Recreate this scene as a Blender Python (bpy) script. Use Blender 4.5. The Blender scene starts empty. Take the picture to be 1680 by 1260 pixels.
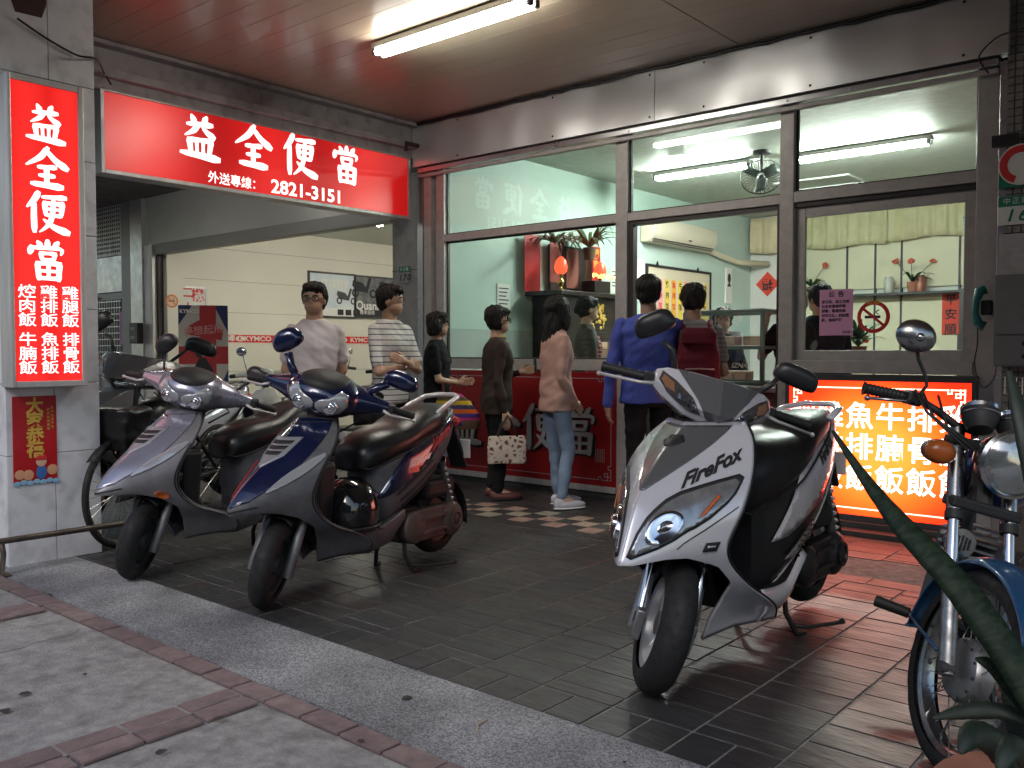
import bpy, bmesh, math, random
from mathutils import Vector as V, Matrix, noise, geometry
from math import sin, cos, pi, radians as R_
random.seed(7)
S = bpy.context.scene
COL = S.collection
# ---------------------------------------------------------------- camera, world, sun, exposure
F_PX, CAM_H, YAW, PITCH = 1460.0, 1.2, 40.3, 2.08
cam = bpy.data.cameras.new('camera'); camo = bpy.data.objects.new('camera', cam); COL.objects.link(camo)
cam.sensor_fit = 'HORIZONTAL'; cam.sensor_width = 36; cam.lens = 36*F_PX/1680; cam.clip_start = .05; cam.clip_end = 900
camo.location = (0, 0, CAM_H); camo.rotation_euler = (R_(90-PITCH), 0, R_(YAW)); S.camera = camo
W = bpy.data.worlds.new('World'); S.world = W; W.use_nodes = True
wn = W.node_tree.nodes; wl = W.node_tree.links; bg = wn['Background']
sky = wn.new('ShaderNodeTexSky'); sky.sky_type = 'NISHITA'; sky.sun_disc = False
sky.sun_elevation = R_(32); sky.sun_rotation = R_(160); sky.air_density = 1.3; sky.dust_density = 1.5; sky.ozone_density = 2.0
wl.new(sky.outputs[0], bg.inputs[0]); bg.inputs[1].default_value = .15
sun = bpy.data.lights.new('sun', 'SUN'); suno = bpy.data.objects.new('sun', sun); COL.objects.link(suno)
sun.energy = 1.2; sun.angle = R_(25); sun.color = (1, .95, .9)
suno.rotation_euler = (R_(90-32), 0, R_(180-160))
S.view_settings.view_transform = 'Standard'; S.view_settings.look = 'None'; S.view_settings.exposure = 0.35; S.view_settings.gamma = 1
S.view_settings.use_curve_mapping = False
S.render.engine = 'CYCLES'
cy = S.cycles; cy.use_denoising = True; cy.max_bounces = 7; cy.diffuse_bounces = 3; cy.glossy_bounces = 4
cy.transparent_max_bounces = 10; cy.transmission_bounces = 4; cy.sample_clamp_indirect = 6; cy.caustics_reflective = False; cy.caustics_refractive = False

# ---------------------------------------------------------------- pixel helpers (photo pixels -> points of the place)
_FW = V((-sin(R_(YAW))*cos(R_(PITCH)), cos(R_(YAW))*cos(R_(PITCH)), -sin(R_(PITCH))))
_RT = V((cos(R_(YAW)), sin(R_(YAW)), 0)); _UP = _RT.cross(_FW)
def P(x, y, X=None, Y=None, Z=None, D=None):
    d = _FW + _RT*((x-840)/F_PX) + _UP*((630-y)/F_PX)
    if X is not None: t = X/d.x
    elif Y is not None: t = Y/d.y
    elif Z is not None: t = (Z-CAM_H)/d.z
    else: t = D
    return V((d.x*t, d.y*t, CAM_H+d.z*t))

# ---------------------------------------------------------------- materials
def mat(name, col, rough=.5, metal=0, var=0, vs=6, col2=None, bump=0, bs=60, coat=0, emis=None, es=0, dirt=0, spec=.5, sheen=0, sss=0, aniso=0, stretch=None, detail=4):
    m = bpy.data.materials.new(name); m.use_nodes = True
    n = m.node_tree.nodes; l = m.node_tree.links; b = n['Principled BSDF']
    c = (*col, 1)
    b.inputs['Base Color'].default_value = c; b.inputs['Roughness'].default_value = rough; b.inputs['Metallic'].default_value = metal
    b.inputs['Specular IOR Level'].default_value = spec
    if coat: b.inputs['Coat Weight'].default_value = coat; b.inputs['Coat Roughness'].default_value = .06
    if sheen: b.inputs['Sheen Weight'].default_value = sheen
    if sss: b.inputs['Subsurface Weight'].default_value = sss; b.inputs['Subsurface Radius'].default_value = (.01, .004, .002)
    if emis: b.inputs['Emission Color'].default_value = (*emis, 1); b.inputs['Emission Strength'].default_value = es
    if var or bump or dirt:
        tc = n.new('ShaderNodeTexCoord'); mp = n.new('ShaderNodeMapping'); l.new(tc.outputs['Object'], mp.inputs[0])
        if stretch: mp.inputs['Scale'].default_value = stretch
    if var:
        oi = n.new('ShaderNodeObjectInfo'); ad = n.new('ShaderNodeVectorMath'); l.new(mp.outputs[0], ad.inputs[0])
        ml = n.new('ShaderNodeVectorMath'); ml.operation = 'SCALE'; l.new(oi.outputs['Location'], ml.inputs[0]); ml.inputs[3].default_value = 1.7; l.new(ml.outputs[0], ad.inputs[1])
        t = n.new('ShaderNodeTexNoise'); t.inputs['Scale'].default_value = vs; t.inputs['Detail'].default_value = detail; t.inputs['Roughness'].default_value = .65
        l.new(ad.outputs[0], t.inputs[0])
        r = n.new('ShaderNodeValToRGB'); r.color_ramp.elements[0].position = .32; r.color_ramp.elements[1].position = .68
        d = col2 if col2 else tuple(x*(1-var) for x in col)
        r.color_ramp.elements[0].color = (*d, 1); r.color_ramp.elements[1].color = c
        l.new(t.outputs[0], r.inputs[0]); l.new(r.outputs[0], b.inputs['Base Color'])
        mr = n.new('ShaderNodeMapRange'); mr.inputs[1].default_value = .3; mr.inputs[2].default_value = .7
        mr.inputs[3].default_value = min(1, rough*1.25); mr.inputs[4].default_value = rough*.85
        l.new(t.outputs[0], mr.inputs[0]); l.new(mr.outputs[0], b.inputs['Roughness'])
    if bump:
        t2 = n.new('ShaderNodeTexNoise'); t2.inputs['Scale'].default_value = bs; t2.inputs['Detail'].default_value = 5; l.new(mp.outputs[0], t2.inputs[0])
        bp = n.new('ShaderNodeBump'); bp.inputs['Strength'].default_value = bump; bp.inputs['Distance'].default_value = .01
        l.new(t2.outputs[0], bp.inputs['Height']); l.new(bp.outputs[0], b.inputs['Normal'])
    if dirt:
        src = b.inputs['Base Color'].links[0].from_socket if b.inputs['Base Color'].links else None
        t3 = n.new('ShaderNodeTexNoise'); t3.inputs['Scale'].default_value = 9; t3.inputs['Detail'].default_value = 8; l.new(tc.outputs['Object'], t3.inputs[0])
        rr = n.new('ShaderNodeValToRGB'); rr.color_ramp.elements[0].position = .48; rr.color_ramp.elements[1].position = .7
        l.new(t3.outputs[0], rr.inputs[0]); mx = n.new('ShaderNodeMix'); mx.data_type = 'RGBA'
        sc = n.new('ShaderNodeMath'); sc.operation = 'MULTIPLY'; sc.inputs[1].default_value = dirt; l.new(rr.outputs[0], sc.inputs[0]); l.new(sc.outputs[0], mx.inputs[0])
        if src: l.new(src, mx.inputs[6])
        else: mx.inputs[6].default_value = c
        mx.inputs[7].default_value = (.1, .092, .082, 1); l.new(mx.outputs[2], b.inputs['Base Color'])
    return m
def glassmat(name, tint=(.93, .97, .95), fr=1.0, ior=1.5, rough=.0):
    m = bpy.data.materials.new(name); m.use_nodes = True; n = m.node_tree.nodes; l = m.node_tree.links; n.remove(n['Principled BSDF'])
    o = n['Material Output']; tr = n.new('ShaderNodeBsdfTransparent'); tr.inputs[0].default_value = (*tint, 1)
    g = n.new('ShaderNodeBsdfGlossy'); g.inputs['Roughness'].default_value = rough; f = n.new('ShaderNodeLayerWeight'); f.inputs[0].default_value = .5
    p = n.new('ShaderNodeMath'); p.operation = 'POWER'; l.new(f.outputs['Facing'], p.inputs[0]); p.inputs[1].default_value = 4
    a = n.new('ShaderNodeMath'); a.operation = 'MULTIPLY_ADD'; l.new(p.outputs[0], a.inputs[0]); a.inputs[1].default_value = .9*fr; a.inputs[2].default_value = .035*fr
    mx = n.new('ShaderNodeMixShader'); l.new(a.outputs[0], mx.inputs[0]); l.new(tr.outputs[0], mx.inputs[1]); l.new(g.outputs[0], mx.inputs[2]); l.new(mx.outputs[0], o.inputs[0])
    return m
def emat(name, col, s):
    return mat(name, tuple(min(.8, c) for c in col), .4, emis=col, es=s)

# ---------------------------------------------------------------- mesh builder
class G:
    def __init__(s): s.v = []; s.f = []
    def add(s, vs, fs, M=None):
        o = len(s.v); s.v += [(M @ V(p)) if M else V(p) for p in vs]; s.f += [tuple(i+o for i in f) for f in fs]; return s
    def box(s, c, d, M=None):
        x, y, z = (k/2 for k in d)
        vs = [V(c)+V((sx*x, sy*y, sz*z)) for sz in (-1, 1) for sy in (-1, 1) for sx in (-1, 1)]
        return s.add(vs, [(0,2,3,1),(4,5,7,6),(0,1,5,4),(2,6,7,3),(0,4,6,2),(1,3,7,5)], M)
    def bb(s, a, b, M=None):
        return s.box([(a[i]+b[i])/2 for i in range(3)], [abs(b[i]-a[i]) for i in range(3)], M)
    def tube(s, pts, r, n=10, closed=False, cap=True, M=None, sq=1, ph=0):
        pts = [V(p) for p in pts]; k = len(pts); rs = r if isinstance(r, (list, tuple)) else [r]*k
        vs = []; fs = []; up = None
        for i, p in enumerate(pts):
            a = pts[(i-1) % k] if (i > 0 or closed) else p; b = pts[(i+1) % k] if (i < k-1 or closed) else p
            t = (b-a).normalized() if (b-a).length > 1e-9 else V((0, 0, 1))
            if up is None: up = V((0, 0, 1)) if abs(t.z) < .9 else V((1, 0, 0))
            u = t.cross(up).normalized(); w = u.cross(t); up = w
            for j in range(n):
                an = 2*pi*j/n+ph; vs.append(p + u*cos(an)*rs[i] + w*sin(an)*rs[i]*sq)
        m = k if closed else k-1
        for i in range(m):
            for j in range(n):
                a = i*n+j; b = i*n+(j+1) % n; c = ((i+1) % k)*n+(j+1) % n; d = ((i+1) % k)*n+j; fs.append((a, b, c, d))
        if cap and not closed: fs.append(tuple(range(n-1, -1, -1))); fs.append(tuple(range((k-1)*n, k*n)))
        return s.add(vs, fs, M)
    def cyl(s, a, b, r, r2=None, n=16, M=None): return s.tube([a, b], [r, r if r2 is None else r2], n, M=M)
    def lathe(s, prof, n=24, M=None, a0=0, a1=2*pi):          # prof [(r,h)] round local z
        full = abs(a1-a0-2*pi) < 1e-6; k = n if full else n+1; vs = []; fs = []
        for r, h in prof:
            for j in range(k):
                a = a0+(a1-a0)*j/n; vs.append((r*cos(a), r*sin(a), h))
        for i in range(len(prof)-1):
            for j in range(n):
                j2 = (j+1) % k; fs.append((i*k+j, i*k+j2, (i+1)*k+j2, (i+1)*k+j))
        return s.add(vs, fs, M)
    def prism(s, poly, h0, h1, M=None):                        # poly in local xy, extruded along z
        n = len(poly); vs = [(x, y, h0) for x, y in poly]+[(x, y, h1) for x, y in poly]
        fs = [tuple(range(n-1, -1, -1)), tuple(range(n, 2*n))]+[(i, (i+1) % n, n+(i+1) % n, n+i) for i in range(n)]
        return s.add(vs, fs, M)
    def grid(s, rows, M=None, closed=False):
        n = len(rows[0]); vs = [p for r in rows for p in r]; fs = []
        for i in range(len(rows)-1):
            for j in range(n if closed else n-1): fs.append((i*n+j, i*n+(j+1) % n, (i+1)*n+(j+1) % n, (i+1)*n+j))
        return s.add(vs, fs, M)
    def loft(s, secs, M=None):                                 # closed rings, capped
        s.grid(secs, M, True); n = len(secs[0]); o = len(s.v)-n*len(secs)
        s.f.append(tuple(o+j for j in range(n-1, -1, -1))); s.f.append(tuple(o+(len(secs)-1)*n+j for j in range(n))); return s
    def ell(s, c, r, n=16, m=10, M=None):
        vs = [V(c)+V((r[0]*sin(pi*i/m)*cos(2*pi*j/n), r[1]*sin(pi*i/m)*sin(2*pi*j/n), r[2]*cos(pi*i/m))) for i in range(1, m) for j in range(n)]
        fs = [(i*n+j, (i+1)*n+j, (i+1)*n+(j+1) % n, i*n+(j+1) % n) for i in range(m-2) for j in range(n)]
        k = len(vs); vs += [V(c)+V((0, 0, r[2])), V(c)-V((0, 0, r[2]))]
        fs += [(k, j, (j+1) % n) for j in range(n)]+[(k+1, (m-2)*n+(j+1) % n, (m-2)*n+j) for j in range(n)]
        return s.add(vs, fs, M)
    def mesh(s, name):
        m = bpy.data.meshes.new(name); m.from_pydata([tuple(p) for p in s.v], [], s.f); m.validate(); m.update()
        b = bmesh.new(); b.from_mesh(m); bmesh.ops.recalc_face_normals(b, faces=b.faces); b.to_mesh(m); b.free(); return m
    def ob(s, name, m=None, parent=None, smooth=0, bevel=0, seg=2, solid=0, sub=0, **tags):
        me = s.mesh(name)
        if m: me.materials.append(m)
        return link(name, me, parent, smooth, bevel, seg, solid, sub, **tags)
def link(name, me, parent=None, smooth=0, bevel=0, seg=2, solid=0, sub=0, **tags):
    o = bpy.data.objects.new(name, me); COL.objects.link(o)
    if parent: o.parent = parent
    if smooth:
        me.polygons.foreach_set('use_smooth', [True]*len(me.polygons))
        if smooth > 1: me.set_sharp_from_angle(angle=R_(smooth))
    if solid: d = o.modifiers.new('s', 'SOLIDIFY'); d.thickness = solid; d.offset = -1
    if bevel: d = o.modifiers.new('b', 'BEVEL'); d.width = bevel; d.segments = seg; d.limit_method = 'ANGLE'; d.angle_limit = R_(40)
    if sub: d = o.modifiers.new('u', 'SUBSURF'); d.levels = sub; d.render_levels = sub
    tag(o, **tags); return o
def tag(o, label=None, cat=None, group=None, kind=None):
    if label: o['label'] = label
    if cat: o['category'] = cat
    if group: o['group'] = group
    if kind: o['kind'] = kind
    return o
def thing(name, loc=(0, 0, 0), rz=0, label=None, cat=None, group=None):
    o = bpy.data.objects.new(name, None); COL.objects.link(o); o.location = loc; o.rotation_euler = (0, 0, rz); o.empty_display_size = .1
    return tag(o, label, cat, group)
def dup(root, loc, rz=None, label=None, group=None, scale=None):
    r = root.copy(); COL.objects.link(r); r.location = loc
    if rz is not None: r.rotation_euler = (0, 0, rz)
    if label: r['label'] = label
    if group: r['group'] = group
    if scale: r.scale = (scale,)*3
    for ch in list(root.children):
        c = ch.copy(); COL.objects.link(c); c.parent = r
        for g in list(ch.children):
            d = g.copy(); COL.objects.link(d); d.parent = c
    return r
def frame(o, x, y):
    x = V(x).normalized(); y = V(y); n = x.cross(y).normalized(); y = n.cross(x)
    return Matrix(((x.x, y.x, n.x, o[0]), (x.y, y.y, n.y, o[1]), (x.z, y.z, n.z, o[2]), (0, 0, 0, 1)))
def FY(x, z, Y): return frame((x, Y, z), (1, 0, 0), (0, 0, 1))     # a sheet facing the street
def FX(y, z, X): return frame((X, y, z), (0, 1, 0), (0, 0, 1))     # a sheet facing +X
def txt(body, size, M, m, parent, name='lettering', ex=.0008, bold=0, ax='CENTER', ay='CENTER', shear=0, sp=1, sx=1, spl=1, tags={}):
    c = bpy.data.curves.new('t', 'FONT'); c.body = body; c.size = size; c.extrude = ex; c.offset = bold; c.align_x = ax; c.align_y = ay; c.shear = shear
    c.space_character = sp; c.space_line = spl; c.resolution_u = 3; c.fill_mode = 'BOTH' if ex else 'FRONT'
    t = bpy.data.objects.new('t', c); COL.objects.link(t); bpy.context.view_layer.update()
    me = bpy.data.meshes.new_from_object(t.evaluated_get(bpy.context.evaluated_depsgraph_get())); bpy.data.objects.remove(t); me.name = name
    me.transform(M @ Matrix.Diagonal((sx, 1, 1, 1))); me.materials.clear(); me.materials.append(m)
    return link(name, me, parent, **tags)
def patch(poly, fn, step=.03, off=0, rnd=False):
    """A filled 2-D polygon mapped on to a surface fn(u,v)->point; returns a G."""
    if rnd:
        for _ in range(2): poly = [tuple(V(a).lerp(V(b), t)) for a, b in zip(poly, poly[1:]+poly[:1]) for t in (.22, .78)]
    n = len(poly); us = [p[0] for p in poly]; vs = [p[1] for p in poly]; pts = []; edges = []
    for i in range(n):
        a = V(poly[i]); b = V(poly[(i+1) % n]); k = max(1, int((b-a).length/step))
        for j in range(k): pts.append(a+(b-a)*j/k)
    k = len(pts); edges = [(i, (i+1) % k) for i in range(k)]
    def inside(x, y):
        c = False
        for i in range(n):
            x1, y1 = poly[i]; x2, y2 = poly[(i+1) % n]
            if (y1 > y) != (y2 > y) and x < (x2-x1)*(y-y1)/(y2-y1)+x1: c = not c
        return c
    x = min(us)+step*.5
    while x < max(us):
        y = min(vs)+step*.5
        while y < max(vs):
            if inside(x, y) and min((V((x, y))-q).length for q in pts[:k]) > step*.45: pts.append(V((x, y)))
            y += step
        x += step
    r = geometry.delaunay_2d_cdt(pts, edges, [list(range(k))], 1, 1e-6)
    g = G(); g.add([fn(p.x, p.y) for p in r[0]], [tuple(f) for f in r[2]]); return g
def lerp(tab, x):
    if x <= tab[0][0]: return tab[0][1]
    for (a, p), (b, q) in zip(tab, tab[1:]):
        if x <= b:
            t = (x-a)/(b-a); return p+(q-p)*t
    return tab[-1][1]
def smo(tab, x):
    """smooth (Catmull-Rom) interpolation of a table"""
    n = len(tab)
    if x <= tab[0][0]: return tab[0][1]
    if x >= tab[-1][0]: return tab[-1][1]
    for i in range(n-1):
        if x <= tab[i+1][0]:
            a, p = tab[i]; b, q = tab[i+1]; t = (x-a)/(b-a)
            m0 = (q-tab[i-1][1])/(b-tab[i-1][0]) if i > 0 else (q-p)/(b-a)
            m1 = (tab[i+2][1]-p)/(tab[i+2][0]-a) if i < n-2 else (q-p)/(b-a)
            h = b-a; return (2*t**3-3*t*t+1)*p+(t**3-2*t*t+t)*h*m0+(-2*t**3+3*t*t)*q+(t**3-t*t)*h*m1
# brush-written characters, strokes in a 100 x 100 box: points and (start, middle, end) widths
BR = {
'益': [([(30,97),(37,84)],(4,8,10)),([(68,98),(60,84)],(5,9,7)),([(20,76),(50,79),(80,81)],(6,7,9)),([(46,79),(38,64),(14,50)],(9,8,3)),([(58,72),(70,62),(84,54)],(5,8,11)),
 ([(24,42),(28,14)],(10,8,7)),([(24,42),(52,44),(78,45)],(8,6,8)),([(78,45),(73,14)],(10,8,7)),([(42,41),(43,14)],(6,5,6)),([(58,42),(58,14)],(6,5,6)),([(4,11),(50,9),(96,6)],(7,9,12))],
'全': [([(54,98),(38,74),(4,52)],(9,9,4)),([(52,92),(72,70),(99,54)],(7,9,12)),([(32,50),(72,53)],(7,6,9)),([(34,30),(68,31)],(6,6,8)),([(51,50),(51,10)],(9,8,8)),([(16,8),(50,7),(86,6)],(8,9,12))],
'便': [([(30,98),(22,82),(4,62)],(10,9,4)),([(20,76),(19,40),(20,4)],(8,9,9)),([(40,89),(66,91),(94,92)],(6,6,10)),([(46,75),(86,76)],(6,6,8)),([(45,76),(47,46)],(9,8,6)),([(87,77),(84,46)],(10,8,6)),
 ([(47,61),(84,61)],(5,4,5)),([(47,46),(84,46)],(6,5,7)),([(66,90),(64,45),(54,20),(32,3)],(8,8,3)),([(42,34),(66,16),(99,6)],(4,9,13))],
'當': [([(50,99),(50,85)],(7,9,8)),([(26,96),(34,85)],(4,8,9)),([(76,97),(66,85)],(5,9,7)),([(12,82),(8,66)],(8,10,7)),([(14,80),(50,81),(90,82),(82,67)],(7,6,5)),([(34,67),(66,68)],(6,5,7)),([(34,68),(36,52)],(8,7,6)),
 ([(67,68),(64,52)],(8,7,6)),([(36,52),(64,52)],(5,5,6)),([(24,42),(78,43)],(7,6,9)),([(25,43),(28,4)],(9,8,8)),([(78,43),(75,3)],(10,8,9)),([(28,24),(75,24)],(5,5,5)),([(51,42),(51,5)],(7,6,6)),([(28,6),(75,6)],(6,6,7))]}
def brush(ch, size, M, m, parent, name='lettering', dz=.0006, fat=1):
    g = G(); q = size/100
    for si, (pts, w) in enumerate(BR[ch]):
        P2 = [V(p) for p in pts]; n = 9; line = []
        for i in range(n):
            t = i/(n-1)*(len(P2)-1); k = min(int(t), len(P2)-2); f = t-k; line.append(P2[k].lerp(P2[k+1], f))
        for _ in range(2): line = [line[0]]+[(line[i-1]+line[i]*2+line[i+1])/4 for i in range(1, n-1)]+[line[-1]]
        L = []; Rr = []
        for i, p in enumerate(line):
            t = (line[min(i+1, n-1)]-line[max(i-1, 0)]).normalized(); nn = V((-t.y, t.x)); u = i/(n-1)
            ww = (w[0]+(w[1]-w[0])*u*2 if u < .5 else w[1]+(w[2]-w[1])*(u*2-1))*.62*fat
            if i == 0: p = p-t*ww*.6; ww *= .55
            if i == n-1: p = p+t*ww*.6; ww *= .55
            L.append(p+nn*ww); Rr.append(p-nn*ww)
        poly = [((a.x-50)*q, (a.y-50)*q) for a in L+Rr[::-1]]
        z = .0005+dz*si*.25
        vs = [(x, y, z) for x, y in poly]; k = n*2
        g.add(vs, [(i, k-1-i, k-2-i, i+1) for i in range(n-1)], M)
    return g.ob(name, m, parent)
# ================================================================ MATERIALS
m_white = mat('white_paint', (.62, .6, .6), .45, var=.2, vs=3, bump=.08, bs=40)
m_pillar = mat('glazed_pillar_tile', (.74, .74, .78), .35, var=.05, vs=1.2, dirt=.3, bump=.06, bs=20)
m_joint = mat('joint_mortar', (.12, .11, .1), .9)
m_alu = mat('brushed_aluminium', (.6, .58, .58), .42, .45, var=.2, vs=20, stretch=(1, 1, .1))
m_bronze = mat('bronze_anodised_frame', (.5, .48, .465), .42, .15, var=.2, vs=12)
m_dkbronze = mat('dark_frame', (.06, .055, .055), .4, .4)
m_steel = mat('stainless_sheet', (.62, .58, .56), .3, .95, var=.1, vs=4, stretch=(.4, .4, 1))
m_lsteel = mat('stainless_post', (.6, .6, .62), .3, .9, var=.15, vs=8)
m_black = mat('black_plastic', (.018, .018, .02), .38, var=.3, vs=15)
m_rub = mat('tyre_rubber', (.016, .016, .017), .7, var=.4, vs=30, bump=.15, bs=150)
m_ceil = mat('glossy_brown_ceiling_panel', (.42, .36, .27), .33, 0, var=.08, vs=.8, bump=.03, bs=3, coat=.1)
m_dkceil = mat('dark_ribbed_ceiling', (.14, .12, .11), .6, var=.2)
m_beam = mat('beam_plaster', (.48, .45, .46), .6, var=.25, vs=4, dirt=.4)
m_slate = [mat('slate_tile', c, .44, var=.45, vs=5, bump=.35, bs=16, stretch=(1, 3.5, 1)) for c in ((.056, .056, .056), (.047, .047, .048), (.065, .063, .061), (.06, .05, .05), (.05, .051, .053))]
m_grout = mat('light_grout', (.3, .29, .27), .85, var=.55, vs=20)
m_beige = [mat('beige_tile', c, .45, var=.2, vs=8, bump=.1) for c in ((.42, .34, .26), (.4, .27, .22), (.38, .36, .28))]
m_conc = mat('worn_concrete', (.43, .4, .385), .88, var=.42, vs=16, bump=.9, bs=90, dirt=.5, detail=9)
m_pav = [mat('red_paver', c, .85, var=.3, vs=14, bump=.5, bs=110, dirt=.3) for c in ((.27, .185, .18), (.24, .165, .16), (.3, .21, .2))]
m_mint = mat('mint_painted_wall', (.52, .68, .61), .55, var=.06, vs=1.5)
m_inwhite = mat('interior_white_wall', (.7, .72, .68), .6, var=.06, vs=2)
m_inceil = mat('interior_ceiling', (.55, .58, .52), .55, var=.2, vs=9, stretch=(1, 3, 1))
m_cream = mat('cream_cabinet', (.72, .68, .5), .5, var=.06, vs=3)
m_curt = mat('cream_curtain', (.68, .62, .4), .8, var=.15, vs=5)
m_motor = mat('cream_wall_panel', (.74, .72, .63), .5, var=.06, vs=1)
m_tube = emat('lit_fluorescent_tube', (1, .95, .85), 45)
m_tubein = emat('lit_indoor_tube', (.96, 1, .94), 215)
m_tubewarm = emat('lit_workshop_tube', (1, .95, .82), 58)
m_red = mat('red_sheet', (.5, .02, .025), .35, var=.15, vs=3)
m_reddk = mat('dark_red_panel', (.3, .008, .012), .3, var=.2, vs=2)
m_gold = mat('gold_print', (.7, .45, .08), .4)
m_ltgrey = mat('silver_lettering', (.32, .32, .33), .5)
m_blk = mat('matt_black', (.012, .012, .013), .6)
m_pink = mat('pink_paper', (.75, .38, .62), .8)
m_paper = mat('white_paper', (.75, .75, .72), .8)
m_ink = mat('black_ink', (.02, .02, .03), .7)
m_redink = mat('red_ink', (.6, .03, .03), .6)
m_green = mat('green_enamel', (.02, .2, .12), .4)
m_glass = glassmat('window_glass', (.9, .96, .93))
m_pane = glassmat('clear_plate', (.95, .98, .97))
m_wood = mat('dark_altar_wood', (.02, .012, .01), .35, var=.4, vs=10)
m_dkgrey = mat('dark_grey', (.06, .06, .065), .5, var=.2)
m_pole = mat('rusty_handrail', (.17, .13, .11), .45, .6, var=.5, vs=9, dirt=.3)
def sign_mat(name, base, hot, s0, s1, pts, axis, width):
    """backlit vinyl face: glow at pts is painted into the emission, no lamps stand behind it"""
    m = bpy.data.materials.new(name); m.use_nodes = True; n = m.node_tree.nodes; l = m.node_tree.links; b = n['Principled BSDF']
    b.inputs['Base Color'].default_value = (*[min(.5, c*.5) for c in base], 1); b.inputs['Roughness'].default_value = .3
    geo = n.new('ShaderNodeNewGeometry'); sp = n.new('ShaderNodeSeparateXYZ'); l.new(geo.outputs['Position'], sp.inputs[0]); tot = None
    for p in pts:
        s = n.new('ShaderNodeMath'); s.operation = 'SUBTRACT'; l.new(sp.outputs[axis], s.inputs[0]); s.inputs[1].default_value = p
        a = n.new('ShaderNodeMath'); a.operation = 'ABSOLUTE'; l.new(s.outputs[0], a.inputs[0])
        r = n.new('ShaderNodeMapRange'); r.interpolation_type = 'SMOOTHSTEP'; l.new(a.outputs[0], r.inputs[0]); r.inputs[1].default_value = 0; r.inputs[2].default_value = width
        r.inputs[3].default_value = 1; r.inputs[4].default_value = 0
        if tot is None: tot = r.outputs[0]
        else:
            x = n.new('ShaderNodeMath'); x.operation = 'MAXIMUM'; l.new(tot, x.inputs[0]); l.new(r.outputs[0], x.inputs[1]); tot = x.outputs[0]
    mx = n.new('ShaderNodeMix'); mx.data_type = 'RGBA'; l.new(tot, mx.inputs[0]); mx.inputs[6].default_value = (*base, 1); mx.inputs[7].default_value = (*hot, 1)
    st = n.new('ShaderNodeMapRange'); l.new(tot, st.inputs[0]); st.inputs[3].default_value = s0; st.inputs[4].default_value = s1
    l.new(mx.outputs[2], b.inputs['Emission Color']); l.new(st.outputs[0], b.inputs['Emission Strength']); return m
WY = 6.05          # plane of the shop fronts

# ================================================================ GROUND
g = G(); g.add([(-400, -400, -.16), (400, -400, -.16), (400, 400, -.16), (-400, 400, -.16)], [(0, 1, 2, 3)])
g.ob('ground', mat('asphalt', (.05, .05, .052), .85, var=.3, vs=2, bump=.3, bs=200), kind='structure')
g = G(); g.bb((-16, -.6, -.2), (8, 2.29, -.012)); pv = g.ob('pavement', m_conc, kind='structure', bevel=.01)
# concrete slabs of the footway, with their own edges
def slabs():
    xs = [-7.6, -6.0, -4.30, -2.60, -.9, .8, 2.5]
    for a, b in zip(xs, xs[1:]):
        for y0, y1 in ((.16, 1.735), (-.5, -.06)):
            q = G(); q.bb((a+.12+.004, y0, -.012), (b-.102, y1, -.001)); q.ob('concrete_slab', m_conc, pv, bevel=.003)
slabs()
pm = []
for k in range(3):
    q = G(); q.box((0, 0, -.004), (.189, .089, .014)); me = q.mesh('paver'); me.materials.append(m_pav[k]); pm.append(me)
def paver(x, y, rot):
    o = link('paver', random.choice(pm), pv, bevel=.004); o.location = (x+random.uniform(-.002, .002), y+random.uniform(-.002, .002), random.uniform(-.0025, .0015)); o.rotation_euler = (random.uniform(-.01, .01), random.uniform(-.01, .01), rot+random.uniform(-.015, .015))
x = -7.5
while x < .4: paver(x, 1.79, 0); x += .2
for cx in (-6.1, -4.4, -2.70, -1.0):
    for k in range(8):
        for s in (-.05, .05): paver(cx+s, 1.63-.2*k+(.1 if s > 0 and False else 0), pi/2)
# exposed aggregate strip between the pavers and the tiled arcade floor
def agg_mat():
    m = bpy.data.materials.new('exposed_aggregate'); m.use_nodes = True; n = m.node_tree.nodes; l = m.node_tree.links; b = n['Principled BSDF']
    tc = n.new('ShaderNodeTexCoord'); v = n.new('ShaderNodeTexVoronoi'); v.inputs['Scale'].default_value = 170; l.new(tc.outputs['Object'], v.inputs[0])
    r = n.new('ShaderNodeValToRGB'); e = r.color_ramp.elements; e[0].color = (.15, .15, .158, 1); e[1].color = (.47, .465, .475, 1)
    sp = n.new('ShaderNodeSeparateColor'); l.new(v.outputs['Color'], sp.inputs[0]); l.new(sp.outputs[0], r.inputs[0])
    t = n.new('ShaderNodeTexNoise'); t.inputs['Scale'].default_value = 3; t.inputs['Detail'].default_value = 7; l.new(tc.outputs['Object'], t.inputs[0])
    mr = n.new('ShaderNodeMapRange'); l.new(t.outputs[0], mr.inputs[0]); mr.inputs[1].default_value = .3; mr.inputs[2].default_value = .7; mr.inputs[3].default_value = .55; mr.inputs[4].default_value = 1.1
    mx = n.new('ShaderNodeVectorMath'); mx.operation = 'SCALE'; l.new(r.outputs[0], mx.inputs[0]); l.new(mr.outputs[0], mx.inputs[3]); l.new(mx.outputs[0], b.inputs['Base Color'])
    bp = n.new('ShaderNodeBump'); bp.inputs['Strength'].default_value = .8; bp.inputs['Distance'].default_value = .004; bp.invert = True
    l.new(v.outputs['Distance'], bp.inputs['Height']); l.new(bp.outputs[0], b.inputs['Normal']); b.inputs['Roughness'].default_value = .7; return m
rows = []
for i in range(81):
    x = -8+i*.13; w = noise.noise(V((x*2.3, 3, 1)))*.025
    rows.append([(x, 1.842+w, -.012), (x, 1.842+w, .002), (x, 2.07, .004), (x, 2.288, .003), (x, 2.288, -.012)])
g = G(); g.grid(rows); g.ob('aggregate_strip', agg_mat(), kind='structure')
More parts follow.
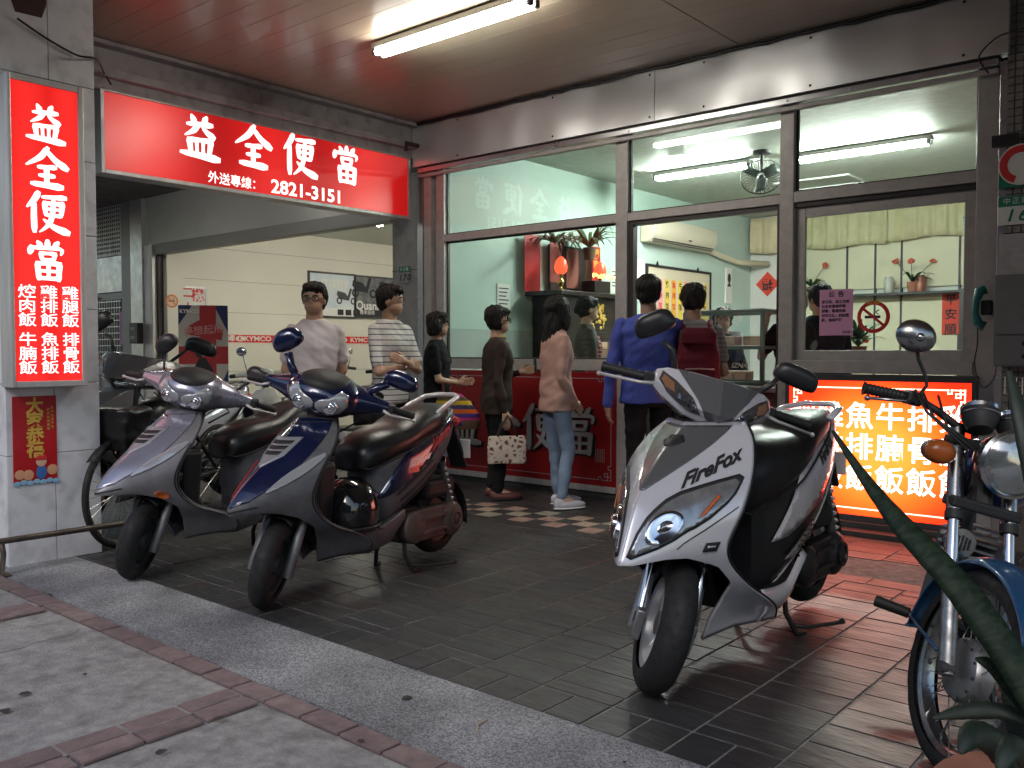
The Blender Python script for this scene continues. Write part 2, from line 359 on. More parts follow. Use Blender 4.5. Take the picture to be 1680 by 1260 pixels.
# arcade floor: grout bed with single slate tiles on it
g = G(); g.bb((-16, 2.288, -.2), (3, 14, -.002)); fl = g.ob('arcade_floor', m_grout, kind='structure')
TX, TY, TG = .302, .166, .008
tiles = []
def slate_row():
    n0 = -int(9/TX)
    for i in range(n0, 12):
        x0 = -2.263+i*TX; off = (.084 if i % 2 else .0)
        for h in (0, 1):
            tiles.append((x0+h*TX/2, 2.292, TX/2, .19))
        y = 2.482-(off if off else 0); first = True
        while y < 6.0:
            y0 = max(y, 2.482); y1 = y+TY
            if not (y0 > 4.64 and y0 < 5.22): tiles.append((x0, y0, TX, y1-y0))
            elif y0 <= 4.64+.001: pass
            y += TY
slate_row()
def tile_px(t):
    c = V((t[0]+t[2]/2, t[1]+t[3]/2, 0)); d = c-camo.location; z = d.dot(_FW)
    if z < .5: return -1
    u = 840+F_PX*d.dot(_RT)/z; w = 630-F_PX*d.dot(_UP)/z
    if u < -60 or u > 1740 or w > 1330: return -1
    return 1/z
tl = sorted([(tile_px(t), t) for t in tiles if tile_px(t) > 0 and t[3] > .02], reverse=True)
tmesh = {}
def tmesh_for(w, h, k):
    key = (round(w, 3), round(h, 3), k)
    if key not in tmesh:
        q = G(); a, b = (w-TG)/2, (h-TG)/2; e = .002
        q.add([(-a, -b, -.006), (a, -b, -.006), (a, b, -.006), (-a, b, -.006), (-a+e, -b+e, 0), (a-e, -b+e, 0), (a-e, b-e, 0), (-a+e, b-e, 0)],
              [(4, 5, 6, 7), (0, 1, 5, 4), (1, 2, 6, 5), (2, 3, 7, 6), (3, 0, 4, 7)])
        me = q.mesh('tile'); me.materials.append(m_slate[k]); tmesh[key] = me
    return tmesh[key]
rest = [G() for _ in m_slate]
for i, (_, t) in enumerate(tl):
    k = random.choices(range(5), (4, 3, 2, 1, 3))[0]; c = (t[0]+t[2]/2, t[1]+t[3]/2, random.uniform(.0005, .0025)); rx, ry = random.uniform(-.004, .004), random.uniform(-.004, .004)
    if i < 240:
        o = link('tile', tmesh_for(t[2], t[3], k), fl); o.location = c; o.rotation_euler = (rx, ry, 0)
    else:
        a, b = (t[2]-TG)/2, (t[3]-TG)/2; rest[k].add([(-a, -b, 0), (a, -b, 0), (a, b, 0), (-a, b, 0)], [(0, 1, 2, 3)], Matrix.Translation(c) @ Matrix.Rotation(rx, 4, 'X') @ Matrix.Rotation(ry, 4, 'Y'))
g = G(); mats = []
me = bpy.data.meshes.new('far_tiles'); vs = []; fs = []; mi = []
for k, q in enumerate(rest):
    o = len(vs); vs += [tuple(p) for p in q.v]; fs += [tuple(i+o for i in f) for f in q.f]; mi += [k]*len(q.f)
me.from_pydata(vs, [], fs); [me.materials.append(m) for m in m_slate]; me.polygons.foreach_set('material_index', mi); link('tile_field', me, fl, kind='stuff')
# checkered band, 15 cm squares
cb = [G() for _ in range(4)]
for i in range(-20, 12):
    for j in range(3):
        x = -4.35+i*.1525; y = 4.87+j*.1525; beige = (i+j) % 2 == 0
        if beige and -6.2 < x < -3.05:
            q = G(); q.bb((x-.0735, y-.0735, -.005), (x+.0735, y+.0735, .0022)); q.ob('tile', random.choice(m_beige), fl)
        else: cb[random.randrange(2)].bb((x-.0735, y-.0735, -.005), (x+.0735, y+.0735, .0012))
for k in (0, 1): cb[k].ob('dark_square_tiles', m_slate[k*2], fl, kind='stuff')
for y0, y1 in ((4.66, 4.79), (5.255, 5.3)):
    g = G(); i = -20
    while i < 12: x = -4.3+i*.305; g.bb((x, y0, -.005), (x+.299, y1, .0013)); i += 1
    g.ob('dark_border_tiles', m_slate[1], fl, kind='stuff')
# threshold steps under the shop front
g = G(); g.bb((-2.62, 5.82, 0), (-1.2, 6.3, .035)); g.ob('threshold_step', m_slate[3], bevel=.004, kind='structure')
g = G(); g.bb((-2.6, 5.93, .035), (-1.2, 6.3, .075)); g.ob('threshold_step', m_slate[2], bevel=.004, kind='structure')
# motor shop floor and shop floor
g = G(); g.bb((-13.5, WY+.02, -.01), (-6.75, 16, .01)); g.ob('workshop_floor', mat('grey_green_floor', (.2, .21, .17), .35, var=.15, vs=2), kind='structure')
g = G(); g.bb((-6.0, WY+.12, 0), (3, 12.7, .09)); g.ob('shop_floor', mat('shop_floor_tile', (.35, .33, .3), .3, var=.1, vs=2), kind='structure')

# ================================================================ CEILING, BEAMS, PILLARS
CZ = 3.37
g = G(); g.bb((-16, 2.2, CZ+.02), (3, WY+.1, CZ+.3)); ceil_o = g.ob('arcade_ceiling', m_dkceil, kind='structure')
q = G(); q.bb((-16, 0, 0), (3, .21, .015)); 
k = 0; y = 2.25
while y < WY-.02:          # glossy ceiling planks running along the arcade
    for x0, x1 in ((-6.3, -2.9), (-2.895, 3)):
        q = G(); q.bb((x0, y, CZ), (x1-.004, min(y+.2, WY-.01)-.002, CZ+.02)); o = q.ob('plank', m_ceil, ceil_o, bevel=.0012)
    y += .2
g = G(); g.bb((-6.62, 2.2, 3.05), (-6.3, WY, CZ+.3)); g.ob('cross_beam', m_beam, kind='structure', bevel=.004)
g = G(); g.bb((-6.62, 2.2, 3.13), (-6.24, WY, 3.19)); g.bb((-6.3, 2.2, CZ-.035), (-6.2, WY-.02, CZ-.003)); g.ob('beam_moulding', m_beam, kind='structure', bevel=.004)
g = G(); g.bb((-16, 2.2, 3.28), (-6.62, WY, 3.35)); g.ob('far_arcade_ceiling', m_dkceil, kind='structure')
# street-side beam with ribbed soffit
bm_ = G(); bm_.bb((-16, .9, 3.40), (3, 2.2, 3.8)); o = bm_.ob('street_beam', m_dkceil, kind='structure')
g = G(); y = .92
while y < 2.19: g.bb((-9, y, 3.375), (3, y+.03, 3.40)); y += .055
g.ob('soffit_ribs', m_dkceil, o, kind='stuff')
# building above
g = G(); g.bb((-18, 2.2, 3.8), (6, 15, 14)); g.ob('upper_storeys', mat('upper_wall', (.3, .28, .27), .8, var=.2), label='tall tiled building standing above the arcade', cat='building')
for i, (x0, x1, h, c) in enumerate(((-34, -21, 11, (.2, .18, .17)), (-20.6, -9, 14, (.16, .17, .18)), (-8.6, 1, 9.5, (.24, .21, .19)), (1.4, 12, 13, (.15, .15, .16)), (12.4, 30, 11, (.2, .2, .2)))):
    t_ = thing('building', ((x0+x1)/2, -22, -.16), label=('brownish', 'grey', 'low tan', 'dark', 'pale grey')[i]+' street building across the road, seen only in reflections', cat='building'); w = (x1-x0)/2
    q = G(); q.bb((-w, -5, 0), (w, 5, h)); q.ob('wall', mat('facade', c, .8, var=.2), t_); q = G()
    z = 1.2
    while z < h-1.5:
        xx = -w+1
        while xx < w-1.6: q.bb((xx, 4.95, z), (xx+1.4, 5.03, z+1.4)); xx += 2.6
        z += 3
    q.ob('window_rows', m_dkgrey, t_, kind='stuff')
# left pillar: core and glazed slabs with open joints
def pillar(x0, x1, y0, y1, label, mt, name='pillar', rows_=(0, .62, 1.02, 1.45, 1.88, 2.31, 2.74, 3.36), cols=2):
    t = thing(name, ((x0+x1)/2, (y0+y1)/2, 0), label=label, cat='pillar'); cx, cy_ = (x0+x1)/2, (y0+y1)/2
    q = G(); q.bb((x0-cx+.008, y0-cy_+.008, 0), (x1-cx-.008, y1-cy_-.008, 3.40)); q.ob('core', m_joint, t)
    for z0, z1 in zip(rows_, rows_[1:]):
        for a in range(cols):
            ya, yb = y0+(y1-y0)*a/cols, y0+(y1-y0)*(a+1)/cols; xa, xb = x0+(x1-x0)*a/cols, x0+(x1-x0)*(a+1)/cols
            e = .002; o1 = random.uniform(0, .002)
            q = G(); q.bb((x1-cx-.008, ya-cy_+e, z0+e), (x1-cx+o1, yb-cy_-e, z1-e)); q.ob('tile', mt, t, bevel=.0015)
            q = G(); q.bb((xa-cx+e, y0-cy_-o1, z0+e), (xb-cx-e, y0-cy_+.008, z1-e)); q.ob('tile', mt, t, bevel=.0015)
    return t
pillar(-5.94, -5.30, 1.93, 2.45, 'white glazed tile pillar at the kerb carrying the tall red lightbox', m_pillar)
# inner column number 170
g = G(); g.bb((-6.70, WY, 0), (-6.31, WY+.5, 3.4)); col170 = g.ob('inner_column', mat('grey_column_paint', (.42, .41, .42), .5, var=.25, vs=3, dirt=.3), label='grey painted column with the 170 number plate between the two shops', cat='column', bevel=.006)
q = G()
for z in (1.0, 2.0, 2.95): q.bb((-6.705, WY-.003, z), (-6.305, WY+.001, z+.006))
q.ob('joint', m_joint, col170)
# small rough hole near the pillar top
poly = [(.02, .11), (-.11, .12), (-.105, -.03), (-.08, -.1), (.06, -.095), (.085, -.02), (.09, .1)]
g = G(); g.prism(poly, -.01, .003, FX(2.1, 3.17, -5.30)); g.ob('hole_in_pillar', mat('dark_hole', (.06, .03, .025), .9), label='dark rough hole knocked near the top of the white pillar', cat='hole')
# right pillar faced with little mosaic tiles
rp = thing('mosaic_pillar', (-.92, 6.1, 0), label='pillar faced with small grey mosaic tiles at the right edge, behind the round sign', cat='pillar')
g = G(); g.bb((-.30, -.1, 0), (.8, .9, 3.4)); g.ob('core', m_joint, rp)
g = G(); z = .3
while z < 3.36:
    x = -.298
    while x < .5:
        g.bb((x, -.106, z), (x+.038, -.098, z+.038)); x += .046
    z += .046
g.ob('mosaic_tiles', mat('grey_mosaic', (.34, .33, .3), .35, var=.45, vs=25), rp, kind='stuff')
# ================================================================ SHOP FRONT (bento shop)
def XW(px, Y=WY): return P(px, 576, Y=Y).x
xL, xA, xB, xR, xE = -5.95, -3.955, -2.585, -1.36, -1.245
front = thing('shop_front', (-3.6, WY, 0), label='bronze framed glazed shop front of the lunchbox shop above the red panels', cat='shop front')
def fb(name, x0, x1, y0, y1, z0, z1, m=m_bronze, bevel=.003, **k):
    q = G(); q.bb((x0+3.6, y0, z0), (x1+3.6, y1, z1)); return q.ob(name, m, front, bevel=bevel, **k)
for x, w in ((xL-.04, .10), (xA, .11), (xB, .10)): fb('mullion', x-w/2, x+w/2, -.04, .05, .08, 2.93)
fb('mullion', xR-.02, xR+.10, -.035, .05, .08, 2.93); fb('corner_post', xR+.103, xE+.03, -.055, .06, .0, 2.93, m_lsteel, label='pale steel corner post')
fb('corner_post', -6.31, -6.23, -.03, .06, 0, 2.93, m_lsteel); fb('corner_post', -6.20, -6.10, -.05, .06, 0, 2.93, m_bronze); fb('side_panel', -6.228, -6.202, .0, .05, 0, 2.93, m_dkbronze)
fb('side_panel', -6.098, -5.99, .01, .05, 0, 2.93, m_bronze)
fb('transom', xL+.01, xA-.055, -.037, .048, 2.235, 2.30); fb('transom', xA+.055, xB-.05, -.037, .048, 2.235, 2.30); fb('transom', xB+.05, xR-.02, -.037, .048, 2.235, 2.31)
fb('sill', xL+.01, xA-.055, -.05, .1, 1.045, 1.135); fb('sill', xB+.05, xR-.02, -.05, .1, 1.055, 1.14)
# inner sashes: left window, door opening, right sliding window
def sash(x0, x1, z0, z1, w, y0=.0, y1=.03, m=m_dkbronze, glass=True, glassname='glass_pane'):
    fb('sash', x0, x0+w, y0, y1, z0, z1, m); fb('sash', x1-w, x1, y0, y1, z0, z1, m); fb('sash', x0+w, x1-w, y0, y1, z1-w, z1, m); fb('sash', x0+w, x1-w, y0, y1, z0, z0+w, m)
    if glass:
        q = G(); q.bb((x0+w+3.6, (y0+y1)/2-.003, z0+w), (x1-w+3.6, (y0+y1)/2+.003, z1-w)); q.ob(glassname, m_glass, front)
sash(xL+.01, xA-.055, 1.135, 2.235, .014); sash(xL+.01, xA-.055, 2.30, 2.93, .014); sash(xA+.055, xB-.05, 2.30, 2.93, .014); sash(xB+.05, xR-.02, 2.31, 2.93, .014)
fb('sash', xB+.05, xR-.02, -.02, .04, 2.20, 2.234, m_dkbronze); sash(xB+.052, xR-.021, 1.14, 2.20, .07, .0, .03, m_bronze)
fb('door_jamb', xA+.056, xA+.10, -.02, .045, .1, 2.235, m_dkbronze); fb('door_jamb', xB-.075, xB-.051, -.02, .045, .1, 2.235, m_dkbronze); fb('door_head', xA+.10, xB-.075, -.02, .045, 2.2, 2.234, m_dkbronze)
# shutter track and stainless fascia
fb('shutter_track', -6.23, xR+.10, -.10, -.043, 2.905, 2.945, m_lsteel); fb('shutter_track', -6.23, xR+.1, -.085, -.045, 2.862, 2.892, m_bronze); fb('shutter_slot', -6.23, xR+.1, -.08, .04, 2.946, 2.965, m_blk)
for x in [-6+.43*i for i in range(11)]:
    q = G(); q.ell((x+3.6, -.101, 2.925), (.008, .006, .008), 8, 6); q.ob('screw', m_lsteel, front)
fas = thing('fascia', (-3.6, WY-.1, 3.16), label='stainless steel shutter box fascia running above the shop windows', cat='fascia')
def fascia_mat():
    m = bpy.data.materials.new('brushed_fascia'); m.use_nodes = True; n = m.node_tree.nodes; l = m.node_tree.links; b = n['Principled BSDF']
    b.inputs['Base Color'].default_value = (.76, .77, .78, 1); b.inputs['Metallic'].default_value = .85; b.inputs['Roughness'].default_value = .36; b.inputs['Anisotropic'].default_value = .75
    tg = n.new('ShaderNodeTangent'); tg.direction_type = 'RADIAL'; tg.axis = 'Z'; l.new(tg.outputs[0], b.inputs['Tangent'])
    tc = n.new('ShaderNodeTexCoord'); mp = n.new('ShaderNodeMapping'); mp.inputs['Scale'].default_value = (1.3, 1, .9); l.new(tc.outputs['Object'], mp.inputs[0])
    t = n.new('ShaderNodeTexNoise'); t.inputs['Scale'].default_value = 1.0; t.inputs['Detail'].default_value = 1; l.new(mp.outputs[0], t.inputs[0])
    bp = n.new('ShaderNodeBump'); bp.inputs['Strength'].default_value = 1; bp.inputs['Distance'].default_value = .13; l.new(t.outputs[0], bp.inputs['Height']); l.new(bp.outputs[0], b.inputs['Normal']); return m
m_fas = fascia_mat()
for x0, x1 in ((-6.30, -3.62), (-3.617, xE+.04)):
    q = G(); q.bb((x0+3.6, 0, -.195), (x1+3.6, .09, .195)); q.ob('panel', m_fas, fas, bevel=.002)
q = G()
for x in (-5.7, -4.6, -3.66, -3.2, -2.4, -1.45):
    for z in (-.16, .16): q.ell((x+3.6, -.002, z), (.009, .006, .009), 8, 6)
q.ob('rivets', m_blk, fas, kind='stuff')
g = G(); pts = [(-6.3+i*.1, WY-.12+random.uniform(-.006, .006), 3.352+random.uniform(-.008, .006)) for i in range(51)]; g.tube(pts, .012, 6)
pts = [(p[0], p[1]-.02, p[2]+.012+random.uniform(-.004, .004)) for p in pts]; g.tube(pts, .007, 5); tag(g.ob('cable', m_blk, smooth=1), 'bundle of black cables running along the top of the steel fascia', 'cable')
# ---------------- brush sign builder pieces
def fret(M, w, h, m, parent, t=.008, s=1.0, k=.03):
    """rectangular border line with square-spiral corners; M origin at the sheet centre"""
    q = G()
    def bar(x0, y0, x1, y1):
        q.bb((min(x0, x1)-t/2, min(y0, y1)-t/2, .0004), (max(x0, x1)+t/2, max(y0, y1)+t/2, .0016), M)
    W2, H2 = w/2, h/2; a = k
    bar(-W2+6*a, H2, W2-6*a, H2); bar(-W2+6*a, -H2, W2-6*a, -H2); bar(-W2, -H2+5*a, -W2, H2-5*a); bar(W2, -H2+5*a, W2, H2-5*a)
    pth = [(5.6, 0), (4.6, 0), (4.6, 1), (3.6, 1), (3.6, 0), (1.2, 0), (1.2, 2.2), (2.4, 2.2), (2.4, 1.1), (0, 1.1), (0, 3.4), (1, 3.4), (1, 4.5), (0, 4.5), (0, 5.2)]
    for sx in (-1, 1):
        for sy in (-1, 1):
            for (x0, y0), (x1, y1) in zip(pth, pth[1:]): bar(sx*(W2-x0*a), sy*(H2-y0*a), sx*(W2-x1*a), sy*(H2-y1*a))
            bar(sx*(W2-0*a), sy*(H2-0*a), sx*(W2-.6*a), sy*(H2-0*a)); bar(sx*W2, sy*H2, sx*W2, sy*(H2-.6*a))
    return q.ob('fret_border', m, parent)
# red unlit panel under the left window with raised grey brush letters
pz0, pz1 = .10, 1.03
pnl = thing('lunchbox_sign', ((xL+xA)/2-.0, WY-.03, (pz0+pz1)/2), label='unlit dark red panel with big grey brush characters under the left shop window', cat='sign panel')
pw = (xA-.06)-(xL+.01)
q = G(); q.box((0, 0, 0), (pw, .03, pz1-pz0)); q.ob('board', m_reddk, pnl, bevel=.003)
q = G(); q.box((0, -.008, -(pz1-pz0)/2-.025), (pw, .05, .048)); q.ob('bottom_rail', m_alu, pnl, bevel=.003)
q = G(); q.bb((-pw/2, .0, -(pz1-pz0)/2-.12), (pw/2, .05, -(pz1-pz0)/2-.05)); q.ob('plinth', m_dkgrey, pnl)
MY = frame((0, -.0155, 0), (1, 0, 0), (0, 0, 1))
fret(MY, pw-.1, pz1-pz0-.1, m_ltgrey, pnl, t=.006, k=.026)
for ch, px in zip('益全便當', (-.70, -.25, .19, .61)):
    brush(ch, .40, frame((px+.018, -.0157, -.035), (1, 0, 0), (0, 0, 1)), m_blk, pnl, fat=1.25); b_ = brush(ch, .40, frame((px, -.03, -.02), (1, 0, 0), (0, 0, 1)), m_ltgrey, pnl, fat=1.05)  # offset black copies paint the dark shadow of the raised letters
    d = b_.modifiers.new('s', 'SOLIDIFY'); d.thickness = .012; d.offset = 0
q = G(); w = .1
for i in range(6): q.bb((.76+i*.017, -.0175, -.27), (.763+i*.017, -.0157, -.16)); q.bb((.76, -.0175, -.27+i*.02), (.85, -.0157, -.268+i*.02))
q.ob('seal_mark', m_ltgrey, pnl)
# lit orange menu panel under the right window
lx0, lx1, lz0, lz1 = xB+.055, xR-.015, .115, 1.005
mp_ = thing('lit_menu_panel', ((lx0+lx1)/2, WY-.05, (lz0+lz1)/2), label='glowing orange and red backlit menu panel with white dish names under the right window', cat='lightbox')
lw, lh = lx1-lx0, lz1-lz0
def panel_mat():
    m = bpy.data.materials.new('backlit_orange_vinyl'); m.use_nodes = True; n = m.node_tree.nodes; l = m.node_tree.links; b = n['Principled BSDF']
    tc = n.new('ShaderNodeTexCoord'); mp = n.new('ShaderNodeMapping'); mp.inputs['Scale'].default_value = (1/(lw*.60), 1, 1/(lh*.66)); mp.inputs['Location'].default_value = (0, 0, .03); l.new(tc.outputs['Object'], mp.inputs[0])
    gr = n.new('ShaderNodeTexGradient'); gr.gradient_type = 'SPHERICAL'; l.new(mp.outputs[0], gr.inputs[0])  # brighter centre painted into the emission, standing for tubes inside
    r = n.new('ShaderNodeValToRGB'); e = r.color_ramp.elements; e[0].position = 0; e[0].color = (2.2, .035, .008, 1); e[1].position = .7; e[1].color = (3, .40, .05, 1)
    k = e.new(.18); k.color = (2.6, .075, .012, 1); k = e.new(.4); k.color = (3, .2, .02, 1); l.new(gr.outputs[0], r.inputs[0]); l.new(r.outputs[0], b.inputs['Emission Color'])
    s = n.new('ShaderNodeMapRange'); l.new(gr.outputs[0], s.inputs[0]); s.inputs[2].default_value = .8; s.inputs[3].default_value = 1; s.inputs[4].default_value = 1.15; l.new(s.outputs[0], b.inputs['Emission Strength'])
    b.inputs['Base Color'].default_value = (.3, .03, .01, 1); b.inputs['Roughness'].default_value = .35; return m
q = G(); q.box((0, 0, 0), (lw, .06, lh)); q.ob('lit_face', panel_mat(), mp_)
q = G()
for a, b in (((-lw/2-.03, -.038, lh/2+.001), (lw/2+.03, .03, lh/2+.045)), ((-lw/2-.03, -.038, -lh/2-.04), (lw/2+.03, .03, -lh/2-.001)), ((-lw/2-.03, -.037, -lh/2-.001), (-lw/2-.001, .03, lh/2+.001)), ((lw/2+.001, -.037, -lh/2-.001), (lw/2+.03, .03, lh/2+.001))): q.bb(a, b)
q.ob('case_frame', m_dkgrey, mp_, bevel=.003)
m_lit = emat('backlit_white_letters', (1, .98, .92), 2.4); m_litline = emat('backlit_white_line', (1, .8, .6), 1.6)
fret(frame((0, -.031, 0), (1, 0, 0), (0, 0, 1)), lw-.07, lh-.09, m_litline, mp_, t=.009, k=.021)
for c, word in zip((-.485, -.29, -.095, .1, .295, .49), ('焢肉飯', '雞排飯', '魚排飯', '牛腩飯', '排骨飯', '雞腿飯')):
    for r_, ch in enumerate(word):
        if r_ == 0 and c < -.4: pass
        txt(ch, .185, frame((c, -.0315, .205-r_*.205), (1, 0, 0), (0, 0, 1)), m_lit, mp_, bold=.0022)
# ---------------- tall red lightbox on the white pillar
SX = -5.15
a = P(10, 116, X=SX); b = P(145, 633, X=SX); y0, y1, z0, z1 = a.y, b.y, b.z, a.z; sy, sz = (y0+y1)/2, (z0+z1)/2; sw, sh = y1-y0, z1-z0
vs_ = thing('tall_lightbox', (SX, sy, sz), label='tall vertical red lightbox with white brush characters and dish names on the white pillar', cat='lightbox')
q = G(); t = .034
for A, B in (((-.15, -sw/2, -sh/2), (0, -sw/2+t*.6, sh/2)), ((-.15, sw/2-t*.9, -sh/2), (0, sw/2, sh/2)), ((-.149, -sw/2+t*.6, sh/2-t), (-.001, sw/2-t*.9, sh/2)), ((-.149, -sw/2+t*.6, -sh/2), (-.001, sw/2-t*.9, -sh/2+t)), ((-.15, -sw/2+t*.6, -sh/2+t), (-.14, sw/2-t*.9, sh/2-t))): q.bb(A, B)
q.ob('case', m_alu, vs_, bevel=.004)
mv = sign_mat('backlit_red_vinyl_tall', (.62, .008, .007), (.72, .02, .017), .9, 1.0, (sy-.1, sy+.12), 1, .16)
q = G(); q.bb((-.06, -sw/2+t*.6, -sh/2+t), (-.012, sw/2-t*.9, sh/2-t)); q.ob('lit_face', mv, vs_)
m_lw = emat('backlit_white_brush', (1, .97, .95), 1.0)
MX = lambda y, z, x=-.0115: frame((x, y, z), (0, 1, 0), (0, 0, 1))
cyy = -.003
for ch, z, s in zip('益全便當', (.605, .365, .115, -.145), (.22, .235, .235, .235)): brush(ch, s*.95, MX(cyy, z), m_lw, vs_, fat=1.3)
for c, word in zip((-.115, 0, .115), ('焢肉飯牛腩飯', '雞排飯魚排飯', '雞腿飯排骨飯')):
    for r_, ch in enumerate(word): txt(ch, .079, MX(c, -.325-r_*.077-(.03 if r_ > 2 else 0)), m_lw, vs_, bold=.0007, sx=1.22)
# ---------------- long red banner lightbox across the arcade
BX = -6.30
a = P(164, 140, X=BX); b = P(674, 357, X=BX); c_ = P(170, 288, X=BX); y0, y1, z1, z0 = a.y, b.y, a.z, (c_.z+b.z)/2
by, bz, bw, bh = (y0+y1)/2, (z0+z1)/2, y1-y0, z1-z0
bs_ = thing('banner_lightbox', (BX, by, bz), label='long horizontal red lightbox with white brush characters and phone number under the beam', cat='lightbox')
q = G(); t = .03
for A, B in (((-.16, -bw/2, -bh/2), (0, -bw/2+t, bh/2)), ((-.16, bw/2-t, -bh/2), (0, bw/2, bh/2)), ((-.159, -bw/2+t, bh/2-t), (-.001, bw/2-t, bh/2)), ((-.159, -bw/2+t, -bh/2), (-.001, bw/2-t, -bh/2+t)), ((-.16, -bw/2+t, -bh/2+t), (-.15, bw/2-t, bh/2-t))): q.bb(A, B)
q.ob('case', m_alu, bs_, bevel=.004)
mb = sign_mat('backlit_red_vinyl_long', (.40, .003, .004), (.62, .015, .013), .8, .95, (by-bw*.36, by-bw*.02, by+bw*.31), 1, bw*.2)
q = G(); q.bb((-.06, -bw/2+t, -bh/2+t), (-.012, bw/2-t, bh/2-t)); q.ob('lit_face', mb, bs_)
def on_banner(px, py): p = P(px, py, X=BX); return p.y-by, p.z-bz
for ch, px, py, s in zip('益全便當', (329, 416, 493, 570), (225, 240, 256, 271), (.34, .34, .34, .33)):
    y, z = on_banner(px, py); brush(ch, s, MX(y, z), m_lw, bs_, fat=1.3)
y, z = on_banner(388, 298); txt('外送專線：', .098, MX(y, z), m_lw, bs_, bold=.0008, sp=1.0)
y, z = on_banner(507, 315); txt('2821-3151', .155, MX(y, z-.004), m_lw, bs_, bold=.003, sx=1.12)
q = G(); q.tube([(-6.22, WY-.02, 3.16), (-6.22, WY-.25, 3.16), (-6.22, WY-.25, 3.09)], .022, 8); tag(q.ob('bracket', m_dkbronze), 'dark bent bracket holding the right end of the long red lightbox', 'bracket')
# wires near the pillar top
def wire(pts, r, label, m=m_blk, name='wire'):
    L = []; P3 = [V(p) for p in pts]
    for i in range(len(P3)-1):
        for k in range(6):
            t = k/6; p0 = P3[max(i-1, 0)]; p1 = P3[i]; p2 = P3[i+1]; p3 = P3[min(i+2, len(P3)-1)]
            L.append(.5*((2*p1)+(-p0+p2)*t+(2*p0-5*p1+4*p2-p3)*t*t+(-p0+3*p1-3*p2+p3)*t**3))
    L.append(P3[-1]); q = G(); q.tube(L, r, 6); return tag(q.ob(name, m, smooth=1), label, 'cable')
wire([P(28, 30, X=-5.28), P(75, 62, X=-5.28), P(125, 90, X=-5.28), P(158, 97, X=-5.28), P(170, 118, X=-6.2), P(182, 138, X=-6.2)], .006, 'thin wire sagging across the pillar top towards the long lightbox')
# ---------------- outdoor fluorescent lamp
la, lb = P(615, 88, Z=3.28), P(880, 12, Z=3.28); yy = (la.y+lb.y)/2; cx = (la.x+lb.x)/2; hl = (lb.x-la.x)/2
def tube_lamp(cx, cy_, z, hl, label, mt, group=None, n=2, rz=0, r=.016):
    t_ = thing('fluorescent_lamp', (cx, cy_, z), rz, label, 'lamp', group)
    q = G(); q.box((0, 0, .045), (hl*2+.06, .05*n, .04)); q.ob('housing', mat('lamp_housing', (.6, .6, .58), .4), t_, bevel=.004)
    for i in range(n):
        y = (i-(n-1)/2)*.06
        q = G(); q.tube([(-hl+.01, y, 0), (hl-.01, y, 0)], r, 12); q.ob('tube', mt, t_, smooth=40)
        for s in (-1, 1): q = G(); q.box((s*(hl+.005), y, .01), (.03, .036, .055)); q.ob('tube_holder', m_dkgrey, t_, bevel=.004)
    return t_
tube_lamp(cx, yy, 3.29, hl, 'lit twin tube fluorescent lamp on the glossy brown arcade ceiling', m_tube, r=.022)
tube_lamp(-9.6, 4.1, 3.2, .62, 'lit fluorescent lamp of the next arcade bay, behind the white pillar', m_tube)

# ================================================================ BENTO SHOP INTERIOR
LW, BW, RZ = -5.97, 12.6, 3.2
g = G(); g.bb((LW-.2, WY+.06, 1.42), (LW, BW, RZ+.3)); g.ob('shop_left_wall', m_mint, kind='structure')
g = G(); g.bb((LW-.2, WY+.06, 0), (LW+.004, BW, 1.419)); g.ob('wall_lower_band', mat('mint_dado', (.42, .5, .46), .5, var=.05), kind='structure')
g = G(); g.bb((LW, BW, 0), (3, BW+.2, RZ+.3)); g.ob('shop_back_wall', m_inwhite, kind='structure')
g = G(); g.bb((1.6, WY+.2, 0), (1.8, BW, RZ+.3)); g.ob('shop_right_wall', m_inwhite, kind='structure')
g = G(); g.bb((LW-.2, WY+.06, RZ), (3, BW+.2, RZ+.25)); g.ob('shop_ceiling', m_inceil, kind='structure')
g = G(); g.bb((LW-.2, WY+.052, 2.966), (3, WY+.15, RZ)); g.ob('wall_above_windows', m_beam, kind='structure')
g = G(); g.bb((-1.2, WY+.1, 0), (3, WY+.3, 3.2)); g.ob('wall_behind_mosaic', m_beam, kind='structure')
for (a, b), nm in zip((((1078, 294), (1228, 272)), ((1310, 264), (1524, 234))), ('lit fluorescent lamp on the shop ceiling behind the black fan', 'lit fluorescent lamp on the shop ceiling above the curtained wall')):
    p, q_ = P(*a, Z=3.12), P(*b, Z=3.12); c = (p+q_)/2; tube_lamp(c.x, c.y, 3.12, (q_.x-p.x)/2, nm, m_tubein, 'lamps on the shop ceiling', 2, r=.02)
p = P(1112, 260, Z=3.19); g = G(); g.lathe([(0, -.03), (.08, -.028), (.11, -.01), (.115, 0)], 20, Matrix.Translation(p)); tag(g.ob('round_lamp', emat('lit_round_lamp', (.95, 1, .95), 5), smooth=1), 'small round lit lamp on the shop ceiling left of the fan', 'lamp')
q = G(); c = P(1345, 300, Z=3.19)
for a, b in (((-.45, -.3), (.45, -.27)), ((-.45, .27), (.45, .3)), ((-.45, -.27), (-.42, .27)), ((.42, -.27), (.45, .27))): q.bb((c.x+a[0], c.y+a[1], 3.18), (c.x+b[0], c.y+b[1], 3.199))
tag(q.ob('access_hatch', m_inwhite), 'square white access hatch frame in the shop ceiling', 'hatch')
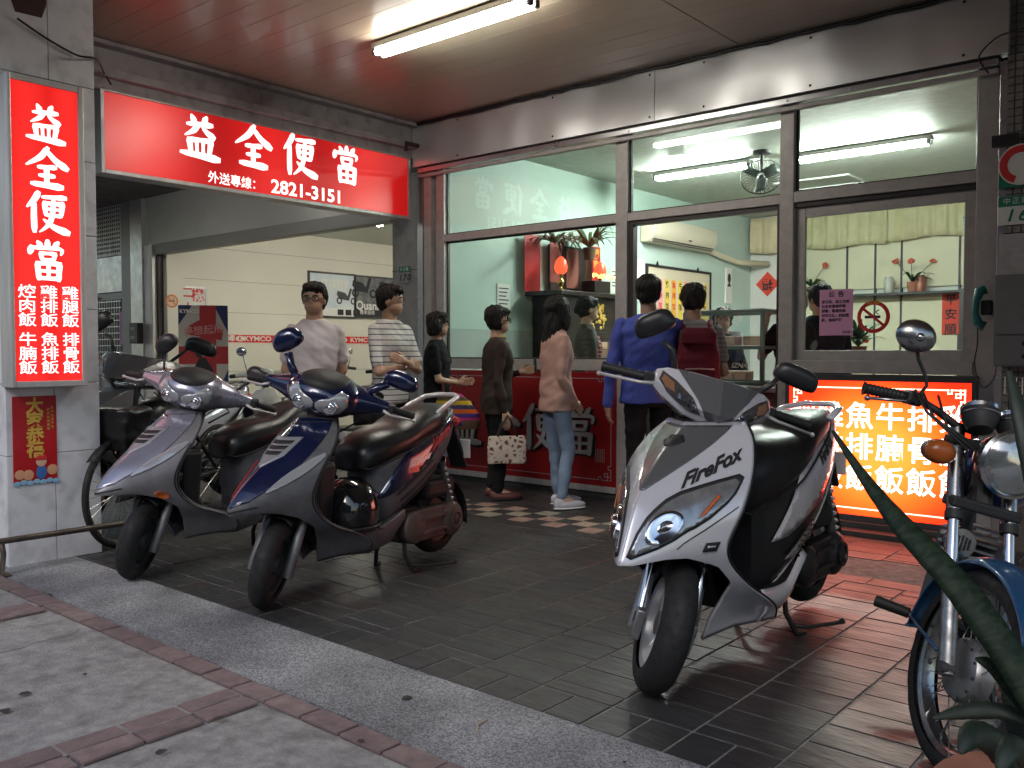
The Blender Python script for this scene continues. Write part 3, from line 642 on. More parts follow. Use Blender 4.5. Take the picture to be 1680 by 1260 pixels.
# ceiling fan with cage
def cage_fan(loc, rz, label, r=.2, drop=.28):
    t_ = thing('fan', loc, rz, label, 'fan', 'fans hanging from the shop ceiling'); M = Matrix.Translation((0, 0, -drop)) @ Matrix.Rotation(R_(65), 4, 'Y')
    q = G(); q.lathe([(.02, 0), (.09, -.01), (.09, -.04), (.02, -.05), (.018, -drop+.06)], 16); q.ob('mount', m_dkgrey, t_, smooth=40)
    q = G(); q.lathe([(0, -.14), (.05, -.13), (.06, -.05), (.05, 0), (.02, .03), (0, .03)], 16, M); q.ob('motor', m_dkgrey, t_, smooth=40)
    for k in range(3):
        q = G(); A = Matrix.Rotation(k*2*pi/3, 4, 'Z')
        q.grid([[(.03+.15*u, -.05+.1*v, .03+.03*v) for v in (0, .5, 1)] for u in (0, .3, .7, 1)], M @ A); q.ob('blade', mat('fan_blade', (.2, .25, .24), .4), t_, solid=.004, smooth=1)
    q = G()
    for k in range(28):
        a = 2*pi*k/28; q.tube([M @ V((.04*cos(a), .04*sin(a), .075)), M @ V((r*.8*cos(a), r*.8*sin(a), .07)), M @ V((r*cos(a), r*sin(a), .03)), M @ V((r*.8*cos(a), r*.8*sin(a), -.02)), M @ V((.06*cos(a), .06*sin(a), -.04))], .0022, 4, cap=False)
    q.tube([M @ V((r*cos(2*pi*j/32), r*sin(2*pi*j/32), .03)) for j in range(32)], .006, 5, closed=True); q.ob('cage', m_dkgrey, t_, kind='stuff')
    return t_
f1 = cage_fan(P(1250, 246, Z=3.19), R_(-70), 'black caged fan hanging from the shop ceiling beside the round lamp')
dup(f1, P(1618, 262, Z=3.19), R_(-120), 'caged fan half hidden at the right end of the upper window')
# altar with lamps, couplets and plants
al = thing('altar_cabinet', (LW+.02, 7.9, 0), label='dark carved wooden altar cabinet with red hangings against the mint wall', cat='altar')
q = G(); q.bb((0, -.55, 0), (.42, .55, 1.78)); q.ob('body', m_wood, al, bevel=.01)
q = G(); q.bb((0, -.68, 1.78), (.48, .68, 1.83)); q.ob('top', m_wood, al, bevel=.008)
q = G()
for k in range(46): q.ell((.425, -.1+random.uniform(-.12, .3), 1.45+random.uniform(0, .28)), (.01, random.uniform(.01, .03), random.uniform(.01, .035)), 6, 4)
q.ob('gilt_carving', m_gold, al, kind='stuff')
q = G(); q.bb((.01, -.30, 1.831), (.05, .36, 2.36)); q.ob('back_board', m_wood, al, bevel=.005)
for y, w, z0, z1, m, s in ((-.62, .26, 1.83, 2.42, m_red, None), (-.22, .2, 1.95, 2.4, mat('faded_red_hanging', (.28, .05, .04), .6), None), (.08, .22, 1.9, 2.33, mat('brown_red_hanging', (.2, .06, .045), .6), None), (.54, .16, 1.84, 2.40, m_red, '闔家平安')):
    q = G(); q.bb((.052, y-w/2, z0), (.06, y+w/2, z1)); h = q.ob('hanging', m, al)
    if s: 
        for i, ch in enumerate(s): txt(ch, .12, frame((.0605, y, z1-.09-i*.13), (0, 1, 0), (0, 0, 1)), m_gold, h, bold=.003)
q = G(); q.bb((.15, .12, 1.831), (.34, .42, 1.98)); q.ob('shrine_box', m_wood, al, bevel=.01)
q = G()
for k in range(9): q.ell((.345, .08+k*.05, 2.03+.01*sin(k*2)), (.006, .016, .02 if k % 3 else .028), 6, 4)
q.ob('lit_string_letters', emat('lit_yellow_letters', (1, .6, .12), 5), al, kind='stuff')
m_redlamp = mat('red_glass_shade', (.7, .05, .03), .3, emis=(1, .08, .03), es=1.6); m_brass = mat('brass', (.6, .42, .15), .25, 1)
l1 = thing('altar_lamp', (LW+.3, 7.9-.42, 1.832), label='red egg shaped altar lamp glowing on the left of the altar', cat='lamp', group='red altar lamps')
q = G(); q.lathe([(0, .0), (.05, .0), (.05, .012), (.018, .03), (.014, .05), (.034, .08), (.034, .11), (.014, .14), (.02, .17), (.03, .18)], 16); q.ob('base', m_brass, l1, smooth=40)
q = G(); q.lathe([(.03, .18), (.062, .21), (.07, .26), (.055, .32), (.02, .36), (0, .365)], 16); q.ob('lamp_shade', m_redlamp, l1, smooth=1)
dup(l1, (LW+.3, 7.9+.30, 1.832), label='red egg shaped altar lamp glowing on the right of the altar')
m_leaf = [mat('plant_leaf', c, .45, var=.4, vs=8) for c in ((.03, .1, .03), (.05, .14, .045), (.025, .07, .03))]
def tuft(loc, n, L, label, pot=True, cat='plant', w=.014, droop=.8, up=.5, pm_=None, name='potted_plant', group=None, flowers=None):
    t_ = thing(name, loc, 0, label, cat, group)
    if pot: q = G(); q.lathe([(0, -.13), (.055, -.13), (.075, 0), (.07, 0), (.06, -.02), (0, -.02)], 18); q.ob('pot', pm_ or mat('brown_pot', (.16, .09, .06), .6), t_, smooth=40)
    for k in range(n):
        a = random.uniform(0, 2*pi); l_ = L*random.uniform(.6, 1.1); e = random.uniform(.2, 1)*up; rows = []
        for i in range(7):
            s = i/6; r = l_*s*(1-e*.3); h = l_*(e+.35)*s-droop*l_*s*s*s; ww = w*(sin(pi*min(.98, s*.85+.15)))**.6
            c = V((r*cos(a), r*sin(a), h)); p = V((-sin(a), cos(a), 0))*ww; rows.append([c-p, c+V((0, 0, -ww*.3)), c+p])
        q = G(); q.grid(rows); q.ob('leaf', m_leaf[k % 3], t_, smooth=1)
    if flowers:
        for k in range(flowers[1]):
            a = 2*pi*k/flowers[1]+.6; c = V((flowers[2]*cos(a), flowers[2]*sin(a)*.6, flowers[3]+.04*(k % 2))); q = G()
            for j in range(16): d = V((random.gauss(0, 1), random.gauss(0, 1), random.gauss(0, 1))).normalized()*.032; q.ell(c+d, (.02, .02, .012), 6, 4)
            q.ob('flower', flowers[0], t_, smooth=1); q = G(); q.tube([(0, 0, 0), c*.6+V((0, 0, .01)), c], .004, 5); q.ob('stem', m_leaf[0], t_)
    return t_
tuft((LW+.24, 7.45, 2.34), 26, .34, 'long leaved green plant arching over the left of the altar', pot=False, droop=.75, w=.018)
tuft((LW+.26, 8.05, 2.34), 36, .42, 'bushy spiky green plant standing tall above the altar', pot=True, droop=.6, w=.02, up=.9)
# wall air conditioner
p0, p1 = P(1074, 380, X=-5.76), P(1178, 380, X=-5.76); ac = thing('air_conditioner', (LW, (p0.y+p1.y)/2, 2.72), label='cream wall air conditioner above the menu board', cat='air conditioner'); ha = (p1.y-p0.y)/2
sec = [(0, -.16), (.13, -.16), (.2, -.06), (.21, .04), (.18, .14), (0, .15)]
q = G(); q.loft([[(x, y, z) for x, z in sec] for y in (-ha, ha)]); q.ob('casing', mat('cream_plastic', (.62, .6, .46), .4), ac, bevel=.015, smooth=40)
q = G(); q.bb((.135, -ha+.06, -.15), (.165, ha-.06, -.145)); q.bb((.15, -ha+.05, -.125), (.176, ha-.05, -.118)); q.ob('louver', m_dkgrey, ac)
q = G(); q.ell((.19, .1, -.075), (.01, .05, .012), 10, 6); q.ob('badge', m_dkgrey, ac)
q = G(); q.tube([(LW+.03, ac.location.y+ha, 2.62), (LW+.05, ac.location.y+ha+.4, 2.55), (LW+.06, ac.location.y+ha+.9, 2.5), (LW+.3, BW-.03, 2.5)], .04, 8); tag(q.ob('pipe', m_cream, smooth=1), 'white lagged pipe running from the air conditioner to the corner', 'pipe')
# menu board on the left wall
p0, p1 = P(1058, 440, X=LW), P(1160, 450, X=LW); mbd = thing('menu_board', (LW+.02, (p0.y+p1.y)/2, 1.93), label='black framed menu board with yellow and pink paper strips on the left wall', cat='menu board')
hw = (p1.y-p0.y)/2; q = G(); q.bb((0, -hw, -.36), (.02, hw, .34)); q.ob('backing', mat('cream_card', (.6, .55, .4), .7), mbd)
q = G()
for a, b in (((0, -hw-.03, .34), (.035, hw+.03, .37)), ((0, -hw-.03, -.39), (.035, hw+.03, -.36)), ((0, -hw-.03, -.36), (.034, -hw, .34)), ((0, hw, -.36), (.034, hw+.03, .34))): q.bb(a, b)
for y in (-hw*.7, hw*.6): q.prism([(-.03, 0), (.03, 0), (0, .05)], 0, .01, frame((.01, y, .37), (0, 1, 0), (0, 0, 1)))
q.ob('frame', m_blk, mbd)
ys = mat('yellow_strip', (.75, .55, .06), .7); ps = mat('pink_strip', (.75, .35, .35), .7); os_ = mat('orange_strip', (.75, .4, .05), .7)
dishes = ['雞腿飯', '排骨飯', '雞排飯', '魚排飯', '牛腩飯', '焢肉飯', '雞腿飯', '便當飯', '排骨飯']
for i in range(9):
    y = -hw+.14+i*(2*hw-.28)/8; q = G(); q.bb((.021, y-.055, -.33), (.024, y+.055, .2)); s_ = q.ob('paper_strip', (ys, ps, ys, os_)[i % 4], mbd)
    for j, ch in enumerate(dishes[i]): txt(ch, .085, frame((.0245, y, .13-j*.14), (0, 1, 0), (0, 0, 1)), m_redink if i % 2 else m_ink, s_, bold=.002)
q = G(); c = P(1195, 468, X=LW+.01); q.bb((c.x-.01, c.y-.09, c.z-.26), (c.x+.012, c.y+.09, c.z+.25)); sc_ = q.ob('wall_calendar', m_paper); tag(sc_, 'small white calendar with a dark emblem hanging right of the menu board', 'calendar')
q = G(); q.ell((c.x+.014, c.y, c.z+.1), (.004, .05, .07), 12, 8); q.prism([(-.06, -.02), (.06, -.02), (0, .05)], 0, .003, frame((c.x+.012, c.y, c.z-.0), (0, 1, 0), (0, 0, 1))); q.ob('emblem', m_ink, sc_)
c = P(1050, 460, X=LW+.01); q = G(); q.bb((c.x-.01, c.y-.12, c.z-.12), (c.x+.012, c.y+.1, c.z+.26)); tag(q.ob('picture_frame', m_paper), 'pale framed sheet on the wall just left of the menu board', 'picture')
# diamond fortune sheet
def diamond(p, r, M, label, fl=True):
    q = G(); q.prism([(0, -r), (r, 0), (0, r), (-r, 0)], 0, .003, M); o = q.ob('fortune_diamond', mat('red_fortune_paper', (.7, .06, .03), .6), None); tag(o, label, 'paper decoration')
    txt('福', r*.95, M @ Matrix.Translation((0, 0, .0032)) @ Matrix.Rotation(pi, 4, 'Z'), m_ink, o, bold=.004); return o
c = P(1259, 466, Y=BW-.01); diamond(c, .185, FY(c.x, c.z, BW-.005), 'red diamond paper with an upside down fortune character on the back wall')
# back wall cabinets, shelf, curtains
cab = thing('wall_cupboards', (-3.0, BW, 0), label='cream cupboard doors and shelf along the back wall below the curtains', cat='cupboard')
xs = [P(x, 480, Y=BW).x+3.0 for x in (1302, 1391, 1437, 1480, 1575, 1660)]
for a, b in zip(xs, xs[1:]):
    q = G(); q.bb((a+.012, -.04, 2.06), (b-.012, -.002, 2.85)); q.ob('door', m_cream, cab, bevel=.004)
    q = G(); q.bb((a+.012, -.04, .7), (b-.012, -.002, 1.93)); q.ob('door', m_cream, cab, bevel=.004)
for a in xs[:-1]: q = G(); q.bb((a-.012, -.05, .7), (a+.010, -.001, 2.85)); q.ob('post', m_dkgrey, cab)
q = G(); q.bb((xs[0], -.30, 1.955), (xs[-1], -.051, 1.985)); q.ob('shelf', m_dkgrey, cab, bevel=.003)
q = G(); rows = []; x = P(1232, 380, Y=BW-.1).x
def curtain(x0, x1, z0, z1, Y, label):
    rows = []; n = int((x1-x0)/.02)
    for i in range(n):
        x = x0+(x1-x0)*i/(n-1); a = .035*sin(x*26+1.5*sin(x*5))+.015*sin(x*61); rows.append([(x, Y+a*(.5+.5*k/4), z1-(z1-z0)*k/4+(0 if k < 4 else .02*sin(x*7))) for k in range(5)])
    q = G(); q.grid(rows); return tag(q.ob('curtain', m_curt, smooth=1, solid=.004), label, 'curtain', 'cream curtains along the back wall')
curtain(P(1232, 380, Y=BW-.12).x, P(1455, 380, Y=BW-.12).x, 2.66, 3.17, BW-.12, 'cream pleated half curtain on the back wall, from the corner to the middle')
curtain(P(1457, 380, Y=BW-.12).x, P(1700, 380, Y=BW-.12).x, 2.70, 3.17, BW-.12, 'cream pleated half curtain on the back wall, reaching behind the right frame')
m_petal = mat('coral_flower', (.75, .16, .1), .6)
tp = mat('terracotta_pot', (.4, .16, .1), .7)
c = P(1331, 485, Y=BW-.18); tuft((c.x, BW-.18, 2.12), 12, .26, 'terracotta pot with coral flowers on the back shelf near the pink notice', droop=.5, w=.022, up=.7, pm_=tp, group='flower pots on the back shelf', flowers=(m_petal, 2, .2, .3))
c = P(1497, 475, Y=BW-.18); tuft((c.x, BW-.18, 2.12), 16, .32, 'terracotta pot with coral flowers centred on the back shelf', droop=.5, w=.022, up=.7, pm_=tp, group='flower pots on the back shelf', flowers=(m_petal, 3, .27, .26))
c = P(1408, 575, Y=8.2); tuft((c.x, 8.2, 1.25), 34, .27, 'dark leafy potted plant standing inside behind the no smoking sticker', droop=.45, w=.02, up=1.0, flowers=(m_petal, 2, .05, .06))
# red calligraphy scroll and blue blind at the right
c0, c1 = P(1546, 478, Y=BW-.06), P(1574, 548, Y=BW-.06); q = G(); q.bb((c0.x, BW-.062, c1.z), (c1.x, BW-.055, c0.z)); o = q.ob('red_scroll', mat('red_paper', (.65, .06, .035), .7)); tag(o, 'red paper scroll with black brush writing right of the cupboards', 'scroll')
for i, ch in enumerate('平安順'): txt(ch, .15, FY((c0.x+c1.x)/2, c0.z-.12-i*.19, BW-.063), m_ink, o, bold=.003)
bl = thing('window_blind', (P(1592, 430, Y=BW-.3).x, BW-.3, 2.4), label='pale blue slatted blind beside the dark post inside the right window', cat='blind')
for k in range(26): q = G(); q.box((0.2, 0, .5-k*.045), (.5, .03, .034), Matrix.Rotation(R_(20), 4, 'X')); q.ob('slat', mat('blue_slat', (.3, .5, .55), .5) if k == 0 else bpy.data.materials['blue_slat'], bl)
q = G(); c = P(1578, 540, Y=BW-.25); q.bb((c.x-.03, BW-.28, .1), (c.x+.12, BW-.05, 2.0)); tag(q.ob('dark_post', m_dkbronze), 'dark door post right of the red scroll at the back', 'post')
# things on the glass: pink notice and no-smoking sticker
c0, c1 = P(1345, 476, Y=WY+.01), P(1399, 550, Y=WY+.01); q = G(); q.bb((c0.x, WY+.0095, c1.z), (c1.x, WY+.0108, c0.z)); o = q.ob('pink_notice', m_pink); tag(o, 'pink paper notice with black text stuck on the right window', 'notice')
w = c1.x-c0.x; h = c0.z-c1.z; txt('公  告', .042, FY((c0.x+c1.x)/2, c0.z-.035, WY+.009), m_ink, o, bold=.001)
for i, s in enumerate(('即日起，因工作關', '係本店營業時間', '調整，敬請見諒', '假日公休，謝謝惠', '顧，造成不便')): txt(s, .0235, frame((c0.x+.015, WY+.009, c0.z-.085-i*.031), (1, 0, 0), (0, 0, 1)), m_ink, o, ax='LEFT', bold=.0005)
txt('店主啟', .018, FY(c1.x-.045, c1.z+.022, WY+.009), m_ink, o)
def nosmoke(M, r, label, m1=m_redink, bg=None):
    t_ = thing('no_smoking_sticker', M.to_translation(), label=label, cat='sticker'); A = M.copy(); A.translation = (0, 0, 0)
    if bg: q = G(); q.prism([(r*cos(a*pi/16), r*sin(a*pi/16)) for a in range(32)], 0, .0006, A); q.ob('backing', bg, t_)
    q = G(); n = 36
    rows = [[V((rr*cos(2*pi*j/n), rr*sin(2*pi*j/n), z)) for j in range(n)] for rr, z in ((r, .0007), (r, .0014), (r*.76, .0014), (r*.76, .0007))]
    q.grid(rows, A, True); q.box((0, 0, .0022), (r*1.6, r*.17, .0008), A @ Matrix.Rotation(R_(-40), 4, 'Z')); q.ob('ring_and_bar', m1, t_)
    q = G(); q.box((-.05*r, 0, .0015), (r*.95, r*.17, .0006), A); q.tube([A @ V((r*.3, r*.15, .0015)), A @ V((r*.15, r*.3, .0015)), A @ V((r*.35, r*.45, .0015))], .004*r/.1, 5); q.ob('cigarette', m_ink, t_)
    n2 = 14
    for i in range(n2):
        a = pi*(1.15-1.3*i/(n2-1)); B = A @ Matrix.Translation((r*.88*cos(a), r*.88*sin(a), .0016)) @ Matrix.Rotation(a-pi/2, 4, 'Z')
    return t_
c = P(1433, 520, Y=WY+.011); ns = nosmoke(FY(c.x, c.z, WY+.0105), .107, 'round red no smoking sticker with a cigarette on the right window')
txt('禁止吸菸', .024, frame((0, -.0018, .093), (1, 0, 0), (0, 0, 1)), m_gold, ns)
c = P(282, 494, X=-11.33); 
# counter and glass display case in the doorway
ct = thing('counter', (-3.25, 6.75, 0), label='steel topped serving counter just inside the open doorway', cat='counter')
q = G(); q.bb((-.62, -.5, .09), (.75, .3, .90)); q.ob('body', m_dkgrey, ct, bevel=.005)
q = G(); q.bb((-.65, -.55, .90), (.9, .35, .94)); q.ob('counter_top', m_lsteel, ct, bevel=.006)
dc = thing('display_case', (-3.25, 6.62, .942), label='glass display case with green frame standing on the counter', cat='display case')
gm = mat('grey_green_frame', (.1, .16, .14), .4); W2, D2, H = .33, .24, .57
q = G()
for x in (-W2, W2):
    for y in (-D2, D2): q.box((x, y, H/2), (.03, .03, H))
for z in (0.012, .29, H):
    for y in (-D2, D2): q.box((0, y, z), (W2*2, .031, .028))
    for x in (-W2, W2): q.box((x, 0, z), (.031, D2*2, .026))
q.ob('frame', gm, dc, bevel=.003)
for A, B in (((-W2, -D2-.002, .02), (W2, -D2+.002, H-.01)), ((W2-.002, -D2, .02), (W2+.002, D2, H-.01)), ((-W2-.002, -D2, .02), (-W2+.002, D2, H-.01)), ((-W2, -D2, .3), (W2, D2, .304)), ((-W2, -D2, H+.014), (W2, D2, H+.018))): q = G(); q.bb(A, B); q.ob('glass_pane', m_pane, dc)
txt('IZNA', .055, frame((.14, -D2-.003, .15), (1, 0, 0), (0, 0, 1)), m_paper, dc, shear=.3, bold=.001)
for k in range(9):
    q = G(); x, y, z = -3.25-.24+(k % 5)*.115, 6.62+random.uniform(-.12, .12), .942+(.30 if k < 5 else .026); q.box((0, 0, .04), (.1, .14, .075)); o = q.ob('lunchbox', mat('lunchbox_card', (.6, .42, .3), .7) if k == 0 else bpy.data.materials['lunchbox_card'], bevel=.008)
    o.location = (x, y, z+.004); tag(o, 'pale cardboard lunchbox stacked inside the glass display case', 'lunchbox', 'lunchboxes inside the display case')
q = G(); q.lathe([(0, 0), (.1, .0), (.17, .05), (.18, .055), (.16, .05), (.1, .01)], 24); o = q.ob('metal_tray', m_lsteel, smooth=1); o.location = (-2.68, 6.5, .942); tag(o, 'round metal dish lying on the counter right of the display case', 'dish')
tb = thing('prep_table', (-5.2, 8.0, 0), label='low steel work table standing behind the left window', cat='table')
q = G(); q.bb((-.6, -.5, 1.1), (.75, .5, 1.14)); q.ob('tabletop', m_lsteel, tb, bevel=.005)
for x in (-.55, .7):
    for y in (-.45, .45): q = G(); q.box((x, y, .6), (.04, .04, 1.0)); q.ob('leg', m_lsteel, tb)

# ================================================================ MOTOR SHOP (left bay)
MXW = -11.39
g = G(); g.bb((MXW-.2, WY+.12, 0), (MXW, 13.2, 3.1)); mw = g.ob('workshop_side_wall', m_motor, kind='structure')
q = G()
for z in (.91, 1.76, 2.21, 2.66): q.bb((MXW-.001, WY+.37, z), (MXW+.003, 13, z+.005))
q.ob('panel_joint', mat('wall_panel_joint', (.25, .23, .2), .8), mw)  # thin darker strips mark the wall panel joints
g = G(); g.bb((MXW, WY+.12, 0), (MXW+.06, WY+.36, 3.0)); g.ob('workshop_pilaster', m_motor, kind='structure', bevel=.004)
g = G(); g.bb((MXW, 13, 0), (-6.7, 13.2, 3.1)); g.ob('workshop_back_wall', m_motor, kind='structure')
g = G(); g.bb((MXW-.2, WY+.12, 3.0), (-6.6, 13.2, 3.15)); g.ob('workshop_ceiling', m_inwhite, kind='structure')
g = G(); g.bb((-6.7, WY+.5, 0), (-6.2, 13.2, 3.1)); g.ob('party_wall', m_motor, kind='structure')
g = G(); g.bb((-14.5, WY+.02, 2.64), (-6.71, WY+.11, 3.4)); g.ob('header_wall', mat('grey_header_panel', (.42, .43, .41), .35, .2, var=.1, vs=2), kind='structure')
for lx, ly in ((-9.3, 7.6), (-9.3, 10.2), (-7.6, 8.4)): tube_lamp(lx, ly, 2.93, .6, ('lit tube lamp in the motorcycle shop nearest its shutter header' if ly < 8 else 'lit tube lamp deepest inside the motorcycle shop') if lx < -8 else 'lit tube lamp on the motorcycle shop ceiling close to the party wall', m_tubewarm, 'lamps in the motorcycle shop', 2, R_(90))
wf = thing('workshop_front', (-11.4, WY, 0), label='grey steel shutter frame and posts at the motorcycle shop opening', cat='shutter frame')
def wb(name, x0, x1, y0, y1, z0, z1, m, **k): q = G(); q.bb((x0+11.4, y0, z0), (x1+11.4, y1, z1)); return q.ob(name, m, wf, bevel=.004, **k)
wb('shutter_header', -11.36, -6.71, -.02, .12, 2.50, 2.639, mat('shutter_grey', (.2, .2, .19), .45, .3))
wb('shutter_rail', -11.67, -11.44, -.03, .12, 0, 2.639, m_alu); wb('shutter_slot', -11.439, -11.40, .03, .1, 0, 2.639, m_blk)
wb('steel_post', -12.0, -11.671, -.05, .1, 0, 3.35, m_lsteel); wb('dark_post', -12.32, -12.002, -.02, .1, 0, 3.35, mat('grey_post', (.25, .25, .26), .4, .4))
wb('steel_panel', -13.9, -12.322, .0, .08, 2.05, 2.56, m_lsteel)
wb('perforated_panel', -13.9, -12.322, .0, .08, 2.565, 3.34, m_alu)
q = G()
for i in range(22):
    for j in range(11): 
        x = -13.72+i*.062; q.bb((x+11.4, -.004, 2.61+j*.062), (x+.022+11.4, -.0005, 2.642+j*.062))
q.ob('perforations', m_blk, wf, kind='stuff')
wb('door_panel', -13.9, -12.322, .02, .08, 0, 2.045, mat('grey_gate', (.3, .32, .32), .4, .3))
q = G()
for x in [-13.85+.075*i for i in range(20)]: q.bb((x+11.4, -.01, 1.05), (x+.012+11.4, .018, 1.95))
for z in [1.1+.09*i for i in range(10)]: q.bb((-13.85+11.4, -.012, z), (-12.36+11.4, -.004, z+.012))
q.ob('window_grille', m_lsteel, wf, kind='stuff')
wb('gate_stile', -13.22, -13.10, -.03, .02, .1, 2.0, m_lsteel)
c = P(229, 548, Y=WY-.06); q = G(); q.bb((c.x-.14, WY-.14, c.z-.13), (c.x+.10, WY-.053, c.z+.15)); o = q.ob('intercom', m_black, bevel=.012); tag(o, 'black intercom box on the steel post left of the motorcycle shop', 'intercom')
q = G(); q.bb((c.x-.09, WY-.143, c.z+.05), (c.x+.02, WY-.141, c.z+.09)); q.bb((c.x-.09, WY-.143, c.z-.07), (c.x+.02, WY-.141, c.z-.03)); q.ob('button_row', m_ltgrey, o)
for (px, py, w, h, l) in ((208, 538, .42, .46, 'pink paper taped on the grey gate, upper one'), (210, 610, .3, .36, 'pink torn paper hanging low on the grey gate')):
    c = P(px, py, Y=WY-.015); q = G(); q.bb((c.x-w/2, WY-.0165, c.z-h/2), (c.x+w/2, WY-.015, c.z+h/2)); tag(q.ob('paper_notice', m_pink), l, 'notice')
# red strip with lettering
q = G(); q.bb((MXW-.001, WY+.40, 1.335), (MXW+.006, 12.9, 1.445)); st = q.ob('red_strip', mat('red_wall_strip', (.62, .02, .02), .4)); tag(st, 'red strip with white brand lettering along the cream wall', 'sign strip')
for px in (415, 585, 345):
    c = P(px+8, 554, X=MXW+.007); txt('KYMCO', .098, frame((MXW+.0065, c.y, 1.388), (0, 1, 0), (0, 0, 1)), m_paper, st, bold=.003, sx=1.35)
    c = P(px-21, 554, X=MXW+.007); q = G(); q.ell((MXW+.0065, c.y, 1.39), (.002, .075, .042), 18, 8); q.ob('logo_oval', m_paper, st); txt('K', .07, frame((MXW+.009, c.y, 1.389), (0, 1, 0), (0, 0, 1)), m_redink, st, bold=.003)
c = P(376, 554, X=MXW+.007); txt('機車', .1, frame((MXW+.0065, c.y, 1.388), (0, 1, 0), (0, 0, 1)), m_paper, st, bold=.003)
def poster(x0, x1, yt, yb, label, m, fr=m_dkgrey):
    a, b = P(x0, yt, X=MXW+.02), P(x1, yb+3, X=MXW+.02); c = P(x0, yb, X=MXW+.02); t_ = thing('poster', (MXW+.02, (a.y+b.y)/2, (a.z+c.z)/2), label=label, cat='poster')
    w, h = (b.y-a.y)/2, (a.z-c.z)/2; q = G(); q.bb((-.015, -w, -h), (0, w, h)); q.ob('sheet', m, t_)
    q = G()
    for A, B in (((-.015, -w-.03, h), (.01, w+.03, h+.03)), ((-.015, -w-.03, -h-.03), (.01, w+.03, -h)), ((-.015, -w-.03, -h), (.01, -w, h)), ((-.015, w, -h), (.01, w+.03, h))): q.bb(A, B)
    q.ob('frame', fr, t_); return t_, w, h
def FXl(y, z, x=.0012): return frame((x, y, z), (0, 1, 0), (0, 0, 1))
pp, w, h = poster(508, 581, 447, 517, 'pale blue scooter poster on the cream wall, left of the darker poster', mat('pale_blue_poster', (.45, .58, .68), .4, var=.3, vs=2, col2=(.7, .74, .76)))
txt('many', .26, FXl(.05, h*.62), m_paper, pp, bold=.006)
def tiny_scooter(M, s, m, parent):
    q = G()
    for x in (-.5, .5): q.lathe([(.22, .0), (.22, .002), (.12, .002)], 16, M @ Matrix.Translation((x*s*1.1, 0, 0)) @ Matrix.Diagonal((s, s, 1, 1)))
    q.prism([(-.75*s, .35*s), (-.5*s, .1*s), (.2*s, .02*s), (.35*s, .45*s), (.45*s, .75*s), (.3*s, .8*s), (.1*s, .3*s), (-.1*s, .5*s), (-.7*s, .6*s)], .0005, .002, M); q.ob('printed_scooter', m, parent)
tiny_scooter(FXl(.28, -.08), .26, m_dkgrey, pp); tiny_scooter(FXl(-.25, .0), .16, m_dkgrey, pp)
q = G(); q.bb((.0005, -w, -h), (.0015, w, -h+.13)); q.ob('white_footer', m_paper, pp)
for i in range(3): q = G(); q.bb((.0016, .1+i*.16, -h+.02), (.0022, .22+i*.16, -h+.11)); q.ob('footer_mark', m_ink, pp)
pp, w, h = poster(584, 655, 454, 519, 'dark grey motorbike poster on the cream wall beside the column', mat('dark_photo_poster', (.22, .23, .24), .4, var=.7, vs=9))
txt('Quannon', .2, FXl(-.1, -h*.45), m_paper, pp, bold=.004); tiny_scooter(FXl(-.3, .06), .34, m_ink, pp); tiny_scooter(FXl(.25, .1), .3, m_ink, pp)
q = G(); q.bb((.0005, -w, -h), (.0015, w, -h+.13)); q.ob('dark_footer', m_ink, pp); txt('機車服務', .08, FXl(-w*.5, -h+.065, .0018), m_paper, pp)
pp, w, h = poster(294, 338, 472, 588, 'white framed notice board with red characters behind the standing poster', m_paper, m_alu)
for i, ch in enumerate('機車'): txt(ch, .2, FXl(w*.42, h*.8-i*.24), m_redink, pp, bold=.004)
for i, ch in enumerate('二十元'): txt(ch, .17, FXl(-w*.35, h*.86-i*.22), m_redink, pp, bold=.004)
c = P(282, 494, X=MXW+.061); nosmoke(FX(c.y, c.z, MXW+.0608), .09, 'small orange no smoking sticker on the pilaster of the motorcycle shop', mat('orange_ink', (.7, .2, .08), .6), mat('pale_orange', (.7, .5, .35), .6))
# standing union-flag style poster board
c = P(334, 575, D=10.2); pb = thing('standing_poster', (c.x, c.y, 0), R_(YAW+12), 'tall standing poster with red, white and blue flag stripes and a rider in black', 'poster')
w, z0, z1 = .27, .55, 1.73; m_navy = mat('navy_print', (.02, .03, .12), .5)
q = G(); q.bb((-w, 0, z0), (w, .02, z1)); q.ob('board', mat('flag_white', (.5, .48, .44), .5), pb)
q = G(); q.bb((-w, .0, .0), (-w+.02, .02, z0)); q.bb((w-.02, 0, 0), (w, .02, z0)); q.bb((-w, -.15, 0), (-w+.02, .15, .02)); q.bb((w-.02, -.15, 0), (w, .15, .02)); q.ob('stand', m_dkgrey, pb)
Mb = frame((0, -.0012, 0), (1, 0, 0), (0, 0, 1)); mr_ = mat('flag_red', (.4, .03, .035), .5)
q = G()
for poly in ([(-w, 1.73), (-.12, 1.73), (-w, 1.5)], [(.12, 1.73), (w, 1.73), (w, 1.42)], [(.18, .55), (w, .55), (w, 1.0), (.18, .8)]): q.prism(poly, -.0003, .0003, Mb)
q.ob('navy_fields', m_navy, pb, kind='stuff')
q = G(); q.prism([(-.04, .55), (.14, .55), (.14, 1.73), (-.04, 1.73)], .0004, .0008, Mb); q.prism([(-w, 1.06), (w, 1.06), (w, 1.26), (-w, 1.26)], .0005, .0009, Mb); q.prism([(-.20, 1.4), (.2, 1.33), (.22, 1.45), (-.05, 1.56), (-.15, 1.5)], .001, .0014, Mb); q.ob('red_stripes', mr_, pb)
txt('KYMCO', .06, Mb @ Matrix.Translation((-.15, 1.66, .001)), m_paper, pb, bold=.002); txt('夢想起飛', .11, Mb @ Matrix.Translation((.0, 1.44, .002)) @ Matrix.Rotation(.1, 4, 'Z'), mat('pink_lettering', (.6, .3, .3), .5), pb, bold=.001)
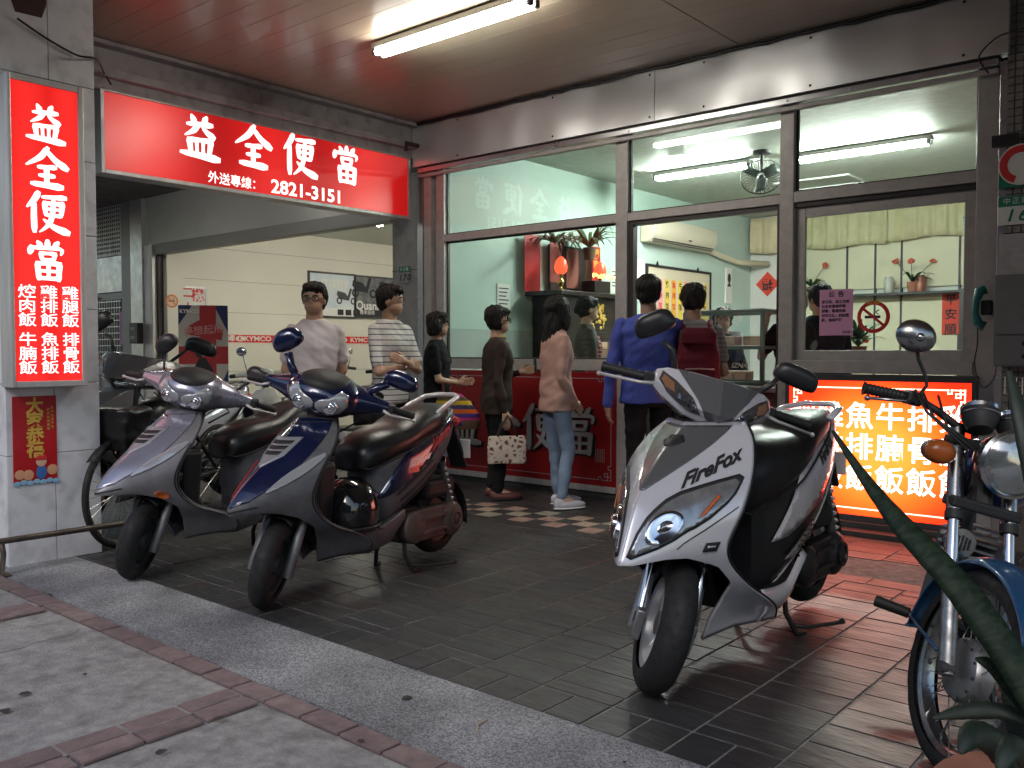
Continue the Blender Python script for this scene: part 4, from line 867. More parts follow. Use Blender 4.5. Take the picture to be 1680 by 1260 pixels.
q = G(); q.prism([(-.22, .75), (-.14, .95), (-.05, 1.12), (.02, 1.13), (.1, 1.0), (.14, .6), (-.08, .6), (-.1, .82)], .0015, .002, Mb); q.prism([(-.04+.055*cos(a*.4), 1.2+.075*sin(a*.4)) for a in range(16)], .0014, .0018, Mb); q.ob('printed_rider', m_ink, pb)
q = G(); q.prism([(.0+.032*cos(a*.4), 1.185+.045*sin(a*.4)) for a in range(16)], .002, .0024, Mb); q.ob('printed_face', mat('printed_skin', (.4, .26, .2), .5), pb)

# ================================================================ SMALL FIXTURES
def plate(px, py, w, h, Y, num, label, size=.1, mt=None):
    c = P(px, py, Y=Y); t_ = thing('number_plate', (c.x, Y, c.z), label=label, cat='number plate')
    q = G(); q.bb((-w/2, -.006, -h/2), (w/2, 0, h*.15)); q.ob('plate', m_green if mt == 'inv' else m_paper if mt else m_ltgrey, t_, bevel=.002); q = G(); q.bb((-w/2, -.008, h*.15), (w/2, 0, h/2)); q.ob('green_band', mat('street_name_green', (.02, .22, .14), .45), t_, bevel=.002)
    txt(num, size, frame((0, -.0065, -h*.19), (1, 0, 0), (0, 0, 1)), m_green if mt else m_ink, t_, bold=.002, shear=.25, sp=1.35); txt('中正路', size*.42, frame((0, -.0088, h*.32), (1, 0, 0), (0, 0, 1)), m_paper, t_, sp=1.3); return t_
plate(664, 451, .16, .165, WY-.006, '170', 'small green and grey number plate reading 170 on the grey column', .088)
plate(1667, 345, .19, .17, 5.99, '16', 'white and green number plate reading 16 on the mosaic pillar', .1, 1)
# round logo plate above it
c = P(1676, 270, Y=5.98); t_ = thing('round_sign', (c.x, 5.97, c.z), label='round sign with green border and red swirl on the mosaic pillar at the right edge', cat='sign')
q = G(); q.bb((-.12, 0, -.13), (.15, .015, .0)); q.ob('green_plate', m_green, t_, bevel=.003)
q = G(); q.lathe([(0, .0), (.12, .0), (.12, .012), (0, .012)], 32, Matrix.Rotation(R_(90), 4, 'X')); q.ob('white_disc', m_paper, t_, smooth=40)
q = G(); q.grid([[V((r*cos(a), -.013-.001*k, r*sin(a))) for a in [pi*.35+j*pi*1.05/16 for j in range(17)]] for k, r in enumerate((.112, .07))]); q.ob('red_swirl', m_redink, t_, solid=.003)
q = G(); q.bb((c.x-.16, 5.975, c.z+.12), (c.x-.02, 5.99, c.z+.19)); tag(q.ob('dark_square', m_blk), 'small black square plate above the round sign', 'plate')
q = G(); c = P(1668, 415, Y=5.985); q.bb((c.x-.095, 5.98, c.z-.2), (c.x+.3, 5.993, c.z+.115)); tag(q.ob('white_patch_board', mat('scuffed_white_board', (.55, .53, .54), .5, var=.3, vs=9, dirt=.6), bevel=.002), 'scuffed white board below the number plate 16', 'board')
# grey electrical box
c0, c1 = P(1634, 452, Y=5.84), P(1720, 602, Y=5.84); eb = thing('electrical_box', ((c0.x+c1.x)/2, 5.9, (c0.z+c1.z)/2), label='grey steel electrical box on the mosaic pillar above the motorcycle', cat='electrical box')
w, h = (c1.x-c0.x)/2, (c0.z-c1.z)/2; eg = mat('grey_box_paint', (.2, .19, .2), .5, var=.15, dirt=.3)
q = G(); q.bb((-w, -.1, -h), (w, .095, h)); q.ob('case', eg, eb, bevel=.005); q = G(); q.bb((-w+.01, -.108, -h*.3), (w-.01, -.101, h-.012)); q.ob('door', eg, eb, bevel=.003)
q = G(); q.bb((-w+.01, -.108, -h+.01), (w-.01, -.101, -h*.33)); q.ob('lower_door', eg, eb, bevel=.003); q = G(); q.ell((0.02, -.11, -h*.5), (.008, .005, .015), 8, 6); q.ell((.02, -.11, -h*.78), (.008, .005, .015), 8, 6); q.ob('lock', m_blk, eb)
# telephone handset
c = P(1612, 506, Y=WY-.11); ph = thing('telephone_handset', (c.x, WY-.12, c.z), label='teal telephone handset hanging on the steel post beside the electrical box', cat='telephone')
q = G(); q.tube([(0.02, 0, .115), (-.015, -.01, .1), (-.03, -.01, .04), (-.034, -.01, -.03), (-.02, -.01, -.09), (.015, 0, -.11)], [.03, .03, .02, .019, .028, .03], 12); q.ob('handset', mat('teal_plastic', (.02, .19, .19), .35), ph, smooth=1)
q = G(); q.bb((-.01, .0, -.04), (.05, .06, .05)); q.ob('cradle', m_black, ph, bevel=.008)
wire([c+V((0, -.11, -.12)), c+V((.0, -.11, -.22)), c+V((-.01, -.12, -.34)), c+V((.03, -.12, -.47)), c+V((.09, -.1, -.42)), c+V((.1, -.09, -.3))], .004, 'black coiled cord looping below the teal handset')
wire([P(1622, 120, Y=WY-.12), P(1606, 95, Y=WY-.14), P(1625, 70, Y=WY-.14), P(1650, 55, Y=5.9), P(1690, 52, Y=5.8)], .005, 'thin black wire curving over the mosaic pillar top')
# wire rack under the box
c = P(1655, 630, Y=5.85); q = G()
for i in range(9): q.tube([c+V((-.02+i*.03, 0, .04)), c+V((-.02+i*.03, 0, -.06))], .003, 5)
for z in (-.06, -.01, .04): q.tube([c+V((-.03, 0, z)), c+V((.25, 0, z))], .003, 5)
tag(q.ob('wire_rack', m_lsteel), 'small wire rack fixed below the grey electrical box', 'rack')
# spring couplet poster on the pillar
a, b = P(20, 650, X=-5.29), P(95, 795, X=-5.29); hw, hh = (b.y-a.y)/2, (P(20, 650, X=-5.29).z-P(20, 797, X=-5.29).z)/2
sp_ = thing('new_year_poster', (-5.293, (a.y+b.y)/2, (P(58, 722, X=-5.29)).z), label='glossy red new year poster with gold characters pasted on the white pillar', cat='poster')
q = G(); q.bb((-.004, -hw, -hh), (.0, hw, hh)); q.ob('sheet', mat('red_gloss_paper', (.5, .015, .02), .3, var=.15, vs=4), sp_)
for i, ch in enumerate('大家恭禧'): txt(ch, .095, FXl(.0, hh-.06-i*.083, .0008), m_gold, sp_, bold=.003)
for i, ch in enumerate('恭賀新禧萬事'): txt(ch, .018, FXl(hw*.62, hh-.08-i*.022, .0008), m_gold, sp_); 
for i, ch in enumerate('吉祥如意平安'): txt(ch, .018, FXl(hw*.8, hh-.07-i*.022, .0008), m_gold, sp_)
q = G(); 
for y, z, r in ((-.085, -.19, .028), (-.04, -.195, .03), (.09, -.175, .03)): q.ell((.0015, y, z), (.0015, r, r), 14, 8)
q.ob('printed_gold_ingots', mat('printed_orange', (.7, .35, .2), .5), sp_, kind='stuff')
q = G(); q.ell((.002, .03, -.185), (.0018, .03, .04), 14, 8); q.ob('printed_blue_coat', mat('printed_blue', (.05, .15, .45), .5), sp_); q = G(); q.ell((.0025, .03, -.125), (.0022, .03, .028), 14, 8); q.ob('printed_child_face', mat('printed_peach', (.72, .45, .32), .5), sp_)
q = G(); q.ell((.003, .03, -.105), (.0022, .033, .018), 14, 8); q.ob('printed_hat', m_redink, sp_); q = G()
for i in range(7): q.ell((.0012, -.1+i*.035, -.24+.006*(i % 2)), (.001, .02, .014), 10, 6)
q.ob('printed_clouds', mat('printed_sky', (.25, .5, .7), .5), sp_)
# handrail pipe by the pillar
q = G(); q.tube([(-5.12, 1.3, .19), (-5.12, 1.83, .19), (-5.11, 2.62, .19)], .017, 10); q.tube([(-5.12, 1.83, .19), (-5.12, 1.84, .12), (-5.12, 1.83, .02), (-5.08, 1.86, -.0)], .015, 8)
tag(q.ob('pipe_rail', m_pole, smooth=1), 'low rusty pipe rail running past the foot of the white pillar', 'rail')
# litter
for k, (px, py, L) in enumerate(((735, 976, .035), (668, 1147, .05), (357, 900, .12), (783, 1204, .1), (360, 1181, .05), (41, 1140, .05), (265, 1236, .05), (592, 1218, .03), (8, 1168, .05))):
    c = P(px, py, Z=.003); q = G()
    if k in (2, 3): q.tube([(0, 0, .003), (L*.5, .02, .006), (L, .01, .004)], .004, 5); o = q.ob('twig', mat('dry_twig', (.45, .36, .28), .8)); tag(o, 'dry pale twig lying on the '+('dark tiles behind the silver scooter' if k == 2 else 'aggregate strip near the front'), 'twig')
    else: q.grid([[(L*.5*(u-.5)*2*(1-.6*abs(v)), L*.3*v, .003+.004*abs(v)) for u in (0, .3, .6, 1)] for v in (-1, -.4, .3, 1)]); o = q.ob('dead_leaf', mat('dark_dead_leaf', (.04, .035, .03), .7)); tag(o, 'small dark dead leaf '+('on the aggregate strip, nearest the tiled floor edge', 'on the aggregate strip near the bottom middle of the photo', '', '', 'on the concrete beside the paver junction', 'on the concrete by the left edge of the photo', 'near the bottom left, right of the double paver row', 'on the pavers at the bottom, close to the strip', 'farthest left on the concrete slab')[k], 'leaf', 'dead leaves on the pavement')
    o.location = c; o.rotation_euler = (0, 0, random.uniform(0, 6))

# more of what a lunchbox shop keeps about
for k in range(10):
    q = G(); q.box((0, 0, .04), (.13, .17, .075)); o = q.ob('lunchbox', bpy.data.materials['lunchbox_card'], bevel=.006); o.location = (-5.35+.2*(k % 5), 7.75+random.uniform(-.02, .02), 1.142+.08*(k//5)); o.rotation_euler = (0, 0, random.uniform(-.1, .1))
    tag(o, 'pale cardboard lunchbox in the two layer stack on the low steel table', 'lunchbox', 'lunchboxes on the steel table')
for i, (y, z, w, h, m, l) in enumerate(((8.95, 2.05, .22, .3, m_paper, 'small white certificate on the mint wall right of the altar'), (9.25, 1.75, .16, .24, bpy.data.materials['yellow_strip'], 'small yellow note on the mint wall beside the menu board'), (6.9, 1.75, .2, .28, m_paper, 'white paper notice on the mint wall near the window'))):
    q = G(); q.bb((LW+.002, y-w/2, z-h/2), (LW+.008, y+w/2, z+h/2)); o = q.ob('wall_notice', m); tag(o, l, 'notice')
    q = G()
    for j in range(5): q.bb((LW+.0085, y-w*.38, z+h*.32-j*h*.14), (LW+.009, y+w*(.38-.1*(j % 3)), z+h*.32-j*h*.14+.012))
    q.ob('printed_lines', m_ink, o, kind='stuff')
for i, (x, c) in enumerate(((-3.9, (.5, .5, .45)), (-3.5, (.35, .12, .08)), (-1.9, (.3, .35, .4)))):
    q = G(); q.lathe([(0, 0), (.06, 0), (.07, .16), (.05, .2), (.05, .22), (0, .22)], 16); o = q.ob('jar', mat('jar_glaze', c, .3), smooth=40); o.location = (x, BW-.17, 1.986); tag(o, ('pale', 'reddish brown', 'blue grey')[i]+' jar standing on the back shelf', 'jar')
for k in range(3):
    q = G(); q.lathe([(0, 0), (.12, 0), (.13, .02), (.13, .25), (.14, .26), (.12, .26), (.115, .03), (0, .03)], 24); o = q.ob('stock_pot', m_lsteel, smooth=40); o.location = (-4.75+.33*k, 8.15, 1.142); tag(o, ('left', 'middle', 'right')[k]+' one of three steel stock pots on the low table', 'pot', 'steel stock pots')
gm_ = mat('old_gum', (.025, .025, .025), .7)
for k in range(15):
    q = G(); r = random.uniform(.005, .013); q.prism([(r*cos(a*pi/5)*random.uniform(.7, 1.2), r*sin(a*pi/5)*random.uniform(.7, 1.2)) for a in range(10)], 0, .0008)
    if k == 0: GG = G()
    x, y = random.uniform(-5.5, -.8), random.uniform(.5, 2.2); zz = .001 if y < 1.73 else .0045; GG.add(q.v, q.f, Matrix.Translation((x, y, zz)))
GG.ob('gum_spots', gm_, pv, kind='stuff')
cr = mat('crack_dirt', (.05, .045, .04), .95); GG = G()
for x0, y0, n, dx, dy in ((-5.2, .9, 16, .06, .035), (-3.9, 1.7, 14, .02, -.06), (-2.2, .75, 18, .055, .03), (-1.6, 1.6, 10, -.05, -.05)):
    x, y = x0, y0; L = [(x, y, .0004)]
    for k in range(n): x += dx+random.uniform(-.03, .03); y += dy+random.uniform(-.03, .03); L.append((x, y, .0004))
    for a, b in zip(L, L[1:]): d = (V(b)-V(a)).normalized(); p = V((-d.y, d.x, 0))*random.uniform(.0008, .002); GG.add([V(a)-p, V(a)+p, V(b)+p, V(b)-p], [(0, 1, 2, 3)])
GG.ob('cracks', cr, pv, kind='stuff')
# ================================================================ SCOOTERS
def paint(name, col, rough=.28, dirt=.0, met=.0, coat=.6): return mat(name, col, rough, met, var=.08, vs=5, coat=coat, dirt=dirt)
m_plast = mat('dusty_grey_plastic', (.12, .12, .135), .5, var=.45, vs=9, dirt=.5, bump=.05, bs=90)
m_seat = mat('black_vinyl_seat', (.011, .011, .012), .34, var=.2, vs=8, bump=.08, bs=60, coat=0)
m_chrome = mat('worn_chrome', (.7, .7, .72), .18, 1, var=.15, vs=20)
m_castalu = mat('cast_aluminium', (.45, .45, .46), .42, .9, var=.35, vs=15)
m_lens = mat('clear_lamp_lens', (.42, .43, .46), .1, .3, coat=.6)
m_refl = mat('lamp_reflector', (.85, .86, .9), .12, 1)
m_amber = mat('amber_lens', (.55, .12, .02), .2, coat=1)
m_rlens = mat('red_lens', (.5, .02, .02), .2, coat=1)
m_mirror = mat('mirror_glass', (.7, .72, .75), .03, 1)
def tyre_g(R, w, M, n=90, pat=.0025):
    prof = []
    for i in range(15):
        a = -pi*.62+i*pi*1.24/14; prof.append((R-w*.5*(1-cos(a))*1.0 if abs(a) < 9 else 0, w*.5*sin(a)*(1 if abs(a) < pi/2 else 1.0)))
    rows = []
    for j in range(n):
        th = 2*pi*j/n; row = []
        for r, y in prof:
            s = abs(y)/(w*.5); d = 0
            if r > R-w*.42:
                ph = (th*11/(2*pi)*1.0+s*.45*(1 if y > 0 else -1)+ (.5 if y > 0 else 0)) % 1
                if .12 < s < .9 and ph < .2: d = pat
            row.append((( r-d)*cos(th), y, (r-d)*sin(th)))
        rows.append(row)
    rows.append(rows[0]); g = G(); g.grid(rows, M); return g
def wheel(parent, M, R, w, style, mrim, name='wheel'):
    g = tyre_g(R, w, M); t = g.ob(name, m_rub, parent, smooth=50)
    ri = R-w*.78; q = G(); A = M @ Matrix.Rotation(R_(90), 4, 'X'); h = w*.36
    q.lathe([(ri-.012, -h*.9), (ri+.012, -h), (ri+.016, -h+.006), (ri-.006, -h*.5), (ri-.012, 0), (ri-.006, h*.5), (ri+.016, h-.006), (ri+.012, h), (ri-.012, h*.9), (ri-.02, 0), (ri-.012, -h*.9)], 48, A)
    q.ob('rim', mrim, t, smooth=50)
    if style == 'cast':
        for k in range(5):
            q = G(); B = M @ Matrix.Rotation(k*2*pi/5, 4, 'Y')
            q.loft([[(.03*c, y, .035) for c, y in ((-.7, -.02), (.7, -.02), (.7, .02), (-.7, .02))], [(.026*c+.008, y, ri*.55) for c, y in ((-.7, -.013), (.7, -.013), (.7, .013), (-.7, .013))], [(.04*c+.02, y, ri-.006) for c, y in ((-.7, -.015), (.7, -.015), (.7, .015), (-.7, .015))]], B); q.ob('spoke', mrim, t, bevel=.004)
        q = G(); q.lathe([(0, -.035), (.042, -.03), (.045, 0), (.042, .03), (0, .035)], 24, A); q.ob('hub', m_castalu, t, smooth=40)
        q = G(); q.lathe([(.055, -.052), (.1, -.052), (.1, -.047), (.055, -.047), (.055, -.052)], 32, A); q.ob('brake_disc', m_chrome, t, smooth=40)
    elif style == 'plate':
        q = G(); q.lathe([(0, -.04), (.045, -.038), (.05, -.015), (ri-.02, -.012), (ri-.02, .012), (.05, .015), (.045, .038), (0, .04)], 24, A); q.ob('hub', m_dkgrey, t, smooth=40)
    return t
def scooter(cfg, loc, rz, label, steer, lean=0, group=None):
    c = cfg; sp = c['sport']; root = thing('scooter', loc, rz, label, 'scooter', group)
    fx, R = c['fx'], c['R']; rx = c['rx']; mp, mg = c['paint'], c['plastic']
    A0 = V((fx-.05, 0, .32)); ax = V((-.43, 0, .90)).normalized(); ST = Matrix.Translation(A0) @ Matrix.Rotation(R_(steer), 4, ax) @ Matrix.Translation(-A0)
    wheel(root, ST @ Matrix.Translation((fx, 0, R)), R, c['tw'], 'cast' if sp else 'plate', c['rim'])
    wheel(root, Matrix.Translation((rx, 0, R+.035)), R, c['tw']+.01, 'cast' if sp else 'plate', c['rim'])
    # fork legs
    for s in (-1, 1):
        y = s*(c['tw']/2+.035); q = G()
        if sp:
            q.tube([(fx-.02, y, R+.03), (fx-.16, y, .56)], .017, 12, M=ST); q.ob('fork_tube', m_chrome, root, smooth=40)
            q = G(); q.tube([(fx-.02, y, R-.05), (fx-.03, y, R+.02), (fx-.085, y, R+.15)], [.03, .028, .022], 8, M=ST); q.box((fx-.0, y, R-.02), (.05, .034, .11), ST); q.ob('fork_slider', m_castalu, root, bevel=.006, smooth=40)
        else:
            q.tube([(fx+.01, y, R-.045), (fx+.0, y, R), (fx-.05, y, R+.13), (fx-.09, y, R+.22)], [.026, .027, .024, .022], 10, M=ST); q.ob('fork_slider', c.get('fork', m_castalu), root, smooth=40)
        q = G(); q.lathe([(0, -.02), (.018, -.02), (.018, .02), (0, .02)], 12, ST @ Matrix.Translation((fx, y, R)) @ Matrix.Rotation(R_(90), 4, 'X')); q.ob('axle_nut', m_dkgrey, root, smooth=40)
    q = G(); q.box((fx-.11, 0, .55), (.09, c['tw']+.1, .05), ST); q.tube([(fx-.11, 0, .56), (fx-.26, 0, .86)], .03, 10, M=ST); q.ob('steering_stem', m_blk, root, bevel=.01)
    rows = []        # inner front mudguard
    for i in range(15):
        a = R_(78+i*6.4); rows.append([((fx-.01)+(R+.035)*cos(a)*1.02, yy*(c['tw']/2+.016), R+.012+(R+.02)*sin(a)-abs(yy)**3*.03) for yy in (-1, -.8, -.4, 0, .4, .8, 1)])
    q = G(); q.grid(rows, ST); q.ob('mudguard', m_blk, root, smooth=1, solid=.004)
    # apron shell
    Rz, Ez, Wz, Az = c['R_z'], c['E_z'], c['W_z'], c['A_z']; p = c['p']
    def sh(t, z, off=0):
        r, e, w = smo(Rz, z), smo(Ez, z), smo(Wz, z); a = abs(t); s = 1 if t >= 0 else -1
        P0 = V((r-(r-e)*a**p, w*a, z)); 
        dx = -(r-e)*p*max(a, .03)**(p-1); n = V((w, -dx, 0)).normalized() if w > 1e-6 else V((1, 0, 0)); P0 = P0+n*off
        h_ = max(0, min(1, (c['tip']+.15-z)/.13)); P0.z -= c['lip']*max(0, 1-a/.6)*h_*h_*(3-2*h_)
        return V((P0.x, P0.y*s, P0.z))
    zs = [c['z0']+(c['z1']-c['z0'])*i/48 for i in range(49)]
    for s in (1, -1):
        rows = []
        for z in zs:
            r, e = smo(Rz, z), smo(Ez, z); arch = lerp(Az, z) if z < c['tip'] else 9
            t0 = 0 if arch >= r else min(.97, ((r-arch)/(r-e))**(1/p)); rows.append([sh(s*(t0+(1-t0)*k/36), z) for k in range(37)])
        q = G(); q.grid(rows); 
        if s == 1: side = q
        else: side.add(q.v, q.f)
    o = side.ob('front_cowl', c['cowl'], root, smooth=60, solid=.012); 
    rows = []
    for z in zs:
        e, w = smo(Ez, z), smo(Wz, z); rows.append([V((e-.015-c['shdepth']*(1-abs(k)**2.5)*.5, w*.985*k, z)) for k in (-1, -.8, -.5, -.2, 0, .2, .5, .8, 1)])
    q = G(); q.grid(rows); q.ob('leg_shield', c['inner'], root, smooth=1, solid=.006)
    q = G(); q.loft([[(fx-.2, y*.9, .40), (fx-.2, y, .66), (fx-.33, y, .66), (fx-.3, y*.9, .25), (fx-.26, y*.9, .25)] for y in (-.1, .1)]); q.ob('wheel_well', m_blk, root, bevel=.02)
    top = [sh(k/8, c['z1']) for k in range(-8, 9)]; q = G(); tp_ = [top[8]+V((.0, 0, .004))]; 
    q.add([*top, V((smo(Ez, c['z1'])-.02, 0, c['z1']))], [tuple(range(17))+(17,)]); q.ob('cowl_top', c['inner'], root, solid=.004)
    for nm, mt, polys, off in c['decals']:
        for poly, mir in polys:
            if nm in ('indicator_lens', 'headlight', 'headlight_surround'): poly = [tuple(V(a).lerp(V(b), t)) for a, b in zip(poly, poly[1:]+poly[:1]) for t in (.2, .8)]
            for s in ((1, -1) if mir else (1,)):
                if nm in ('reflector', 'bulb_shield', 'side_reflector'):
                    cu_, cv_ = sum(a for a, _ in poly)/len(poly), sum(b for _, b in poly)/len(poly); g = G()
                    g.grid([[sh(s*(cu_+(a-cu_)*k), cv_+(b-cv_)*k, off+d) for a, b in poly] for k, d in ((.02, -.004), (.35, -.003), (.7, 0), (.92, .003), (1, 0), (1, -.012))], None, True); g.ob(nm, mt, root, smooth=50); continue
                g = patch([(u*s, v) for u, v in poly], lambda u, v: sh(u, v, off), .013); g.ob(nm, mt, root, smooth=60, solid=.004)
    # text on the cowl
    for body, size, t0, z0, ang, mt in c.get('text', ()):
        cu = txt(body, size, Matrix.Identity(4), mt, root, shear=.35, bold=.0022, sx=1.1); me = cu.data
        cu.name = 'lettering'
        for v in me.vertices:
            u, w_ = v.co.x*cos(ang)-v.co.y*sin(ang), v.co.x*sin(ang)+v.co.y*cos(ang); wz = max(.05, smo(Wz, z0)); dxy = 1.7
            v.co = sh(t0+u/wz/dxy, z0+w_, .004+v.co.z)
    # floorboard and skirts
    q = G(); secs = []
    for x, w, zt, zb in c['floor']:
        secs.append([(x, -w*.8, zb), (x, -w, zb+(zt-zb)*.5), (x, -w*.96, zt), (x, w*.96, zt), (x, w, zb+(zt-zb)*.5), (x, w*.8, zb)])
    q.loft(secs); q.ob('floorboard', c['floorm'], root, bevel=.008, smooth=40)
    q = G()
    for k in range(5): q.bb((c['floor'][2][0]-.02, -.12+k*.055, c['floor'][2][2]), (c['floor'][1][0]-.05, -.10+k*.055, c['floor'][2][2]+.004))
    q.ob('floor_ribs', m_blk, root, kind='stuff')
    # rear body
    B = c['body']; tw = [(r[0], r[1]) for r in B][::-1]; tt = [(r[0], r[2]) for r in B][::-1]; tb = [(r[0], r[3]) for r in B][::-1]
    def by_(x, z, off=0):
        w, a, b = smo(tw, x), smo(tt, x), smo(tb, x); k = max(-1, min(1, (z-(a+b)/2)/((a-b)/2+1e-6))); return V((x, w*(1-abs(k)**3.2)**(1/3.2)*(1+.0)+off, z))
    secs = []; nb = 26
    for i in range(nb):
        x = B[0][0]+(B[-1][0]-B[0][0])*i/(nb-1); w, a, b = smo(tw, x), smo(tt, x), smo(tb, x); ring = []
        for j in range(28):
            an = 2*pi*j/28; cc, ss = cos(an), sin(an); ring.append((x, w*math.copysign(abs(cc)**(2/3.2), cc), (a+b)/2+(a-b)/2*math.copysign(abs(ss)**(2/3.2), ss)))
        secs.append(ring)
    q = G(); q.loft(secs); q.ob('body', c['bodym'], root, smooth=50)
    for nm, mt, poly, off in c['side']:
        for s in (1, -1):
            g = patch(poly, lambda x, z: (lambda v: V((v.x, v.y*s, v.z)))(by_(x, z, off)), .03); g.ob(nm, mt, root, smooth=60, solid=.005)
    for body, size, x0, z0, ang, mt in c.get('sidetext', ()):
        for s in (1,):
            cu = txt(body, size, Matrix.Identity(4), mt, root, shear=.3, bold=.0016); me = cu.data
            for v in me.vertices:
                u, w_ = v.co.x, v.co.y; X, Z = x0-(u*cos(ang)-w_*sin(ang)), z0+(u*sin(ang)+w_*cos(ang)); v.co = by_(X, Z, c['stoff']+v.co.z)
    # seat
    Sx = c['seat']; w_t = [(r[0], r[1]) for r in Sx][::-1]; z_t = [(r[0], r[2]) for r in Sx][::-1]; b_t = [(r[0], r[3]) for r in Sx][::-1]; secs = []
    for i in range(30):
        f = i/29; f = f-.06*sin(2*pi*f)/1; x = Sx[0][0]+(Sx[-1][0]-Sx[0][0])*f; w, a, b = smo(w_t, x), smo(z_t, x), smo(b_t, x); ring = []
        for j in range(24):
            an = 2*pi*j/24; cc, ss = cos(an), sin(an); e = 2.6 if ss > 0 else 4.5
            ring.append((x, w*math.copysign(abs(cc)**(2/e), cc)*(1 if ss > -.2 else .93), (b+(a-b)*.35)+((a-b)*.65 if ss > 0 else (a-b)*.35)*math.copysign(abs(ss)**(2/e), ss)))
        secs.append(ring)
    q = G(); q.loft(secs); se = q.ob('seat', m_seat, root, smooth=50)
    q = G(); L = []
    for i in range(24):
        x = Sx[0][0]+.0+(Sx[-1][0]-Sx[0][0])*i/23; L.append(V((x, smo(w_t, x)*1.0, smo(b_t, x)+.015)))
    q.tube(L, .005, 5); q.tube([V((v.x, -v.y, v.z)) for v in L], .005, 5); q.ob('piping', m_blk, se, smooth=1)
    # grab rail, tail lamp, plate
    xr, zr = c['tail']; q = G()
    if not sp: q.tube([(xr+.25, .12, zr-.03), (xr+.14, .135, zr+.03), (xr+.0, .12, zr+.075), (xr-.05, .06, zr+.085), (xr-.05, -.06, zr+.085), (xr, -.12, zr+.075), (xr+.14, -.135, zr+.03), (xr+.25, -.12, zr-.03)], .015, 10); q.ob('grab_rail', m_alu, root, smooth=1)
    else: q.tube([(xr+.2, .14, zr-.0), (xr+.05, .13, zr+.035), (xr-.05, .07, zr+.05), (xr-.05, -.07, zr+.05), (xr+.05, -.13, zr+.035), (xr+.2, -.14, zr)], .018, 10, sq=.7); q.ob('grab_rail', mp, root, smooth=1)
    q = G(); q.ell((xr-.06, 0, zr-.07), (.05, .085, .04), 16, 10); q.ob('tail_lamp', m_rlens, root, smooth=1)
    q = G(); q.loft([[(xr-.06, -.05, zr-.12), (xr-.06, .05, zr-.12), (xr-.08, .05, zr-.1), (xr-.08, -.05, zr-.1)], [(xr-.17, -.06, zr-.36), (xr-.17, .06, zr-.36), (xr-.185, .06, zr-.35), (xr-.185, -.06, zr-.35)]]); q.ob('rear_flap', m_blk, root, bevel=.006)
    q = G(); q.box((xr-.15, 0, zr-.24), (.012, .2, .11), Matrix.Rotation(0, 4, 'Y')); q.ob('number_plate', m_white, root, bevel=.004)
    # engine, shock, muffler, stands
    z = R+.035; q = G(); y0 = c['tw']/2+.02
    q.lathe([(0, 0), (.085, 0), (.1, .02), (.1, .07), (.07, .09), (.03, .095), (0, .095)], 28, Matrix.Translation((rx, y0, z)) @ Matrix.Rotation(R_(-90), 4, 'X')); q.lathe([(0, 0), (.075, 0), (.09, .02), (.09, .07), (.06, .085), (0, .085)], 28, Matrix.Translation((rx+.33, y0, z+.0)) @ Matrix.Rotation(R_(-90), 4, 'X'))
    q.bb((rx, y0+.005, z-.085), (rx+.33, y0+.07, z+.09)); q.ob('engine_case', c['engine'], root, bevel=.01, smooth=40)
    q = G(); q.lathe([(.05, 0), (.055, .012), (.04, .014), (.035, .004), (.02, .01), (0, .012)], 24, Matrix.Translation((rx, y0+.094, z)) @ Matrix.Rotation(R_(-90), 4, 'X')); q.box((rx+.18, y0+.078, z+.045), (.22, .02, .02)); q.box((rx+.18, y0+.078, z-.03), (.22, .02, .02)); q.ob('engine_ribs', c['engine'], root, smooth=40)
    q = G(); q.bb((rx-.05, -.08, z+.13), (rx+.22, y0+.06, z+.24)); q.ob('air_filter_box', m_blk, root, bevel=.03)
    q = G(); q.bb((rx+.15, -.09, z-.08), (rx+.42, .07, z+.1)); q.ob('engine_block', m_dkgrey, root, bevel=.03)
    rows = [[V((rx+(R+.03)*cos(R_(a)), yy*(c['tw']/2+.025), z+(R+.03)*sin(R_(a))-.02*abs(yy)**3)) for yy in (-1, -.6, 0, .6, 1)] for a in range(25, 200, 12)]; q = G(); q.grid(rows); q.ob('rear_mudguard', m_blk, root, smooth=1, solid=.004)
    q = G(); q.tube([(rx-.02, .0+y0+.05, z+.03), (rx+.06, y0+.04, z+.33)], .022, 10); q.ob('shock_absorber', m_dkgrey, root, smooth=40); q = G()
    q.tube([(rx-.02+.08*(i/60)+.001, y0+.05-.01*i/60+.034*cos(i*.75), z+.05+.25*i/60) for i in range(61)] , .006, 5); q.ob('spring', m_alu, root, smooth=1)
    q = G(); q.tube([(rx+.3, -.1, z-.09), (rx+.15, -.15, z-.05), (rx+.05, -.17, z)], .02, 8); q.tube([(rx+.1, -.17, z-.02), (rx-.02, -.175, z+.03), (rx-.3, -.18, z+.1), (rx-.33, -.18, z+.11)], [.035, .058, .06, .03], 14); q.ob('muffler', m_dkgrey, root, smooth=40)
    for s in (-1, 1): q = G(); q.tube([(c['stx'], s*.08, .2), (c['stx']+.02, s*.1, .1), (c['stx']-.01, s*.135, .012), (c['stx']-.06, s*.15, .009)], .012, 8); q.ob('centre_stand_leg', m_blk, root, smooth=1)
    q = G(); q.tube([(c['stx'], -.08, .17), (c['stx'], .08, .17)], .014, 8); q.tube([(c['stx'], .13, .05), (c['stx']-.06, .17, .035), (c['stx']-.22, .24, .03), (c['stx']-.24, .25, .035)], [.009, .009, .009, .015], 8); q.ob('stand_arm', m_blk, root, smooth=1)
    q = G(); q.bb((-.16, -.10, .19), (.08, .10, .27)); q.tube([(.05, .0, .21), (-.3, .0, .23)], .03, 8); q.ob('underframe', m_blk, root, bevel=.02)
